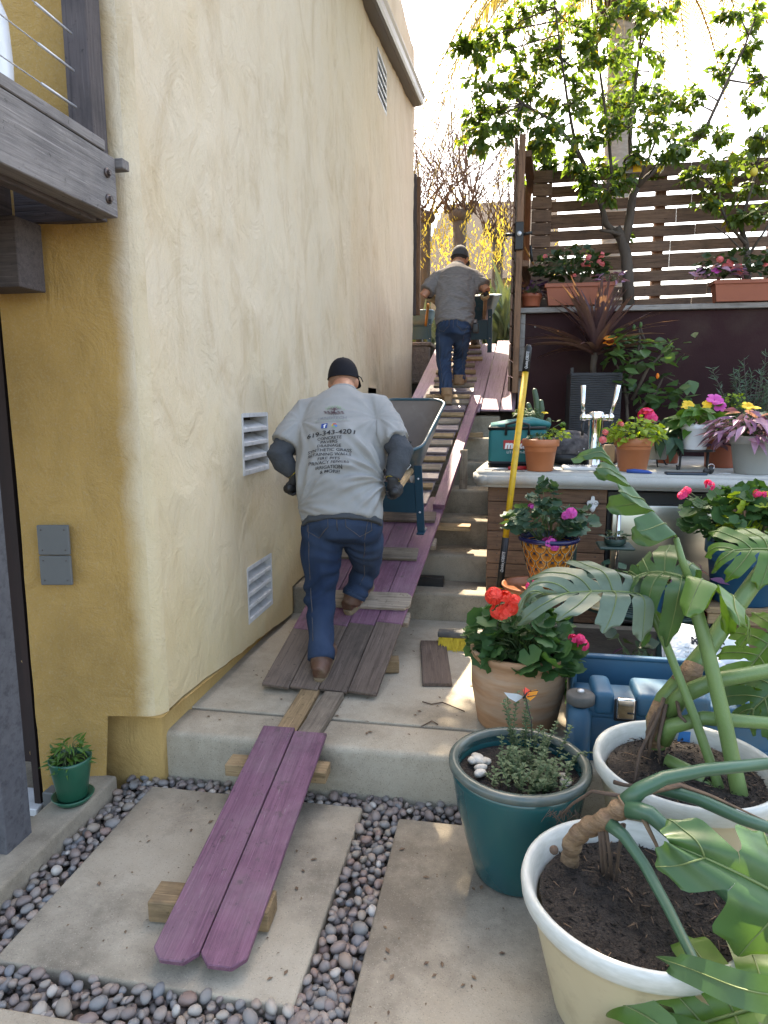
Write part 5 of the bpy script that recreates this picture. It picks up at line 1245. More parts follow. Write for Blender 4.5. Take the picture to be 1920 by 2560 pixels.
# beer tap tower
bt = thing('beer_tap', 'polished chrome beer tower with two tap levers on counter', 'beer tap', ctp(1488, 4.85))
c = ctp(1488, 4.85)
MB().lathe([(0, 0), (.062, 0), (.064, .012), (.05, .016), (.05, .31), (.052, .315), (.052, .365), (.045, .375), (.0, .378)], 40, c).build('column', MT['chrome'], bt)
for s in (-1, 1):
    MB().sweep([c + V((s * .03, -.01, .335)), c + V((s * .085, -.03, .335))], .022, n=14).build('tap_shank', MT['chrome'], bt)
    MB().ball(c + V((s * .09, -.035, .335)), (.024, .024, .03), 2).build('tap_body', MT['chrome'], bt)
    MB().sweep([c + V((s * .09, -.04, .31)), c + V((s * .094, -.06, .25)), c + V((s * .094, -.066, .215))], [.012, .010, .009], n=10).build('spout', MT['black'], bt)
    MB().sweep([c + V((s * .09, -.035, .36)), c + V((s * (.095 + .012 * (s > 0)), -.035, .42)), c + V((s * (.098 + .03 * (s > 0)), -.035, .55))], [.011, .013, .018], n=14).build('tap_lever', MT['chrome'], bt)
dt = thing('drip_tray', 'ribbed white metal drip tray lying under beer tower', 'tray', ctp(1480, 4.62))
c = ctp(1482, 4.63); MB().bbox(c + V((-.185, -.07, 0)), c + V((.19, .07, .022)), .005).build('tray', MT['white_metal'], dt)
for k in range(26): MB().box(c + V((-.175 + .014 * k, -.06, .0225)), c + V((-.169 + .014 * k, .06, .026))).build('tray_rib', MT['steel'], dt)
t = pot('potted_plant', 'bushy lime coleus overflowing a terracotta pot mid counter', ctp(1585, 4.58), tpot(.086, .122, .215, lip=.008, liph=.05), 'terracotta', .19, .10, cat='potted plant')
c = ctp(1585, 4.58)
dome(t, c + V((0, 0, .22)), (.175, .15, .13), 260, BL, MT['lime_leaf'], .03, .055, seed=25, stem_r=.0018)
blooms(t, [c + V((-.10, -.08, .30)), c + V((-.20, -.06, .20)), c + V((-.185, -.05, .25))], UM, MT['rose'], .028)
blooms(t, [c + V((.11, .08, .33)), c + V((.085, .1, .35))], UM, MT['pink'], .062)
t = pot('potted_plant', 'bare grey pot on wire feet behind the lime coleus', ctp(1640, 4.95) + V((0, 0, .05)), tpot(.075, .10, .2), 'grey_pot', .18, .085, cat='potted plant')
c = ctp(1640, 4.95)
for k in range(3): MB().sweep([c + V((.07 * math.cos(2.1 * k + .5), .07 * math.sin(2.1 * k + .5), .052)), c + V((.095 * math.cos(2.1 * k + .5), .095 * math.sin(2.1 * k + .5), .01)), c + V((.11 * math.cos(2.1 * k + .5), .11 * math.sin(2.1 * k + .5), .008))], .005, n=6).build('stand_foot', MT['black'], t)
dome(t, c + V((.06, -.02, .27)), (.13, .11, .08), 40, OV, MT['ivy_leaf'], .06, .10, seed=26, droop=.5)
t = pot('flower_pot', 'small brick red pot half hidden behind the grey pot', ctp(1672, 5.25), tpot(.07, .095, .2), 'trough', .18, .08)
# hibiscus
hb_ = pot('hibiscus', 'tall hibiscus bush with one open orange flower behind counter', V((.62, 6.15, 1.02)), tpot(.13, .17, .3), 'grey_pot', .27, .15, cat='hibiscus')
hs = MB(); hl = []; r = random.Random(31); HY = 6.1
trunks = [[(1570, 1080), (1566, 1000), (1580, 920), (1612, 850), (1600, 815)], [(1568, 1010), (1555, 940), (1530, 890)], [(1590, 1030), (1640, 980), (1660, 940), (1700, 960)], [(1580, 1000), (1620, 920), (1660, 880), (1680, 850)], [(1568, 960), (1590, 900), (1600, 850), (1598, 818)]]
for tr in trunks:
    pts = [at(x, y, HY + .05 * math.sin(x)) for x, y in tr]; hs.sweep(pts, [.016 - .011 * i / (len(pts) - 1) for i in range(len(pts))], n=7)
for (x, y, rr_, n_) in ((1600, 850, 40, 16), (1545, 865, 38, 20), (1560, 900, 40, 22), (1600, 890, 45, 18), (1650, 890, 45, 16), (1690, 870, 40, 10), (1640, 985, 55, 26), (1600, 980, 40, 12), (1690, 975, 45, 16), (1555, 950, 30, 10), (1715, 1005, 30, 8), (1525, 880, 20, 8)):
    for _ in range(n_):
        p = at(x + r.gauss(0, rr_ * .5), y + r.gauss(0, rr_ * .45), HY + r.gauss(0, .14)); d = V((r.gauss(0, 1), r.gauss(-.4, .8), r.gauss(-.15, .5)))
        hl.append(lm(p, d, V((0, -.3, 1)) + rdir(r) * .5, r.uniform(.075, .135)))
hs.build('stem', MT['bark'], hb_); scatter(hb_, 'leaf', OV, MT['hibiscus_leaf'], hl, 300)
blooms(hb_, [at(1520, 852, HY - .1)], [flower_t(5, .5, .5)], MT['orange'], .095, 'flower', None)
blooms(hb_, [at(1525, 864, HY - .12)], [flower_t(5, .9, .4)], MT['orange'], .07, 'flower', None)
for (x, y) in ((1644, 940), (1602, 812), (1585, 818), (1673, 868), (1720, 962)): MB().ball(at(x, y, HY - .06), (.014, .014, .024), 2).build('bud', MT['orange' if x == 1644 else 'hibiscus_leaf'], hb_)
# cordyline in slate planter
co_ = thing('cordyline', 'burgundy sword-leaved cordyline in a tall ribbed black planter', 'cordyline', (.36, 6.15, 1.02))
cb_ = at(1478, 1060, 6.15); cx = cb_.x
for a, b in (((-.205, -.2), (.205, -.19)), ((-.205, .19), (.205, .2)), ((-.205, -.188), (-.195, .188)), ((.195, -.188), (.205, .188))): MB().bbox((cx + a[0], 6.15 + a[1], 1.02), (cx + b[0], 6.15 + b[1], 1.86), .003).build('planter_side', MT['black_pot'], co_)
rb2 = MB()
for k in range(44): rb2.sweep([(cx - .2 + .1 * j, 5.948, 1.04 + .0185 * k + .004 * math.sin(3 * j + k)) for j in range(5)], .0045, n=5)
rb2.build('ribbing', MT['black_pot'], co_, kind='stuff'); MB().box((cx - .19, 5.97, 1.79), (cx + .19, 6.33, 1.80)).build('soil', MT['soil'], co_)
MB().sweep([(cx, 6.13, 1.79), (cx - .01, 6.12, 1.93), (cx, 6.12, 2.03)], [.028, .026, .03], n=10).build('trunk', MT['bark'], co_)
sw = [leaf_t(.052, .5, .35, shape=[.25, .42, .5, .45, .32, .16, 0]), leaf_t(.055, .6, .12, shape=[.25, .42, .5, .45, .32, .16, 0]), leaf_t(.05, .4, .6, shape=[.25, .42, .5, .45, .32, .16, 0])]
r = random.Random(5); mats = []
for k in range(64):
    a = r.uniform(0, 2 * PI); e = r.uniform(.25, 1.5); d = V((math.cos(a) * math.cos(e), math.sin(a) * math.cos(e) * .8, math.sin(e)))
    mats.append(lm(V((cx, 6.12, 2.0)) + V((0, 0, .04 * r.random())), d, V((0, 0, 1)) - d * .3 + V((.01, .02, 0)), r.uniform(.48, .70)))
scatter(co_, 'leaf', sw, MT['cordyline_leaf'], mats, 300)
ta = MB().bbox(at(1428, 925, 5.98) - V((.006, .006, .05)), at(1428, 925, 5.98) + V((.02, .006, .02)), .002); ta.build('plant_tag', MT['black'], co_)
# blue-green shrub behind the counter
sp = thing('spruce_shrub', 'feathery blue-green conifer shrub behind counter at right edge', 'shrub', (1.95, 6.2, 1.02))
r = random.Random(8); mats = []; sb_ = MB()
sc_ = at(1885, 950, 6.2)
for k in range(26):
    tip = at(1885 + r.gauss(0, 42), 885 + r.uniform(0, 130), 6.2 + r.gauss(0, .15)); ba = V((sc_.x + r.gauss(0, .03), 6.2, 1.15)); sb_.sweep([ba, ba.lerp(tip, .6) + V((0, 0, .04)), tip], [.008, .005, .002], n=5)
    for q in range(70):
        p = ba.lerp(tip, r.uniform(.35, 1.02)); d = (tip - ba).normalized() * .6 + rdir(r); mats.append(lm(p, d, rdir(r), r.uniform(.04, .075)))
sb_.build('stem', MT['bark'], sp); scatter(sp, 'needle', [leaf_t(.05, .1, .1, shape=[.3, .5, .4, 0])], MT['spruce_leaf'], mats, 0)
MB().lathe(tpot(.14, .18, .3), 36, (sc_.x, 6.2, 1.02)).build('pot', MT['trough'], sp)
dome(sp, at(1830, 1010, 6.0), (.12, .1, .1), 120, BL, MT['lime_leaf'], .02, .035, 0, seed=14)
# white pot of primroses on a wire stand
ws = thing('plant_stand', 'little black wire stand with curled feet under the white pot', 'plant stand', ctp(1738, 4.75))
c = ctp(1738, 4.75)
MB().sweep([c + V((.12 * math.cos(2 * PI * j / 28), .10 * math.sin(2 * PI * j / 28), .125)) for j in range(30)], .006, n=6, cap=False).build('ring', MT['black'], ws)
MB().disc(c + V((0, 0, .122)), .09, 20).build('plate', MT['black'], ws)
for k in range(4):
    a = .6 + PI / 2 * k; e = V((math.cos(a) * .115, math.sin(a) * .095, 0))
    MB().sweep([c + e + V((0, 0, .124)), c + e * 1.02 + V((0, 0, .03)), c + e * 1.05 + V((0, 0, .008)), c + e * 1.2 + V((0, 0, .007)), c + e * 1.25 + V((0, 0, .02))], .006, n=6).build('leg', MT['black'], ws)
t = pot('potted_plant', 'white pot of yellow primroses standing on black wire stand', c + V((0, 0, .132)), tpot(.07, .095, .165, lip=.004), 'white', .15, .085, cat='potted plant')
dome(t, c + V((0, 0, .30)), (.10, .09, .13), 46, [leaf_t(.3, .15, .35, wave=.03)], MT['primrose_leaf'], .09, .15, seed=41, stems=False)
blooms(t, [c + V((-.085, -.05, .40)), c + V((-.06, 0, .42)), c + V((.05, -.02, .42)), c + V((.07, .02, .40))], FL, MT['butter'], .036, 'flower', c + V((0, 0, .27)))
blooms(t, [c + V((.115, -.02, .43)), c + V((.10, .0, .45)), c + V((.13, 0, .41))], FL, MT['magenta'], .05, 'flower', c + V((0, 0, .27)))
blooms(t, [c + V((.125, -.03, .30)), c + V((.15, 0, .32))], FL, MT['rose'], .04, 'flower', c + V((0, 0, .27)))
dome(t, c + V((.14, -.06, .17)), (.07, .05, .06), 12, [leaf_t(.22, .25, .3)], MT['dark_purple_leaf'], .08, .13, seed=43, stems=False)
dome(t, c + V((-.16, .02, .22)), (.08, .07, .08), 16, [leaf_t(.24, .2, .5)], MT['ivy_leaf'], .1, .16, seed=44, stems=False, droop=.6)
t = pot('flower_pot', 'brick red square-shouldered pot between white pot and grey pot', ctp(1805, 4.98), tpot(.10, .12, .21), 'trough', .19, .10)
dome(t, ctp(1805, 4.98) + V((0, 0, .24)), (.11, .1, .1), 50, [leaf_t(.2, .25, .3)], MT['dark_purple_leaf'], .07, .12, seed=45)
t = pot('potted_plant', 'grey pot spilling pink and purple striped spiderwort at right', ctp(1888, 4.55), tpot(.105, .145, .235, lip=.004, liph=.05), 'grey_pot', .21, .12, cat='potted plant')
c = ctp(1888, 4.55)
dome(t, c + V((-.06, -.02, .25)), (.19, .13, .15), 170, [leaf_t(.17, .3, .3), leaf_t(.15, .35, .1)], MT['striped_leaf'], .08, .14, seed=46, droop=.3)
dome(t, c + V((.07, 0, .31)), (.1, .1, .06), 20, OV, MT['ivy_leaf'], .06, .09, seed=47)
blooms(t, [c + V((-.02, -.02, .40)), c + V((-.06, 0, .41))], FL, MT['butter'], .035, 'flower', c + V((0, 0, .25)))
# succulents beside the bag
t = pot('cactus', 'grey-green finger cactus poking up behind the teal tool bag', ctp(1345, 5.15), tpot(.07, .09, .14), 'terracotta', .12, .08, cat='cactus')
c = ctp(1338, 5.15)
for (a, b) in (((1343, 1030), (1336, 975)), ((1352, 1040), (1352, 1003)), ((1366, 1070), (1372, 1048)), ((1330, 1050), (1320, 1010))):
    p, q = at(*a, 5.15), at(*b, 5.15); MB().sweep([c + V((0, 0, .12)), p, p.lerp(q, .5) + V((.006, 0, 0)), q, q + V((0, 0, .012))], [.018, .022, .022, .018, .008], n=12).build('cactus_finger', MT['succulent'], t)
dome(t, at(1315, 1035, 5.1), (.10, .07, .045), 130, NA, MT['herb_leaf'], .02, .035, seed=51, root=c + V((0, 0, .12)))
blooms(t, [at(1362, 1033, 5.1)], FL, MT['butter'], .03, 'flower', c + V((0, 0, .13)))
# small loose things
sd = thing('screwdriver', 'red-handled screwdriver lying on counter before the bag', 'screwdriver', ctp(1260, 4.5))
a, b_, c_ = at(1212, 1163, 4.42), at(1270, 1158, 4.5), at(1300, 1156, 4.53)
for p in (a, b_, c_): p.z = CZ + .012
MB().sweep([a, b_], .004, n=8).build('shaft', MT['steel'], sd); MB().sweep([b_, b_.lerp(c_, .3), b_.lerp(c_, .6), c_, c_ + V((.07, .02, 0))], [.009, .014, .011, .014, .012], n=10).build('handle', MT['red_plastic'], sd)
for (x, y, l) in ((1243, 4.41, .05), (1290, 4.40, .12)):
    o = thing('screw', 'loose steel screw lying on counter edge ' + ('left of' if x < 1260 else 'right of') + ' the yellow broom handle', 'screw', ctp(x, y)); p = ctp(x, y)
    MB().sweep([p + V((-l / 2, 0, .004)), p + V((l / 2, .005, .004))], .0025, n=6).build('shank', MT['bolt'], o); MB().sweep([p + V((-l / 2, 0, .004)), p + V((-l / 2 - .004, 0, .004))], .005, n=8).build('head', MT['bolt'], o)
k_ = thing('utility_knife', 'blue pen-shaped cutter lying before the coleus pot', 'cutter', ctp(1604, 4.42)); c = ctp(1604, 4.42)
MB().sweep([c + V((-.075, .02, .012)), c + V((-.03, .012, .014)), c + V((.05, 0, .010)), c + V((.075, -.004, .006))], [.010, .014, .011, .004], n=10).build('body', MT['ink_blue'], k_); MB().bbox(c + V((.07, -.008, .003)), c + V((.10, -.004, .008)), .0005).build('blade', MT['steel'], k_)
k_ = thing('phone', 'dark blue smartphone lying flat near the counter edge', 'phone', ctp(1720, 4.42)); c = ctp(1720, 4.40)
MB().bbox(c + V((-.118, -.035, 0)), c + V((.118, .035, .014)), .005, None, 2).build('case', MT['phone'], k_); MB().bbox(c + V((-.112, -.031, .0145)), c + V((.112, .031, .0155)), .0004).build('screen', MT['ink_black'], k_)
k_ = thing('keys', 'bunch of car keys and black fob on the counter', 'keys', ctp(1782, 4.45)); c = ctp(1782, 4.45)
MB().ball(c + V((0, 0, .028)), (.022, .016, .028), 2).build('fob', MT['black'], k_); MB().ball(c + V((-.03, -.02, .02)), (.02, .014, .02), 2).build('fob', MT['black'], k_)
MB().sweep([c + V((.0 + .018 * math.cos(2 * PI * j / 14), -.01, .048 + .016 * math.sin(2 * PI * j / 14))) for j in range(15)], .002, n=5).build('key_ring', MT['chrome'], k_)
for j in range(3): MB().bbox(c + V((.02 + .02 * j, -.03 - .006 * j, .001 + .004 * j)), c + V((.065 + .02 * j, -.016 - .006 * j, .004 + .004 * j)), .001).build('key', MT['steel'], k_)

# ================================================================== LOWER RIGHT: POTS, BROOM, CASE
t = pot('potted_plant', 'green ceramic pot of fresh herbs on its saucer on the kerb', (-1.645, 2.24, .075), [(0, 0), (.052, 0), (.055, .004), (.078, .15), (.080, .165), (.075, .167), (.069, .15), (.05, .03)], 'green_pot', .145, .068, cat='potted plant')
MB().lathe([(0, -.018), (.06, -.018), (.08, .008), (.074, .010), (.056, -.006), (0, -.006)], 40, (-1.645, 2.24, .075)).build('saucer', MT['green_pot'], t)
dome(t, (-1.645, 2.24, .235), (.065, .06, .10), 110, NA, MT['basil_leaf'], .03, .05, seed=61, stem_r=.0013); dome(t, (-1.64, 2.20, .23), (.05, .04, .03), 8, OV, MT['basil_leaf'], .04, .05, seed=62)
# terracotta urn with geranium
UC = V((.095, 2.94, .2))
t = pot('potted_geranium', 'big aged clay pot of red geraniums standing on the landing', UC, [(0, 0), (.165, 0), (.175, .01), (.205, .18), (.207, .27), (.198, .285), (.200, .305), (.212, .32), (.214, .345), (.200, .35), (.188, .335), (.185, .2)], 'clay', .31, .187, cat='potted plant')
dome(t, UC + V((.0, 0, .36)), (.245, .20, .21), 200, RO, MT['geranium_leaf'], .022, .048, seed=63, stem_r=.003, lo=.55)
dome(t, UC + V((.05, -.06, .33)), (.22, .18, .12), 70, RO, MT['geranium_leaf'], .03, .055, seed=64, stem_r=.003, lo=.7)
def pxs(l, y): return [at(a, b, y) for a, b in l]
blooms(t, pxs([(1262, 1493), (1250, 1510), (1278, 1520), (1262, 1532), (1285, 1505), (1235, 1490), (1245, 1528)], 2.74), UM, MT['coral'], .042, base=UC + V((0, 0, .35)))
blooms(t, pxs([(1325, 1467), (1340, 1463), (1402, 1452)], 2.98), UM, MT['pink'], .030, base=UC + V((0, 0, .35)))
blooms(t, pxs([(1432, 1597), (1457, 1612), (1450, 1598)], 2.85), UM, MT['pink'], .030, base=UC + V((.1, 0, .3)))
# teal glazed pot of herbs
TC = V((.085, 2.20, 0))
t = pot('potted_plant', 'large teal glazed pot of grey-green thyme and white rocks', TC, [(0, 0), (.135, 0), (.145, .012), (.175, .12), (.208, .25), (.226, .36), (.232, .40), (.205, .40), (.205, .36), (.19, .25)], 'teal_glaze', .365, .205, rim=[(.228, .385), (.240, .398), (.240, .412), (.232, .42), (.214, .42), (.205, .41), (.205, .38)], rim_m='rim_glaze', n=64, cat='potted plant')
r = random.Random(77); mats = []; stm = MB()
for k in range(105):
    a = r.uniform(0, 2 * PI); q = math.sqrt(r.random()) * .155
    if a > 2.3 and a < 3.6 and q > .09: continue
    b0 = TC + V((q * math.cos(a) + .02, q * math.sin(a), .365)); h = r.uniform(.05, .17) * (1.35 if q * math.sin(a) > .06 else .75)
    lean = V((r.gauss(0, .35) + .6 * math.cos(a) * q / .15, r.gauss(0, .35) + .5 * math.sin(a) * q / .15, 1)).normalized(); tp = b0 + lean * h
    stm.sweep([b0, b0.lerp(tp, .5) + V((0, 0, .004)), tp], .0015, n=5)
    for j in range(int(h / .006)):
        p = b0.lerp(tp, .2 + .8 * j / (h / .006)); aa = j * 2.4; d = V((math.cos(aa), math.sin(aa), .45)); mats.append(lm(p, d, V((0, 0, 1)), r.uniform(.010, .021)))
stm.build('stem', MT['stem_green'], t); scatter(t, 'sprig_leaf', [leaf_t(.36, .15, .2, shape=[.1, .5, .4, 0])], MT['herb_leaf'], mats, 0)
for k in range(10):
    o = pebble_mesh(40 + k); p = TC + (V((-.165 + .05 * r.random(), -.06 + .13 * r.random(), .375 + .015 * r.random())) if k < 8 else V((.15, -.04 + .03 * k - .24, .375)))
    mm = Matrix.Translation(p) @ Matrix.Rotation(r.uniform(0, 6), 4, 'Z') @ Matrix.Scale(r.uniform(.016, .028), 4); o.v = [mm @ v for v in o.v]; o.build('white_rock', MT['stone_white'], t)
bf = thing('butterfly_stake', 'red and white plastic butterfly ornament on a thin wire stake', 'garden ornament', TC + V((.0, .1, .37)))
bp_ = at(1313, 1737, 2.38)
MB().sweep([TC + V((.05, .10, .36)), at(1328, 1800, 2.36), bp_], .0016, n=6).build('wire', MT['black'], bf)
def wing(nm, pts, m, y0): MB().add([at(a, b, y0 + dy) for a, b, dy in pts], [tuple(range(len(pts)))]).build(nm, m, bf)
wing('wing', [(1310, 1742, 0), (1295, 1735, -.03), (1268, 1732, -.05), (1260, 1731, -.055), (1272, 1745, -.04), (1290, 1755, -.02)], MT['white'], 2.38); wing('wing', [(1312, 1742, 0), (1322, 1728, .02), (1340, 1724, .03), (1346, 1726, .03), (1340, 1740, .02), (1326, 1752, .01)], MT['orange'], 2.38)
wing('wing', [(1310, 1740, 0), (1308, 1725, .02), (1312, 1718, .03), (1326, 1726, .025), (1322, 1738, .01)], MT['coral'], 2.381)
MB().sweep([at(1318, 1732, 2.375), at(1308, 1746, 2.37)], [.003, .004], n=8).build('body', MT['black'], bf)
for a, b in (((1322, 1729), (1345, 1726)), ((1318, 1742), (1341, 1738)), ((1310, 1738), (1311, 1719)), ((1313, 1737), (1326, 1726))): MB().sweep([at(*a, 2.372), at(*b, 2.392)], .0016, n=5).build('wing_vein', MT['black'], bf)
# two cream pots for the monsteras
def cream(label, c, R, h):
    return pot('flower_pot', label, c, [(0, 0), (R * .66, 0), (R * .68, .01), (R * .90, h - .09), (R * .93, h - .075), (R * .97, h - .055)], 'cream_pot', h - .05, R * .84, rim=[(R * .965, h - .06), (R * 1.0, h - .045), (R * 1.01, h - .02), (R * .995, h - .004), (R * .965, h), (R * .93, h - .008), (R * .90, h - .03), (R * .86, h - .07)], rim_m='cream_rim', n=72)
C1 = V((at(1585, 2300, 1.70).x, 1.70, 0)); cp1 = cream('scuffed cream pot nearest the camera holding dark soil', C1, .295, .37)
C2 = V((at(1712, 1925, 2.19).x, 2.19, 0)); cp2 = cream('cream pot with blue tape behind the nearest cream pot', C2, .285, .475)
for cc_, R_, h_, p_ in ((C1, .24, .322, cp1), (C2, .235, .43, cp2)):
    cl = MB(); r = random.Random(int(cc_.y * 100))
    for k in range(900):
        a = r.uniform(0, 2 * PI); q = math.sqrt(r.random()) * R_; s_ = r.uniform(.003, .010) * (2 if r.random() < .04 else 1)
        e = V((r.uniform(-1, 1), r.uniform(-1, 1), r.uniform(-.3, .5))).normalized(); p = cc_ + V((q * math.cos(a), q * math.sin(a), h_ + .002)); y = e.orthogonal().normalized(); z = e.cross(y)
        cl.add([p - e * s_, p + y * s_ * .4, p + z * s_ * .5, p + e * s_], [(0, 1, 2), (1, 3, 2), (0, 2, 1), (0, 3, 1), (0, 2, 3)])
    cl.build('soil_crumbs', MT['soil'], p_, kind='stuff')
    cl = MB()
    for k in range(60):
        a = r.uniform(0, 2 * PI); q = math.sqrt(r.random()) * R_; p = cc_ + V((q * math.cos(a), q * math.sin(a), h_ + .005)); e = rdir(r); e.z *= .3; s_ = r.uniform(.006, .02)
        cl.sweep([p - e * s_, p + e * s_], .0013, n=4)
    cl.build('bark_chips', MT['litter'], p_, kind='stuff')
tp_ = C2 + V((.06, .237, .425)); MB().add([tp_ + V((-.022, .0, .03)), tp_ + V((.018, .004, .03)), tp_ + V((.012, -.012, -.03)), tp_ + V((-.035, -.015, -.03))], [(0, 3, 2, 1)]).build('tape', MT['blue_tape'], cp2)
# decorative scratched leaves on the cream pots
# blue rolling case
bcs = thing('rolling_case', 'blue plastic rolling tool case with grey wheel and steel latch', 'tool case', (.9, 2.7, .2))
q0 = at(1428, 1705, 2.66); Lx = q0.x
MB().bbox((Lx, 2.64, .0), (Lx + 1.15, 2.80, .415), .02, None, 3).build('body', MT['case_blue'], bcs)
bands = MB()
for (x0, x1) in ((.085, .165), (.245, .52), (.62, 1.15)): bands.bbox((Lx + x0, 2.622, .40), (Lx + x1, 2.81, .50), .022, None, 3)
bands.build('shoulder', MT['case_blue'], bcs)
MB().bbox((Lx + .02, 2.632, .38), (Lx + 1.13, 2.805, .465), .02, None, 3).build('collar', MT['case_blue'], bcs)
for z in (.12, .2, .28): MB().bbox((Lx + .14, 2.628, z), (Lx + 1.1, 2.642, z + .022), .006, None, 2).build('rib', MT['case_blue'], bcs)
MB().lathe([(0, 0), (.042, 0), (.046, .02), (.046, .38), (.03, .40)], 28, (Lx + .035, 2.635, .03)).build('wheel_housing', MT['case_blue'], bcs)
wz = MB().lathe([(0, 0), (.048, 0), (.055, .006), (.055, .036), (.048, .042), (.022, .043), (.02, .048), (0, .048)], 36, (Lx + .035, 2.63, .445)); wz.build('wheel', MT['rubber'], bcs)
MB().lathe([(0, 0), (.013, 0), (.013, .008), (0, .01)], 14, (Lx + .035, 2.63, .492)).build('wheel_bolt', MT['steel'], bcs)
MB().bbox((Lx + .17, 2.604, .40), (Lx + .238, 2.626, .485), .006, None, 2).build('latch', MT['chrome'], bcs); MB().bbox((Lx + .163, 2.618, .385), (Lx + .245, 2.63, .475), .004).build('latch_frame', MT['black'], bcs)
MB().bbox((Lx + .21, 2.60, .425), (Lx + .235, 2.603, .43), .001).build('latch_slot', MT['black'], bcs)
sh = MB(); 
for a, b in (((Lx + .02, 2.99, .2), (Lx + .62, 3.01, .50)), ((Lx + .02, 2.82, .2), (Lx + .04, 2.99, .50)), ((Lx + .60, 2.82, .2), (Lx + .62, 2.99, .50))): sh.bbox(a, b, .006, None, 2)
sh.bbox((Lx + .02, 2.82, .2), (Lx + .6, 2.99, .22), .004); sh.bbox((Lx + .01, 2.985, .495), (Lx + .63, 3.018, .515), .007, None, 2)
sh.build('open_lid', MT['case_blue'], bcs)
sh = MB(); sh.bbox((Lx + .68, 2.98, .2), (Lx + 1.2, 3.0, .47), .006, None, 2).bbox((Lx + .67, 2.97, .465), (Lx + 1.21, 3.01, .49), .007, None, 2).build('open_lid', MT['case_blue'], bcs)
# white sack
sk_ = thing('soil_sack', 'crumpled white printed sack propped behind the blue case', 'sack', (.9, 3.2, .2))
sc0 = at(1775, 1665, 3.12); bm = bmesh.new(); bmesh.ops.create_grid(bm, x_segments=22, y_segments=22, size=.5)
vs = []
mS = frame((sc0.x, 3.13, .40), V((.97, .1, -.16)), V((-.1, -.75, .66)))
for v in bm.verts:
    u, q = v.co.x, v.co.y; puff = max(0, (1 - (2 * u) ** 4)) ** .5 * max(0, (1 - (2 * q) ** 4)) ** .5
    v.co = mS @ V((u * .40 * (1 - .05 * q), q * .46, .075 * puff + .015 * noise.noise(V((u * 7, q * 7, 3))) + .006 * noise.noise(V((u * 22, q * 18, 3)))))
sb_ = MB().from_bm(bm, None, True); sb_.build('sack', MT['bag_white'], sk_)
bm = bmesh.new(); bmesh.ops.create_grid(bm, x_segments=2, y_segments=2, size=.5)
for v in bm.verts: v.co = mS @ V((v.co.x * .40, v.co.y * .46, -.02))
MB().from_bm(bm).build('sack_back', MT['bag_white'], sk_)
def sackprint(nm, txt, u, q, size, m, **k):
    mb = text_mb(txt, size, **k); mb.v = [mS @ V((u + v.x, q + v.y, .088)) for v in mb.v]; mb.build(nm, m, sk_)
def sackpoly(nm, pts, m): MB().add([mS @ V((u, q, .0865)) for u, q in pts], [tuple(range(len(pts)))]).build(nm, m, sk_)
sackpoly('print_band', [(-.09, .135), (-.075, .165), (.0, .175), (.03, .16), (.03, .135)], MT['ink_black']); sackprint('print_word', 'M, CAC', -.035, .112, .045, MT['ink_black'], bold=.003)
sackpoly('print_badge', [(.02, -.02), (.04, .03), (.09, .05), (.14, .02), (.145, -.03)], MT['ink_black']); sackprint('print_badge_word', 'ITRUS', .085, .0, .04, MT['ink_white'], bold=.002)
sackprint('print_word', 'S & CITRUS', -.08, .0, .022, MT['ink_black'], bold=.001)
for k in range(3): sackprint('print_word', 'soil mix', -.12, .075 - .02 * k, .014, MT['ink_black'])
for k in range(3): sackprint('print_word', 'premium quality', .06, -.07 - .03 * k, .024, MT['ink_black'])
# push broom
br = thing('push_broom', 'yellow-handled push broom with black grips leaning on the counter', 'broom', (.1, 3.9, .2))
h0, h1 = at(1238, 1560, 4.08), at(1322, 862, 4.27)
def hb(t): return h0.lerp(h1, t)
tt = lambda py: (1560 - py) / (1560 - 862)
MB().sweep([hb(tt(1468)), hb(tt(928))], .019, n=18).build('handle', MT['yellow'], br)
MB().sweep([hb(tt(928)), hb(tt(870)), hb(1.0)], [.0215, .0215, .013], n=18).build('top_grip', MT['black'], br)
MB().sweep([hb(tt(1466)), hb(tt(1340))], .0215, n=18).build('lower_grip', MT['black'], br)
MB().sweep([hb(tt(1560)), hb(tt(1466))], .015, n=14).build('worn_end', MT['dark_wood'], br)
ga_, gb2 = at(1243, 1440, 4.08), at(1252, 1385, 4.10)
lettering('grip_lettering', 'Quickie JOBSITE', .026, (hb(tt(1400)) + V((0, -.0225, 0))), (h1 - h0), V((0, -1, 0)), MT['ink_white'], br, shear=.2, stretch=.7)
lettering('grip_lettering', 'Quickie JOBSITE', .024, (hb(tt(900)) + V((0, -.0225, 0))), (h1 - h0), V((0, -1, 0)), MT['ink_white'], br, shear=.2, stretch=.62)
BH = V((-.05, 3.93, .2))
MB().bbox((-.345, 3.80, .262), (.27, 3.865, .297), .008, None, 2).build('head_block', MT['rubber'], br)
r = random.Random(9); bs = MB()
for k in range(1500):
    x = r.uniform(-.335, .26); y = r.uniform(3.805, 3.86); e = V((r.gauss(0, .012) + (.01 if r.random() < .5 else -.01), (y - 3.83) * 1.1 - .025 + r.gauss(0, .01), -.062 - r.uniform(0, .018)))
    p = V((x, y, .265)); bs.add([p + V((-.0022, 0, 0)), p + V((.0022, 0, 0)), p + e + V((.0018, 0, 0)), p + e + V((-.0018, 0, 0))], [(0, 1, 2, 3)])
bs.build('bristles', MT['bristle'], br, kind='stuff')
MB().sweep([(-.16, 3.835, .295), at(1222, 1535, 4.02), hb(tt(1500))], .005, n=8).build('brace_rod', MT['bolt'], br); MB().sweep([(.1, 3.835, .295), hb(tt(1500))], .005, n=8).build('brace_rod', MT['bolt'], br)
MB().sweep([(-.035, 3.835, .29), hb(tt(1560))], .018, n=12).build('socket', MT['black'], br)
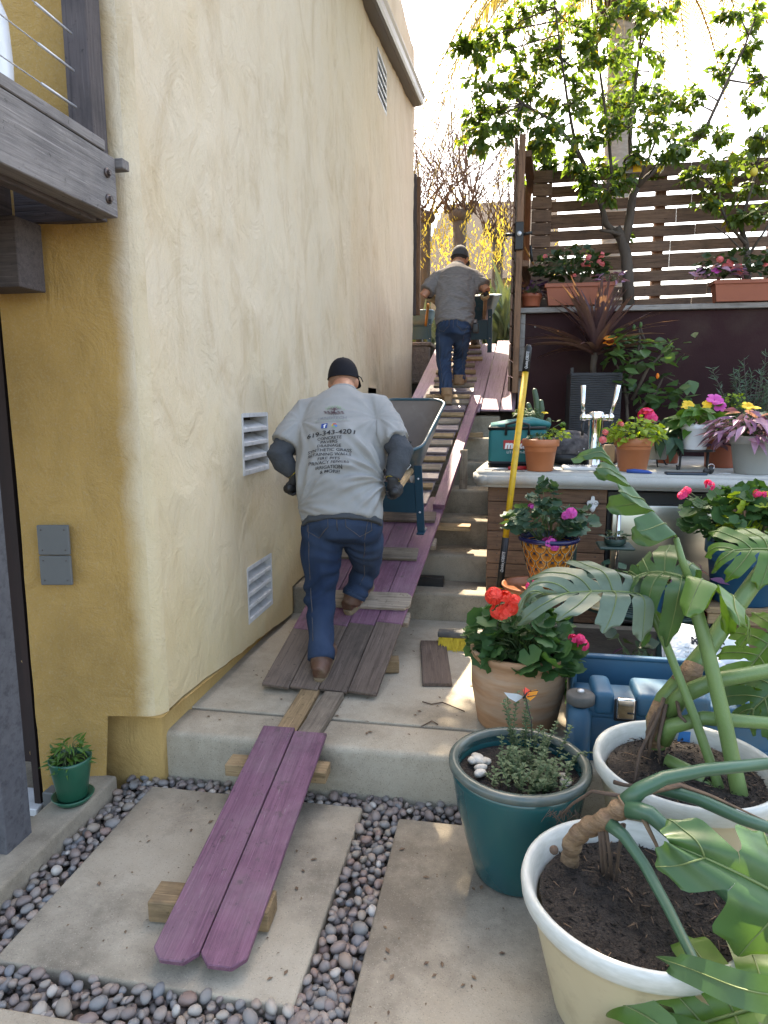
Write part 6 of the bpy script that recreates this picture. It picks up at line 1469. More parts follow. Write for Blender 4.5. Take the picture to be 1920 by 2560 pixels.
# talavera pot on its saucer and stool
TQ = V((at(1368, 1440, 3.86).x, 3.86, .56))
st_ = thing('plant_stool', 'dark wire plant stool hidden behind geranium under orange patterned pot', 'plant stand', (TQ.x, 3.86, .2))
MB().disc((TQ.x - .02, 3.86, .555), .19, 28).build('seat', MT['green_stand'], st_)
for k in range(4): a = .8 + PI / 2 * k; MB().sweep([(TQ.x - .02 + .16 * math.cos(a), 3.86 + .16 * math.sin(a), .553), (TQ.x - .02 + .18 * math.cos(a), 3.86 + .18 * math.sin(a), .2)], .008, n=6).build('leg', MT['green_stand'], st_)
sa_ = thing('saucer', 'round brown clay saucer under the orange patterned pot', 'saucer', TQ)
MB().lathe([(0, 0), (.155, 0), (.18, .03), (.178, .04), (.168, .036), (.15, .012), (0, .010)], 44, (TQ.x - .075, 3.84, .56)).build('dish', MT['saucer'], sa_)
def tal(z): return .088 + (.158 - .088) * z / .275
t = pot('potted_geranium', 'orange scale-patterned pot with navy rim holding purple-pink geranium', TQ + V((0, 0, .02)), [(0, 0), (.085, 0)] + [(tal(z * .0275), z * .0275) for z in range(11)] + [(.14, .26)], 'orange_glaze', .255, .142, rim=[(.158, .27), (.168, .275), (.172, .287), (.166, .298), (.152, .298), (.145, .28), (.142, .25)], rim_m='cobalt', cat='potted plant')
ink = MB(); whl = MB(); tb0 = TQ + V((0, 0, .02))
def tp3(a, z, off=.0015): rr_ = tal(z) + off; return tb0 + V((rr_ * math.cos(a), rr_ * math.sin(a), z))
rows = 6; ncol = 13
for k in range(rows):
    zt = .272 - .0465 * k; hh = .056
    for j in range(ncol):
        a = 2 * PI * (j + .5 * (k % 2)) / ncol; w_ = PI / ncol
        def sc(u, q): return tp3(a + u * w_, max(.002, zt - hh * q))
        out = [(-1, .0), (-1.0, .35), (-.72, .72), (0, 1.05), (.72, .72), (1.0, .35), (1, 0)]
        ink.sweep([sc(*o) for o in out], .0016, n=4); whl.sweep([sc(u * .86, q * .93) for u, q in out], .0011, n=4)
        for u in (-.55, -.28, 0, .28, .55): ink.sweep([sc(0, .02), sc(u * .7, .3), sc(u, .66 - .2 * abs(u))], [.0022, .0014, .0009], n=4)
        ink.add([sc(-.3, 0), sc(.3, 0), sc(.16, .26), sc(-.16, .26)], [(0, 3, 2, 1)])
ink.build('scale_outline', MT['ink'], t); whl.build('scale_inner_line', MT['line_white'], t)
dome(t, TQ + V((.0, 0, .38)), (.26, .18, .14), 110, RO, MT['ivy_leaf'], .022, .046, seed=71, stem_r=.002, root=TQ + V((0, 0, .27)))
dome(t, TQ + V((-.03, 0, .52)), (.09, .08, .12), 22, RO, MT['ivy_leaf'], .025, .042, seed=72, stem_r=.002, root=TQ + V((0, 0, .3)))
blooms(t, pxs([(1415, 1290), (1428, 1283), (1380, 1352), (1368, 1358), (1386, 1366)], 3.72), UM, MT['magenta'], .036, base=TQ + V((0, 0, .3)))
blooms(t, pxs([(1327, 1266)], 3.8), UM, MT['magenta'], .024, base=TQ + V((0, 0, .3)))
# green half-round plant stand with its pots
gs = thing('plant_stand', 'dark green half-round metal plant stand before the fridge', 'plant stand', (.75, 3.9, .2))
SZ = .475; sx0 = at(1640, 1540, 3.85).x
sl = MB()
for k in range(9):
    rr_ = .10 + .04 * k; sl.sweep([(sx0 + rr_ * 1.05 * math.cos(PI + PI * j / 20), 4.12 + rr_ * math.sin(PI + PI * j / 20), SZ) for j in range(21)], .006, n=5)
for j in range(7): a = PI + PI * j / 6; sl.sweep([(sx0 + .08 * math.cos(a), 4.12 + .08 * math.sin(a), SZ - .006), (sx0 + .44 * math.cos(a), 4.12 + .42 * math.sin(a), SZ - .006)], .006, n=5)
sl.build('shelf_wires', MT['green_stand'], gs)
rimp = [(sx0 + .45 * math.cos(PI + PI * j / 24), 4.12 + .43 * math.sin(PI + PI * j / 24), SZ - .012) for j in range(25)]
MB().sweep(rimp, [.008] * 25, [.022] * 25, None, 8).build('shelf_rim', MT['green_stand'], gs)
for a in (PI, 1.5 * PI, 2 * PI): board('leg', (sx0 + .43 * math.cos(a), 4.12 + .41 * math.sin(a), .2), (sx0 + .43 * math.cos(a), 4.12 + .41 * math.sin(a), SZ + (.36 if a != 1.5 * PI else 0)), .035, .022, MT['green_stand'], gs, up=(0, -1, 0))
us = at(1528, 1362, 4.0); MB().bbox(us + V((-.075, -.08, -.016)), us + V((.12, .1, .0)), .006).build('upper_shelf', MT['green_stand'], gs)
def spt(px, y): p = at(px, 1500, y); return V((p.x, y, SZ + .008))
def small(label, px, y, r0, r1, h, m, temps, lmn, n, s0, s1, seed, radk=1.0, **k):
    c = spt(px, y); t = pot('potted_plant', label, c, tpot(r0, r1, h, lip=.004), m, h - .02, r1 * .85, cat='potted plant')
    dome(t, c + V((0, 0, h + .02)), (r1 * 1.2 * radk, r1 * 1.1 * radk, h * .4 * radk), n, temps, MT[lmn], s0, s1, seed=seed, **k); return t, c
t, c = small('cream ceramic pot with brown line pattern on green stand', 1507, 3.85, .062, .088, .165, 'cream_glaze', OV, 'ivy_leaf', 16, .04, .07, 81)
pt = MB()
for j in range(16):
    for k in range(3): a = 2 * PI * (j + .5 * (k % 2)) / 16; pt.sweep([c + V(((.064 + .026 * z) * math.cos(a + .1 * u), (.064 + .026 * z) * math.sin(a + .1 * u), .03 + .12 * z)) for u, z in ((0, .1 + .27 * k), (.9, .25 + .27 * k), (.2, .38 + .27 * k), (-.7, .25 + .27 * k), (0, .12 + .27 * k))], .0012, n=4)
pt.build('line_pattern', MT['dark_wood'], t); MB().lathe([(0, -.005), (.075, -.005), (.088, .008), (.084, .012), (0, .004)], 32, c).build('saucer', MT['cream_glaze'], t)
t, c = small('turquoise blue pot with slim red-flowered plant on green stand', 1622, 3.80, .065, .088, .16, 'blue_pot', NA, 'basil_leaf', 40, .05, .09, 82)
blooms(t, [c + V((.05 * k - .08, -.03, .21 + .02 * (k % 2))) for k in range(4)], UM, MT['coral'], .014)
t, c = small('dark red glazed bowl pot on saucer with striped leaves', 1725, 3.86, .085, .125, .16, 'red_pot', [leaf_t(.16, .3, .2)], 'striped_leaf', 18, .09, .14, 83)
MB().lathe([(0, -.004), (.11, -.004), (.135, .012), (.130, .016), (0, .004)], 36, c).build('saucer', MT['red_pot'], t)
t = pot('potted_plant', 'tiny dark tray of rosette succulents on the upper green shelf', us + V((.02, 0, .002)), tpot(.05, .06, .04), 'green_stand', .034, .05, cat='potted plant')
dome(t, us + V((.02, 0, .05)), (.06, .055, .03), 30, [leaf_t(.22, .5, -.3)], MT['succulent'], .03, .05, seed=84, stems=False)
# big blue pot with pink geranium
cr_ = thing('wood_crate', 'pale wooden crate under the big blue geranium pot', 'crate', (1.25, 3.9, .2))
bc_ = V((at(1855, 1475, 3.86).x, 3.86, .555))
for z in (.25, .38, .52): board('crate_slat', bc_ + V((-.22, -.2, z - .555)), bc_ + V((.28, -.2, z - .555)), .09, .02, MT['tan_wood'], cr_, up=(0, -1, 0))
board('crate_top', bc_ + V((-.23, 0, -.002)), bc_ + V((.3, 0, -.002)), .42, .02, MT['tan_wood'], cr_)
t = pot('potted_geranium', 'big blue plastic pot of pink geraniums before the counter', bc_, tpot(.15, .20, .33, lip=.006, liph=.07), 'blue_pot', .30, .18, cat='potted plant')
dome(t, bc_ + V((-.02, 0, .41)), (.32, .24, .22), 210, RO, MT['geranium_leaf'], .026, .050, seed=86, lo=.5, root=bc_ + V((0, 0, .3)))
dome(t, bc_ + V((.03, -.08, .46)), (.22, .14, .18), 60, RO, MT['lime_leaf'], .024, .044, seed=87, root=bc_ + V((0, 0, .3)))
blooms(t, pxs([(1770, 1208), (1775, 1215), (1711, 1232), (1706, 1240), (1718, 1226), (1895, 1235), (1903, 1243), (1912, 1238)], 3.75), UM, MT['pink'], .028, base=bc_ + V((0, 0, .33)))
# low plants between
t = pot('potted_plant', 'low speckled bowl of succulents among pebbles behind blue case', V((at(1612, 1660, 3.22).x, 3.22, .2)), [(0, 0), (.095, 0), (.105, .01), (.118, .13), (.110, .132), (.104, .10), (.09, .02)], 'cream_pot', .11, .10, cat='potted plant', soil_m='earth')
cS = V((at(1612, 1660, 3.22).x, 3.22, .32))
scatter(t, 'leaf', [leaf_t(.17, .5, -.25)], MT['succulent'], [lm(cS + V((-.02 * math.cos(a), 0, 0)), V((math.cos(a), math.sin(a), .55 + .3 * (k % 3))), V((0, 0, 1)), .10 + .02 * (k % 3)) for k, a in enumerate([j * 2.4 for j in range(16)])], 300)
for k in range(14):
    o = pebble_mesh(60 + k); a = k * 1.9; mm = Matrix.Translation(cS + V((.08 * math.cos(a), .08 * math.sin(a), .0))) @ Matrix.Scale(.011, 4); o.v = [mm @ v for v in o.v]; o.build('pebble', MT['pebble'], t)
t = thing('ground_cover_plant', 'dark green trailing plant beside the clay geranium pot', 'plant', (.45, 3.25, .2))
dome(t, (at(1480, 1650, 3.2).x + .03, 3.2, .28), (.20, .15, .12), 60, OV, MT['geranium_leaf'], .06, .11, seed=88); dome(t, (at(1570, 1630, 3.5).x, 3.5, .3), (.1, .1, .2), 20, OV, MT['begonia_leaf'], .06, .10, seed=90)
t = thing('ground_cover_plant', 'purple-leaved trailing plant on the dark bed under stand', 'plant', (.55, 3.5, .2))
dome(t, (at(1500, 1625, 3.45).x, 3.45, .24), (.28, .15, .10), 60, [leaf_t(.2, .25, .3)], MT['dark_purple_leaf'], .06, .1, seed=89)
MB().bbox((.33, 3.02, .2), (2.6, 4.3, .206), .002).build('planting_bed', MT['earth'], kind='structure')

# ================================================================== MONSTERAS
def monstera(parent, base, mid, nrm, L, Wd, nl, m, arch=.5, droop=.35, bend=.7, slit=.45, seed=0, sides=(1, -1), curl=.25, vein=True, a0=2.0, a1=.45, holes=True, gap=(.28, .45)):
    """one big cut leaf: lobes fan off the midrib, parted by slits, joined near it"""
    r = random.Random(seed); f = V(mid).normalized(); n = V(nrm); n = (n - f * n.dot(f)).normalized(); sd = n.cross(f); base = V(base)
    mb = MB(); vn = MB()
    def M(u):
        th = arch * u
        return base + (f * (math.sin(th) / arch if arch else u) - n * ((1 - math.cos(th)) / arch if arch else 0)) * L
    def T(u): return f * math.cos(arch * u) - n * math.sin(arch * u)
    def N(u): return n * math.cos(arch * u) + f * math.sin(arch * u)
    R_, K = 16, 6
    for s in sides:
        for i in range(nl):
            u0, u1 = i / nl, (i + 1) / nl; tw = r.uniform(-.25, .25); ln = r.uniform(.9, 1.12); dr = droop * r.uniform(.6, 1.5); sl_ = slit * r.uniform(.85, 1.15); gp = r.uniform(*gap)
            um = (u0 + u1) / 2; grid = []
            for j in range(R_ + 1):
                q = j / R_
                for k in range(K + 1):
                    w_ = k / K
                    g_ = max(max(0, (q - sl_) / (1 - sl_)) ** .55 * gp, (.34 * math.sin(PI * (q - .14) / .2) if holes and .14 < q < .34 and i % 2 == 0 else 0))
                    w2 = .5 + (w_ - .5) * (1 - g_) * (1 - .62 * max(0, (q - .78) / .22) ** 2)
                    u = u0 + (u1 - u0) * w2
                    ph = a0 + (a1 - a0) * u - bend * q * (.25 + .75 * u) * .5
                    prof = (math.sin(PI * (.16 + .80 * min(u, .999))) ** .65) * ln
                    tipr = 1 - .16 * abs(w_ - .5) ** 2 * 4 * (q > .9)
                    ell = Wd * prof * q * tipr
                    uu = min(1, u)
                    p = M(uu) + (T(uu) * math.cos(ph) + sd * s * math.sin(ph)) * ell
                    z = curl * Wd * .35 * math.sin(min(q, .5) * PI) * 1.0 - dr * Wd * q * q + tw * Wd * .35 * (w2 - .5) * q + .012 * math.sin(q * 7 + i) * q + .05 * Wd * (w2 - .5) ** 2 * 4 * q
                    grid.append(p + N(uu) * z)
            fs = [(j * (K + 1) + k, (j + 1) * (K + 1) + k, (j + 1) * (K + 1) + k + 1, j * (K + 1) + k + 1) for j in range(R_) for k in range(K)]
            if s < 0: fs = [f_[::-1] for f_ in fs]
            mb.add(grid, fs, True)
            vn.sweep([grid[j * (K + 1) + K // 2] + N(um) * .0015 for j in range(0, R_ + 1)], [.0028 - .002 * j / R_ for j in range(R_ + 1)], n=5)
    lf = mb.build('leaf', m, parent)
    if vein:
        vn.sweep([M(k / 10) + N(k / 10) * .002 for k in range(11)], [.005 - .003 * k / 10 for k in range(11)], n=6); vn.build('leaf_vein', MT['vein'], lf)
    return lf
def P(l, y):
    out = []
    for q in l: out.append(at(q[0], q[1], q[2] if len(q) > 2 else y))
    return out
mo = thing('monstera', 'leaning monstera with thick green stalks rooted in nearest cream pot', 'monstera plant', C1 + V((-.12, .07, .32)))
tr_ = P([(1425, 2235, 1.84), (1424, 2150, 1.83), (1432, 2100, 1.81), (1462, 2072, 1.79), (1510, 2052, 1.75), (1555, 2018, 1.74), (1570, 2005, 1.74)], 1.77)
tk = MB(); pts = []; rad = []
for i in range(len(tr_) - 1):
    for k in range(6): pts.append(tr_[i].lerp(tr_[i + 1], k / 6)); rad.append(.026 + .003 * math.sin((i * 6 + k) * 1.35) - .002 * (k % 3 == 0))
tk.sweep(pts, rad, n=16); tk.build('trunk', MT['aerial'], mo); tk2 = MB().ball(at(1385, 2125, 1.78), .013, 2); tk2.build('cut_stub', MT['root'], mo)
for nm, l, r0, r1, m in (('petiole', [(1560, 2012, 1.74), (1600, 1975, 1.75), (1660, 1945, 1.77), (1760, 1925, 1.8), (1960, 1905, 1.85)], .026, .015, 'petiole_dark'),
                         ('petiole', [(1570, 2020, 1.73), (1625, 2035, 1.70), (1680, 2085, 1.68), (1740, 2160, 1.65), (1830, 2250, 1.6), (1960, 2370, 1.55)], .026, .013, 'petiole_dark'),
                         ('petiole', [(1525, 2060, 1.73), (1560, 2090, 1.70), (1610, 2160, 1.66), (1670, 2270, 1.55), (1735, 2400, 1.45), (1790, 2480, 1.36)], .020, .010, 'petiole_dark'),
                         ('petiole', [(1640, 1965, 1.86), (1740, 1995, 1.86), (1850, 2045, 1.84), (1980, 2090, 1.82)], .021, .016, 'petiole_dark')):
    p_ = P(l, 1.7); n_ = len(p_); MB().sweep(p_, [r0 + (r1 - r0) * (k / (n_ - 1)) ** .6 for k in range(n_)], n=14).build(nm, MT[m], mo)
for l in ([(1565, 2010, 1.72), (1600, 2030, 1.70), (1640, 2110, 1.67), (1665, 2170, 1.65)], [(1550, 2060, 1.72), (1580, 2110, 1.685), (1625, 2190, 1.64)], [(1610, 1985, 1.75), (1700, 1962, 1.86), (1780, 1990, 1.86), (1930, 2060, 1.84)]):
    MB().sweep(P(l, 1.7), [.006, .008, .005, .002][:len(l)], [.003, .004, .003, .001][:len(l)], n=6).build('dry_sheath', MT['litter'], mo)
r = random.Random(12)
for l in ([(1505, 2070), (1512, 2130), (1520, 2225, 1.8)], [(1515, 2075), (1525, 2140), (1530, 2215, 1.8)], [(1560, 2060), (1548, 2120), (1535, 2240, 1.79)], [(1500, 2080), (1510, 2215, 1.81)], [(1550, 1990, 1.75), (1480, 1978, 1.8), (1430, 2010, 1.84), (1400, 2040, 1.86)]):
    MB().sweep(P(l, 1.74), [.006 - .001 * k for k in range(len(l))], n=7).build('aerial_root', MT['root'], mo)
fz = MB()
for k in range(40):
    a = at(1400 + r.uniform(-25, 45), 2030 + r.uniform(-8, 8), 1.86); fz.sweep([a, a + V((r.gauss(0, .012), r.gauss(0, .01), -r.uniform(.01, .03)))], .0008, n=4)
fz.build('root_hairs', MT['root'], mo, kind='stuff')
# low right leaves (front plant)
monstera(mo, at(2030, 2430, 1.34), V((-.08, -.30, -.60)), V((-.28, -.70, .66)), .34, .36, 4, MT['monstera_leaf'], arch=.5, droop=.45, bend=.35, slit=.04, seed=3, sides=(-1, 1), a0=1.6, a1=.8, curl=.7, holes=False, gap=(.62, .74))
monstera(mo, at(2000, 2270, 1.50), V((-.62, -.1, .42)), V((-.2, -.6, .75)), .30, .15, 2, MT['monstera_leaf'], arch=.7, droop=.45, slit=.35, seed=5, curl=.5, holes=False)
monstera(mo, at(1960, 2500, 1.40), V((-.75, -.1, -.28)), V((-.1, -.55, .8)), .36, .20, 5, MT['monstera_lit'], arch=.4, droop=.3, slit=.4, seed=6, curl=.3)
mo2 = thing('monstera', 'tall monstera with cut pale leaf rooted in the taped cream pot', 'monstera plant', C2 + V((-.08, .1, .43)))
p_ = P([(1640, 1870, 2.30), (1640, 1800, 2.32), (1665, 1750, 2.34), (1700, 1710, 2.36), (1770, 1620, 2.42), (1860, 1490, 2.5), (1990, 1310, 2.6)], 2.3)
MB().sweep(p_, [.030, .034, .036, .036, .031, .029, .026], n=18).build('trunk', MT['petiole'], mo2)
p_ = P([(1700, 1712, 2.33), (1725, 1690, 2.35), (1735, 1660, 2.37)], 2.3); MB().sweep(p_, [.037, .039, .032], n=14).build('trunk_scar', MT['aerial'], mo2)
p_ = P([(1640, 1865, 2.28), (1638, 1800, 2.29), (1655, 1760, 2.31)], 2.3); MB().sweep(p_, [.026, .030, .030], n=14).build('trunk_scar', MT['aerial'], mo2)
for l, r0, r1, m in (([(1670, 1780, 2.3), (1710, 1735, 2.28), (1790, 1700, 2.26), (1960, 1670, 2.25)], .034, .022, 'petiole'), ([(1655, 1850, 2.27), (1680, 1815, 2.25), (1760, 1795, 2.22), (1970, 1812, 2.2)], .030, .019, 'petiole'),
                     ([(1830, 2090, 2.12), (1795, 1960, 2.14), (1735, 1790, 2.2), (1665, 1610, 2.26), (1628, 1530, 2.28), (1606, 1490, 2.3)], .017, .011, 'petiole'), ([(1880, 2130, 2.08), (1850, 1990, 2.1), (1810, 1800, 2.14), (1765, 1610, 2.2), (1730, 1490, 2.24), (1727, 1455, 2.25)], .026, .019, 'petiole'),
                     ([(1665, 1900, 2.24), (1720, 1925, 2.2), (1790, 1985, 2.12), (1900, 2090, 2.05)], .022, .016, 'petiole'), ([(1727, 1460, 2.25), (1705, 1400, 2.26), (1690, 1345, 2.27)], .014, .009, 'petiole')):
    p_ = P(l, 2.3); n_ = len(p_); MB().sweep(p_, [r0 + (r1 - r0) * k / (n_ - 1) for k in range(n_)], n=14).build('petiole', MT[m], mo2)
for l in ([(1660, 1745, 2.28), (1640, 1800, 2.24), (1600, 1880, 2.2), (1584, 1960, 2.1)], [(1650, 1770, 2.26), (1628, 1840, 2.24), (1622, 1890, 2.24)], [(1665, 1760, 2.27), (1646, 1850, 2.23), (1650, 1900, 2.22)], [(1690, 1740, 2.28), (1700, 1790, 2.22), (1715, 1805, 2.2)], [(1640, 1780, 2.26), (1618, 1830, 2.25), (1618, 1870, 2.25)], [(1535, 1955, 2.02), (1560, 1962, 2.0), (1585, 1964, 2.0)]):
    MB().sweep(P(l, 2.3), [.007 - .0012 * k for k in range(len(l))], n=7).build('aerial_root', MT['root'], mo2)
# the big pale leaf (tip to the left), the dark drooping leaf, the upright one and the sunlit ones
monstera(mo2, at(1606, 1487, 2.3), V((-.90, -.34, .20)), V((.15, -.45, .9)), .36, .20, 5, MT['monstera_pale'], arch=.5, droop=.38, bend=1.1, slit=.42, seed=11, curl=.6, a0=1.9, a1=.15)
monstera(mo2, at(1727, 1450, 2.25), V((-.70, .25, .25)), V((-.25, -.5, .75)), .22, .20, 4, MT['monstera_leaf'], arch=1.3, droop=.9, slit=.35, seed=12, curl=.6)
monstera(mo2, at(1690, 1345, 2.27), V((-.66, .30, .62)), V((.6, .15, .7)), .38, .11, 4, MT['monstera_leaf'], arch=-.25, droop=.75, slit=.30, seed=13, curl=.3, bend=1.0, a0=1.5, a1=.25)
monstera(mo2, at(1727, 1455, 2.25), V((.75, -.25, -.05)), V((.1, .25, 1)), .20, .16, 3, MT['monstera_lit'], arch=1.1, droop=.7, slit=.4, seed=14, curl=.6)
monstera(mo2, at(1960, 1570, 2.5), V((-.55, -.2, -.55)), V((-.5, -.5, .6)), .26, .18, 5, MT['monstera_lit'], arch=.5, droop=.3, slit=.3, seed=15)
monstera(mo2, at(1980, 1380, 2.55), V((-.5, -.1, .1)), V((-.3, -.6, .7)), .22, .16, 4, MT['monstera_lit'], arch=.6, droop=.4, slit=.4, seed=16)
monstera(mo2, at(1985, 1690, 2.4), V((-.5, -.2, -.3)), V((-.3, -.6, .7)), .20, .16, 4, MT['monstera_leaf'], arch=.6, droop=.4, slit=.4, seed=17)

# ================================================================== TROUGHS ON THE PLANTER WALL
def trough(label, px0, px1, py, y, h, seed, n, cat='planter box'):
    a, b = at(px0, py, y), at(px1, py, y); t = thing('planter_box', label, cat, V(((a.x + b.x) / 2, y, a.z)))
    x0, x1, z0 = a.x, b.x, 2.468; d = .15; bm = bmesh.new()
    lo = [(x0 + .03, y - d / 2 + .02), (x1 - .03, y - d / 2 + .02), (x1 - .03, y + d / 2 - .02), (x0 + .03, y + d / 2 - .02)]; hi = [(x0, y - d / 2), (x1, y - d / 2), (x1, y + d / 2), (x0, y + d / 2)]
    vs = [V((*p, z0)) for p in lo] + [V((*p, z0 + h)) for p in hi]
    MB().add(vs, [(0, 1, 5, 4), (1, 2, 6, 5), (2, 3, 7, 6), (3, 0, 4, 7), (3, 2, 1, 0)]).build('trough', MT['trough'], t)
    MB().bbox((x0 - .01, y - d / 2 - .01, z0 + h - .03), (x1 + .01, y - d / 2 + .006, z0 + h + .004), .003).build('lip', MT['trough'], t); MB().bbox((x0 - .012, y - d / 2 - .008, z0 + h - .03), (x0 + .004, y + d / 2, z0 + h + .002), .003).build('lip', MT['trough'], t)
    MB().box((x0 + .01, y - d / 2 + .01, z0 + h - .03), (x1 - .01, y + d / 2 - .01, z0 + h - .02)).build('soil', MT['soil'], t)
    return t, V(((x0 + x1) / 2, y, z0 + h))
t, c = trough('long brick red trough of pink begonias on the planter cap', 1362, 1532, 765, 6.48, .18, 1, 1)
dome(t, c + V((-.08, 0, .12)), (.33, .14, .22), 230, OV, MT['begonia_leaf'], .05, .085, seed=101, stem_r=.003)
dome(t, c + V((.26, -.03, .03)), (.14, .1, .08), 30, [leaf_t(.2, .25, .3)], MT['striped_leaf'], .05, .08, seed=102)
blooms(t, pxs([(1363, 642), (1460, 660), (1468, 668), (1475, 662), (1498, 655), (1503, 638), (1505, 660), (1435, 690), (1472, 645)], 6.40), UM, MT['rose'], .032, base=c)
t, c = trough('long brick red trough of begonias and spiderwort before second citrus', 1778, 2120, 750, 6.48, .17, 2, 1)
dome(t, c + V((-.30, 0, .1)), (.40, .13, .17), 190, OV, MT['begonia_leaf'], .05, .085, seed=103); dome(t, c + V((-.52, -.05, .05)), (.2, .1, .09), 50, [leaf_t(.22, .25, .3)], MT['striped_leaf'], .06, .1, seed=104)
blooms(t, pxs([(1818, 655), (1825, 660), (1812, 665), (1847, 668), (1850, 680), (1800, 648), (1832, 672), (1915, 662)], 6.40), UM, MT['rose'], .034, base=c + V((-.3, 0, 0))); blooms(t, pxs([(1828, 678), (1790, 678)], 6.38), FL, MT['magenta'], .04, base=c + V((-.3, 0, 0)))
t = pot('potted_plant', 'small brown square-looking pot of purple spiderwort beside gate', V((at(1328, 768, 6.5).x, 6.5, 2.468)), tpot(.075, .095, .11, lip=.004), 'trough', .09, .08, cat='potted plant')
dome(t, V((at(1328, 740, 6.5).x, 6.5, 2.60)), (.13, .1, .11), 70, [leaf_t(.22, .25, .3)], MT['dark_purple_leaf'], .05, .08, seed=105)

# ================================================================== TREES
def tree(name, label, limbs, clusters, m, temps, s0, s1, nleaf, nind, seed, fruit=(), extra=(), group=None):
    t = thing(name, label, 'tree', limbs[0][0][0], group); r = random.Random(seed); tk = MB(); lb = MB(); allp = []
    for pts, r0, r1 in limbs:
        n = len(pts); (tk if pts is limbs[0][0] else lb).sweep(pts, [r0 + (r1 - r0) * k / (n - 1) for k in range(n)], n=9)
        for k in range(n - 1):
            for q in range(5): allp.append(pts[k].lerp(pts[k + 1], q / 5))
    tk.build('trunk', MT['bark'], t)
    mats = []; tw = MB()
    for (c, rad, dens) in list(clusters) + list(extra):
        b = min(allp, key=lambda p: (p - c).length); mid = b.lerp(c, .5) + V((r.gauss(0, .04), r.gauss(0, .04), .04)); tw.sweep([b, mid, c], [.008, .006, .003], n=5)
        ns = max(3, int(6 * dens))
        for k in range(ns):
            d = rdir(r, .15); tip = c + V((d.x * rad, d.y * rad, d.z * rad * .9)) * r.uniform(.6, 1.15); s_ = c.lerp(mid, r.uniform(0, .4)); tw.sweep([s_, s_.lerp(tip, .55) + V((0, 0, .02)), tip], [.004, .003, .0015], n=4)
            for q in range(int(nleaf * dens / ns)):
                p = s_.lerp(tip, r.uniform(.15, 1.05)) + rdir(r) * .035; ld = (tip - s_).normalized() * .5 + rdir(r) * .9 + V((0, 0, -.3)); mats.append(lm(p, ld, V((0, -.2, 1)) + rdir(r) * .8, r.uniform(s0, s1)))
    lb.build('limbs', MT['bark'], t); tw.build('twigs', MT['bark'], t, kind='stuff'); scatter(t, 'leaf', temps, m, mats, nind, 'crown')
    for p in fruit: MB().ball(p, (.032, .032, .038), 2).build('lemon', MT['lemon'], t)
    return t
LY = 6.85
def L_(l, y=LY): return [at(a, b, y + (q[0] if q else 0)) for a, b, *q in l]
limbs = [(L_([(1572, 770), (1570, 700), (1566, 640), (1555, 600), (1540, 570)]), .055, .045), (L_([(1555, 600), (1515, 560), (1500, 500), (1470, 430), (1440, 370, -.1), (1380, 300, -.2), (1290, 250, -.3)]), .032, .01),
         (L_([(1560, 615), (1572, 560), (1582, 490), (1590, 470)]), .042, .034), (L_([(1590, 470), (1578, 420), (1575, 350), (1582, 260), (1600, 120), (1610, -60)]), .026, .008), (L_([(1590, 470), (1620, 440), (1680, 390, .1), (1760, 330, .2), (1820, 200, .2), (1860, 120, .2), (1890, 40, .2)]), .025, .007),
         (L_([(1500, 500), (1530, 440), (1520, 330), (1500, 180), (1480, 20), (1470, -120)]), .018, .006), (L_([(1440, 370, -.1), (1420, 260), (1400, 120), (1380, -50)]), .016, .005), (L_([(1560, 590), (1530, 580, -.1), (1500, 575, -.15)]), .02, .012), (L_([(1590, 470), (1620, 400), (1660, 300), (1680, 250)]), .014, .005), (L_([(1820, 200, .2), (1880, 210, .3), (1930, 190, .3)]), .01, .004), ([at(1380, -50, LY), V((-.1, 6.6, 5.95)), V((-.8, 6.4, 6.15)), V((-1.5, 6.3, 6.25))], .012, .005)]  # last limb, out of view, added to carry the shading clusters
cl = [(1330, 40, 70), (1420, 60, 80), (1520, 40, 80), (1640, 30, 60), (1250, 110, 60), (1340, 150, 80), (1430, 170, 80), (1520, 150, 80), (1610, 110, 70), (1190, 150, 50), (1150, 135, 35), (1240, 210, 60), (1330, 240, 70), (1420, 260, 80), (1510, 250, 80), (1600, 220, 70), (1680, 260, 60), (1230, 290, 60), (1190, 310, 50), (1205, 350, 40), (1300, 320, 60), (1390, 340, 70), (1480, 340, 70), (1570, 320, 70), (1660, 310, 60), (1330, 400, 60), (1420, 410, 50), (1500, 420, 60), (1600, 400, 60), (1680, 370, 50), (1345, 350, 50), (1530, 470, 50), (1450, 450, 40), (1620, 450, 40), (1560, 270, 60), (1465, 110, 60), (1290, 180, 50), (1380, 420, 40)]
cr2 = [(1750, 250, 50), (1800, 190, 50), (1850, 130, 55), (1890, 60, 50), (1830, 40, 40), (1900, 200, 45), (1870, 270, 40), (1800, 340, 40), (1740, 340, 40), (1560, 595, 18)]
r = random.Random(2)
clus = [(at(a, b, LY + r.uniform(-.55, .45)), q / 245., 1.0) for a, b, q in cl] + [(at(a, b, LY + r.uniform(-.2, .4)), q / 245., .6 if q > 20 else .25) for a, b, q in cr2]
shade_crown = []  # unseen crown clusters added above the view to shade the foreground
for _ in range(60):
    y = r.uniform(5.6, 7.4); shade_crown.append((V((r.uniform(-1.75, 1.5), y, 1.62 + .527 * y + r.uniform(.6, 1.7))), .45, 1.9))
for x_ in (-.4, -.1, .2, .55):  # more added clusters, set on the sun's rays to pavers and pots
    for y_ in (1.4, 1.8, 2.2, 2.7):
        z_ = 5.95 + r.uniform(-.1, .5); l_ = z_ / math.tan(SUN_EL); shade_crown.append((V((x_ + math.sin(SUN_AZ) * l_, y_ + math.cos(SUN_AZ) * l_, z_)), .34, 2.2))
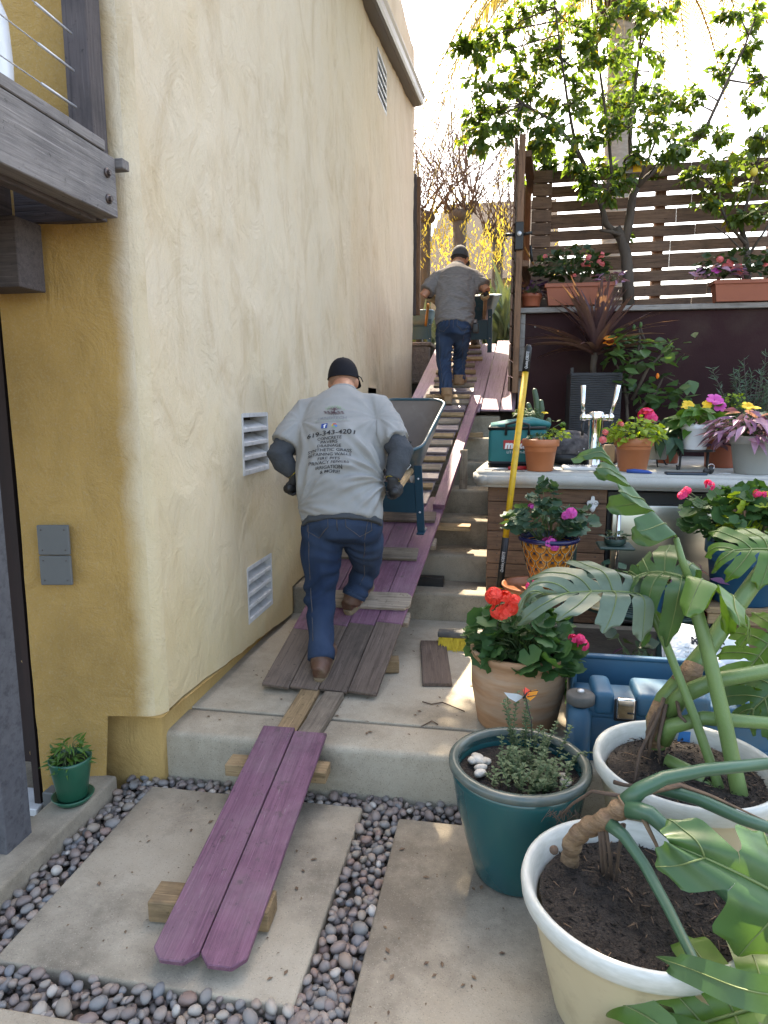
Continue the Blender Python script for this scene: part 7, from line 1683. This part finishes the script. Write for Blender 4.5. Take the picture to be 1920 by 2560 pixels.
tree('lemon_tree', 'large leafy lemon tree growing in the raised planter before the fence', limbs, clus, MT['lemon_leaf'], CI, .048, .088, 190, 300, 3, [at(1690, 20, 6.5), at(1495, 95, 6.5), at(1493, 42, 6.6), at(1640, 45, 6.7)], shade_crown)
limbs2 = [(L_([(1868, 735, .0), (1870, 660), (1865, 610), (1850, 560)], 6.9), .035, .02), (L_([(1865, 610), (1820, 560), (1800, 510), (1800, 470)], 6.85), .016, .006), (L_([(1850, 560), (1870, 500), (1890, 430), (1910, 330)], 6.85), .018, .006), (L_([(1868, 640), (1820, 590), (1785, 565)], 6.8), .010, .004), (L_([(1870, 640), (1910, 580), (1960, 500)], 6.9), .014, .005)]
cl2 = [(1790, 420, 45), (1850, 400, 50), (1900, 430, 50), (1740, 440, 35), (1800, 480, 50), (1870, 480, 50), (1910, 540, 50), (1765, 500, 30), (1850, 550, 40), (1905, 350, 30), (1960, 400, 60), (1970, 500, 60), (1940, 330, 40)]
tree('citrus_tree', 'smaller yellow-tinged citrus tree at the right end of planter', limbs2, [(at(a, b, 6.85 + r.uniform(-.3, .2)), q / 245., 1.1) for a, b, q in cl2], MT['citrus_leaf'], CI, .055, .09, 90, 300, 4, [at(1885, 430, 6.6)])
bh = thing('birdhouse', 'little grey birdhouse hanging in the lemon tree', 'birdhouse', at(1578, 420, 6.5)); c = at(1580, 420, 6.55)
MB().bbox(c + V((-.06, -.05, -.055)), c + V((.07, .05, .055)), .003).build('box', MT['cap'], bh); MB().bbox(c + V((.0, -.056, -.05)), c + V((.07, -.051, .05)), .002).build('front', MT['butter'], bh)
board('roof', c + V((-.075, 0, .065)), c + V((.005, 0, .11)), .14, .012, MT['dark_wood'], bh); board('roof', c + V((.085, 0, .06)), c + V((.005, 0, .112)), .14, .012, MT['dark_wood'], bh); MB().sweep([c + V((.035, -.057, .01)), c + V((.035, -.060, .01))], .016, n=16).build('entrance', MT['black'], bh)
# palm behind
pm_ = thing('palm_tree', 'tall palm with pale trunk and drooping dry fronds behind lemon tree', 'tree', at(1600, 500, 13))
pc = at(1560, -70, 13.0); pb0 = V((pc.x + .1, 13, 2.4))
MB().sweep([pb0, pb0.lerp(pc, .3) + V((.02, 0, 0)), pb0.lerp(pc, .6), pb0.lerp(pc, .85), pc], [.26, .23, .22, .20, .26], n=18).build('trunk', MT['palm_bark'], pm_)
r = random.Random(15)
bt2 = MB()
for k in range(40):
    a = r.uniform(0, 6.28); bt2.sweep([pc + V((.2 * math.cos(a), .2 * math.sin(a), -.5 + r.uniform(-.5, .3))), pc + V((.42 * math.cos(a), .42 * math.sin(a), -.2 + r.uniform(-.5, .4)))], [.05, .02], n=5)
bt2.build('boots', MT['root'], pm_)
for k in range(26):
    a = 2 * PI * k / 26 + r.uniform(-.1, .1); Lf = r.uniform(3.0, 4.4); e = r.uniform(.1, .9); d = V((math.cos(a), math.sin(a) * .9, 0)); pts = []; n = 14
    for j in range(n): q = j / (n - 1); pts.append(pc + d * (Lf * (q * .95)) + V((0, 0, Lf * (math.sin(e) * q * 1.1 - (1.15) * q * q * q - .25 * q * q))))
    fd = MB(); fd.sweep(pts, [.03 * (1 - .85 * j / (n - 1)) for j in range(n)], n=5); fo = fd.build('frond', MT['palm_leaf'], pm_); lf = MB()
    for j in range(56):
        q = .12 + .88 * j / 56; i = min(n - 2, int(q * (n - 1))); p = pts[i].lerp(pts[i + 1], q * (n - 1) - i); t_ = (pts[i + 1] - pts[i]).normalized(); sd = t_.cross(V((0, 0, 1))).normalized()
        for s in (-1, 1):
            ll = .75 * math.sin(PI * (.12 + .8 * q)) * r.uniform(.8, 1.1); v1 = p + (sd * s * .6 + t_ * .5) * ll * .35 + V((0, 0, -.04)); v2 = v1 + (sd * s * .22 + t_ * .25) * ll * .4 + V((0, 0, -.5 * ll)); wq = t_ * .018
            lf.add([p - wq, p + wq, v1 + wq, v1 - wq, v2 + wq * .2, v2 - wq * .2], [(0, 1, 2, 3), (3, 2, 4, 5)])
    lf.build('leaflets', MT['palm_leaf'], fo, kind='stuff')
# bare pollarded willows in the gap
def willow(label, px, py, y, n, seed, h, base_z=2.5):
    c = at(px, py, y); t = thing('willow_tree', label, 'tree', (c.x, y, base_z), 'bare pollarded trees beyond the gate'); r = random.Random(seed)
    MB().sweep([(c.x + .05, y, base_z - .3), (c.x, y, (c.z + base_z) / 2), c], [.15, .11, .13], n=12).build('trunk', MT['bark'], t); MB().ball(c, (.21, .2, .14), 2).build('pollard_head', MT['bark'], t)
    br = MB(); lf = []
    for k in range(n):
        d = V((r.gauss(0, .5), r.gauss(0, .4), 1)).normalized(); L = h * r.uniform(.5, 1); p0 = c + V((r.uniform(-.3, .3), r.uniform(-.2, .2), .05)); pts = [p0]
        for q in range(1, 6): pts.append(p0 + d * (L * q / 5) + V((d.x * .12 * q * q * .3, 0, -.01 * q * q)) + rdir(r) * .03)
        br.sweep(pts, [.016, .013, .010, .008, .006, .003], n=4)
        for q in range(9):
            i = r.randrange(1, 5); s_ = pts[i].lerp(pts[i + 1], r.random()); e = (d * .8 + rdir(r) * .6).normalized() * r.uniform(.25, .8); e2 = s_ + e + V((0, 0, -.05)); br.sweep([s_, s_ + e * .55, e2], [.005, .004, .002], n=3)
            for z in range(5): lf.append(lm(s_.lerp(e2, r.random()), rdir(r, -.3), rdir(r), r.uniform(.03, .055)))
    br.build('branches', MT['twig'], t); scatter(t, 'bud', NA, MT['willow_leaf'], lf[::6], 0, 'buds'); lf = []
    for k in range(60):
        s_ = c + V((r.gauss(0, .75), r.gauss(0, .4), r.uniform(-.5, .9 if r.random() < .3 else .2))); n_ = r.randrange(4, 22); st_ = MB()
        for q in range(n_): s_ = s_ + V((r.gauss(0, .03), r.gauss(0, .03), -.045)); lf.append(lm(s_, V((r.gauss(0, .5), r.gauss(0, .5), -1)), rdir(r), r.uniform(.06, .10)))
    scatter(t, 'leaf', [leaf_t(.14, .2, .2)], MT['willow_leaf'], lf, 0, 'hanging_leaves'); return t
willow('bare pollarded tree with yellow leaf strands left of the far roof', 1062, 545, 13.5, 30, 31, 2.6)
willow('bare pollarded tree with yellow leaf strands right before the far roof', 1150, 540, 13.0, 42, 32, 3.0)
willow('bare pollarded tree with thin yellow strands close to the gate', 1245, 590, 14.5, 36, 33, 2.8)
# far house, garden wall, strap-leaved plants
fh = thing('far_house', 'far beige house with a brown shingle roof beyond the gate', 'house', (-.6, 17, 2.5))
ra, rb3 = at(1085, 625, 17), at(1330, 470, 17)
MB().box((-1.9, 17.2, 2.3), (.9, 23, at(1150, 690, 17).z)).build('wall', MT['siding'], fh)
zr0, zr1 = at(1150, 690, 17).z, at(1200, 480, 17).z
for k in range(9): board('roof_course', (-2.2 + .06 * k, 16.8 + .28 * k, zr0 + .26 * k), (1.2, 16.8 + .28 * k, zr0 + .26 * k), .42, .03, MT['roof'], fh, up=(0, -.68, .73))
for k in range(5): board('siding_board', (-.6, 17.18, 2.55 + .28 * k), (.85, 17.18, 2.55 + .28 * k), .27, .02, MT['siding'], fh, up=(0, -1, 0))
bw = thing('garden_wall', 'low beige boarded garden wall behind the far wheelbarrow', 'wall', (0, 14, 2.4))
for k in range(5): board('wall_board', (-2.5, 13.9, 2.62 + .24 * k), (2.2, 13.9, 2.62 + .24 * k), .225, .05, MT['siding'], bw, up=(0, -1, 0))
for j, (px, y) in enumerate(((1255, 10.2), (1228, 11.0), (1270, 9.4), (1130, 12.2), (1045, 12.6))):
    t = thing('strap_leaf_plant', 'clump of grey-green strap leaves ' + ('right beside the gate foot', 'beyond the far wheelbarrow tray', 'nearest the open gate', 'behind the far man', 'behind the orange wheelbarrow handles')[j], 'plant', at(px, 850, y)); r = random.Random(50 + j); b0 = at(px, 860, y); b0.z = 2.45
    scatter(t, 'leaf', sw, MT['agave'], [lm(b0 + V((r.gauss(0, .05), r.gauss(0, .05), 0)), V((r.gauss(0, .45), r.gauss(0, .45), 1)), V((0, -.6, .3)) + rdir(r) * .3, r.uniform(.6, 1.05)) for _ in range(46)], 300)
for j, (a, b) in enumerate((((960, 46), (1040, -12)), ((1023, 94), (1130, 36)), ((1041, 178), (1140, 122)), ((1048, 202), (1140, 152)), ((1050, 206), (1140, 157)), ((1053, 215), (1140, 170)), ((1057, 220), (1140, 178)), ((1070, 251), (1140, 216)))):
    p, q = at(*a, 24), at(*b, 24); d = q - p
    o = MB().sweep([p - d * 3 + V((0, 0, .0)), p, q, q + d * 4], .012 if j in (1, 7) else .008, n=5).build('utility_cable', MT['cable']); tag(o, ('faint overhead cable highest over the parapet', 'thicker dark overhead cable above the bundle of wires', 'thin lone overhead cable just above the bundle', 'topmost cable of the tight overhead bundle', 'second cable from the top of the overhead bundle', 'second cable from the bottom of the overhead bundle', 'bottom cable of the tight overhead bundle', 'thicker overhead cable below the bundle at the gutter tip')[j], 'cable', 'overhead cables')

# ================================================================== LITTER
r = random.Random(99); lt_ = MB()
for k in range(400):
    zone = r.random()
    if zone < .45: x, y, z = r.uniform(-1.3, .1), r.uniform(2.7, 4.2), .202
    elif zone < .7: x, y, z = r.uniform(-1.4, -.55), r.uniform(1.6, 2.4), .002
    elif zone < .85: x, y, z = r.uniform(-.33, .05), r.uniform(1.3, 2.3), .002
    else:
        kk = r.randrange(6); x, y, z = r.uniform(-.45, -.1), 4.36 + .34 * kk + r.uniform(0, .26), .387 + .185 * kk
    s_ = r.choice((r.uniform(.002, .006), r.uniform(.004, .014))); a = r.uniform(0, 6.3); e = V((math.cos(a), math.sin(a), 0)); f = V((-e.y, e.x, 0)); p = V((x, y, z + .001))
    lt_.add([p - e * s_, p + f * s_ * .5 + V((0, 0, .003)), p + e * s_ + V((0, 0, .001)), p - f * s_ * .5 + V((0, 0, .002))], [(0, 1, 2, 3)])
lt_.build('leaf_litter', MT['litter'], kind='stuff')
for l, lab in (([(-.345, 3.05), (-.30, 3.03), (-.25, 3.06), (-.14, 2.98)], 'curved dry twig on the landing left of the clay pot'), ([(-.32, 2.80), (-.28, 2.86), (-.25, 2.83)], 'small bent twig on landing near the teal pot')):
    tag(MB().sweep([(x, y, .206) for x, y in l], .003, n=5).build('twig', MT['root']), lab, 'twig')
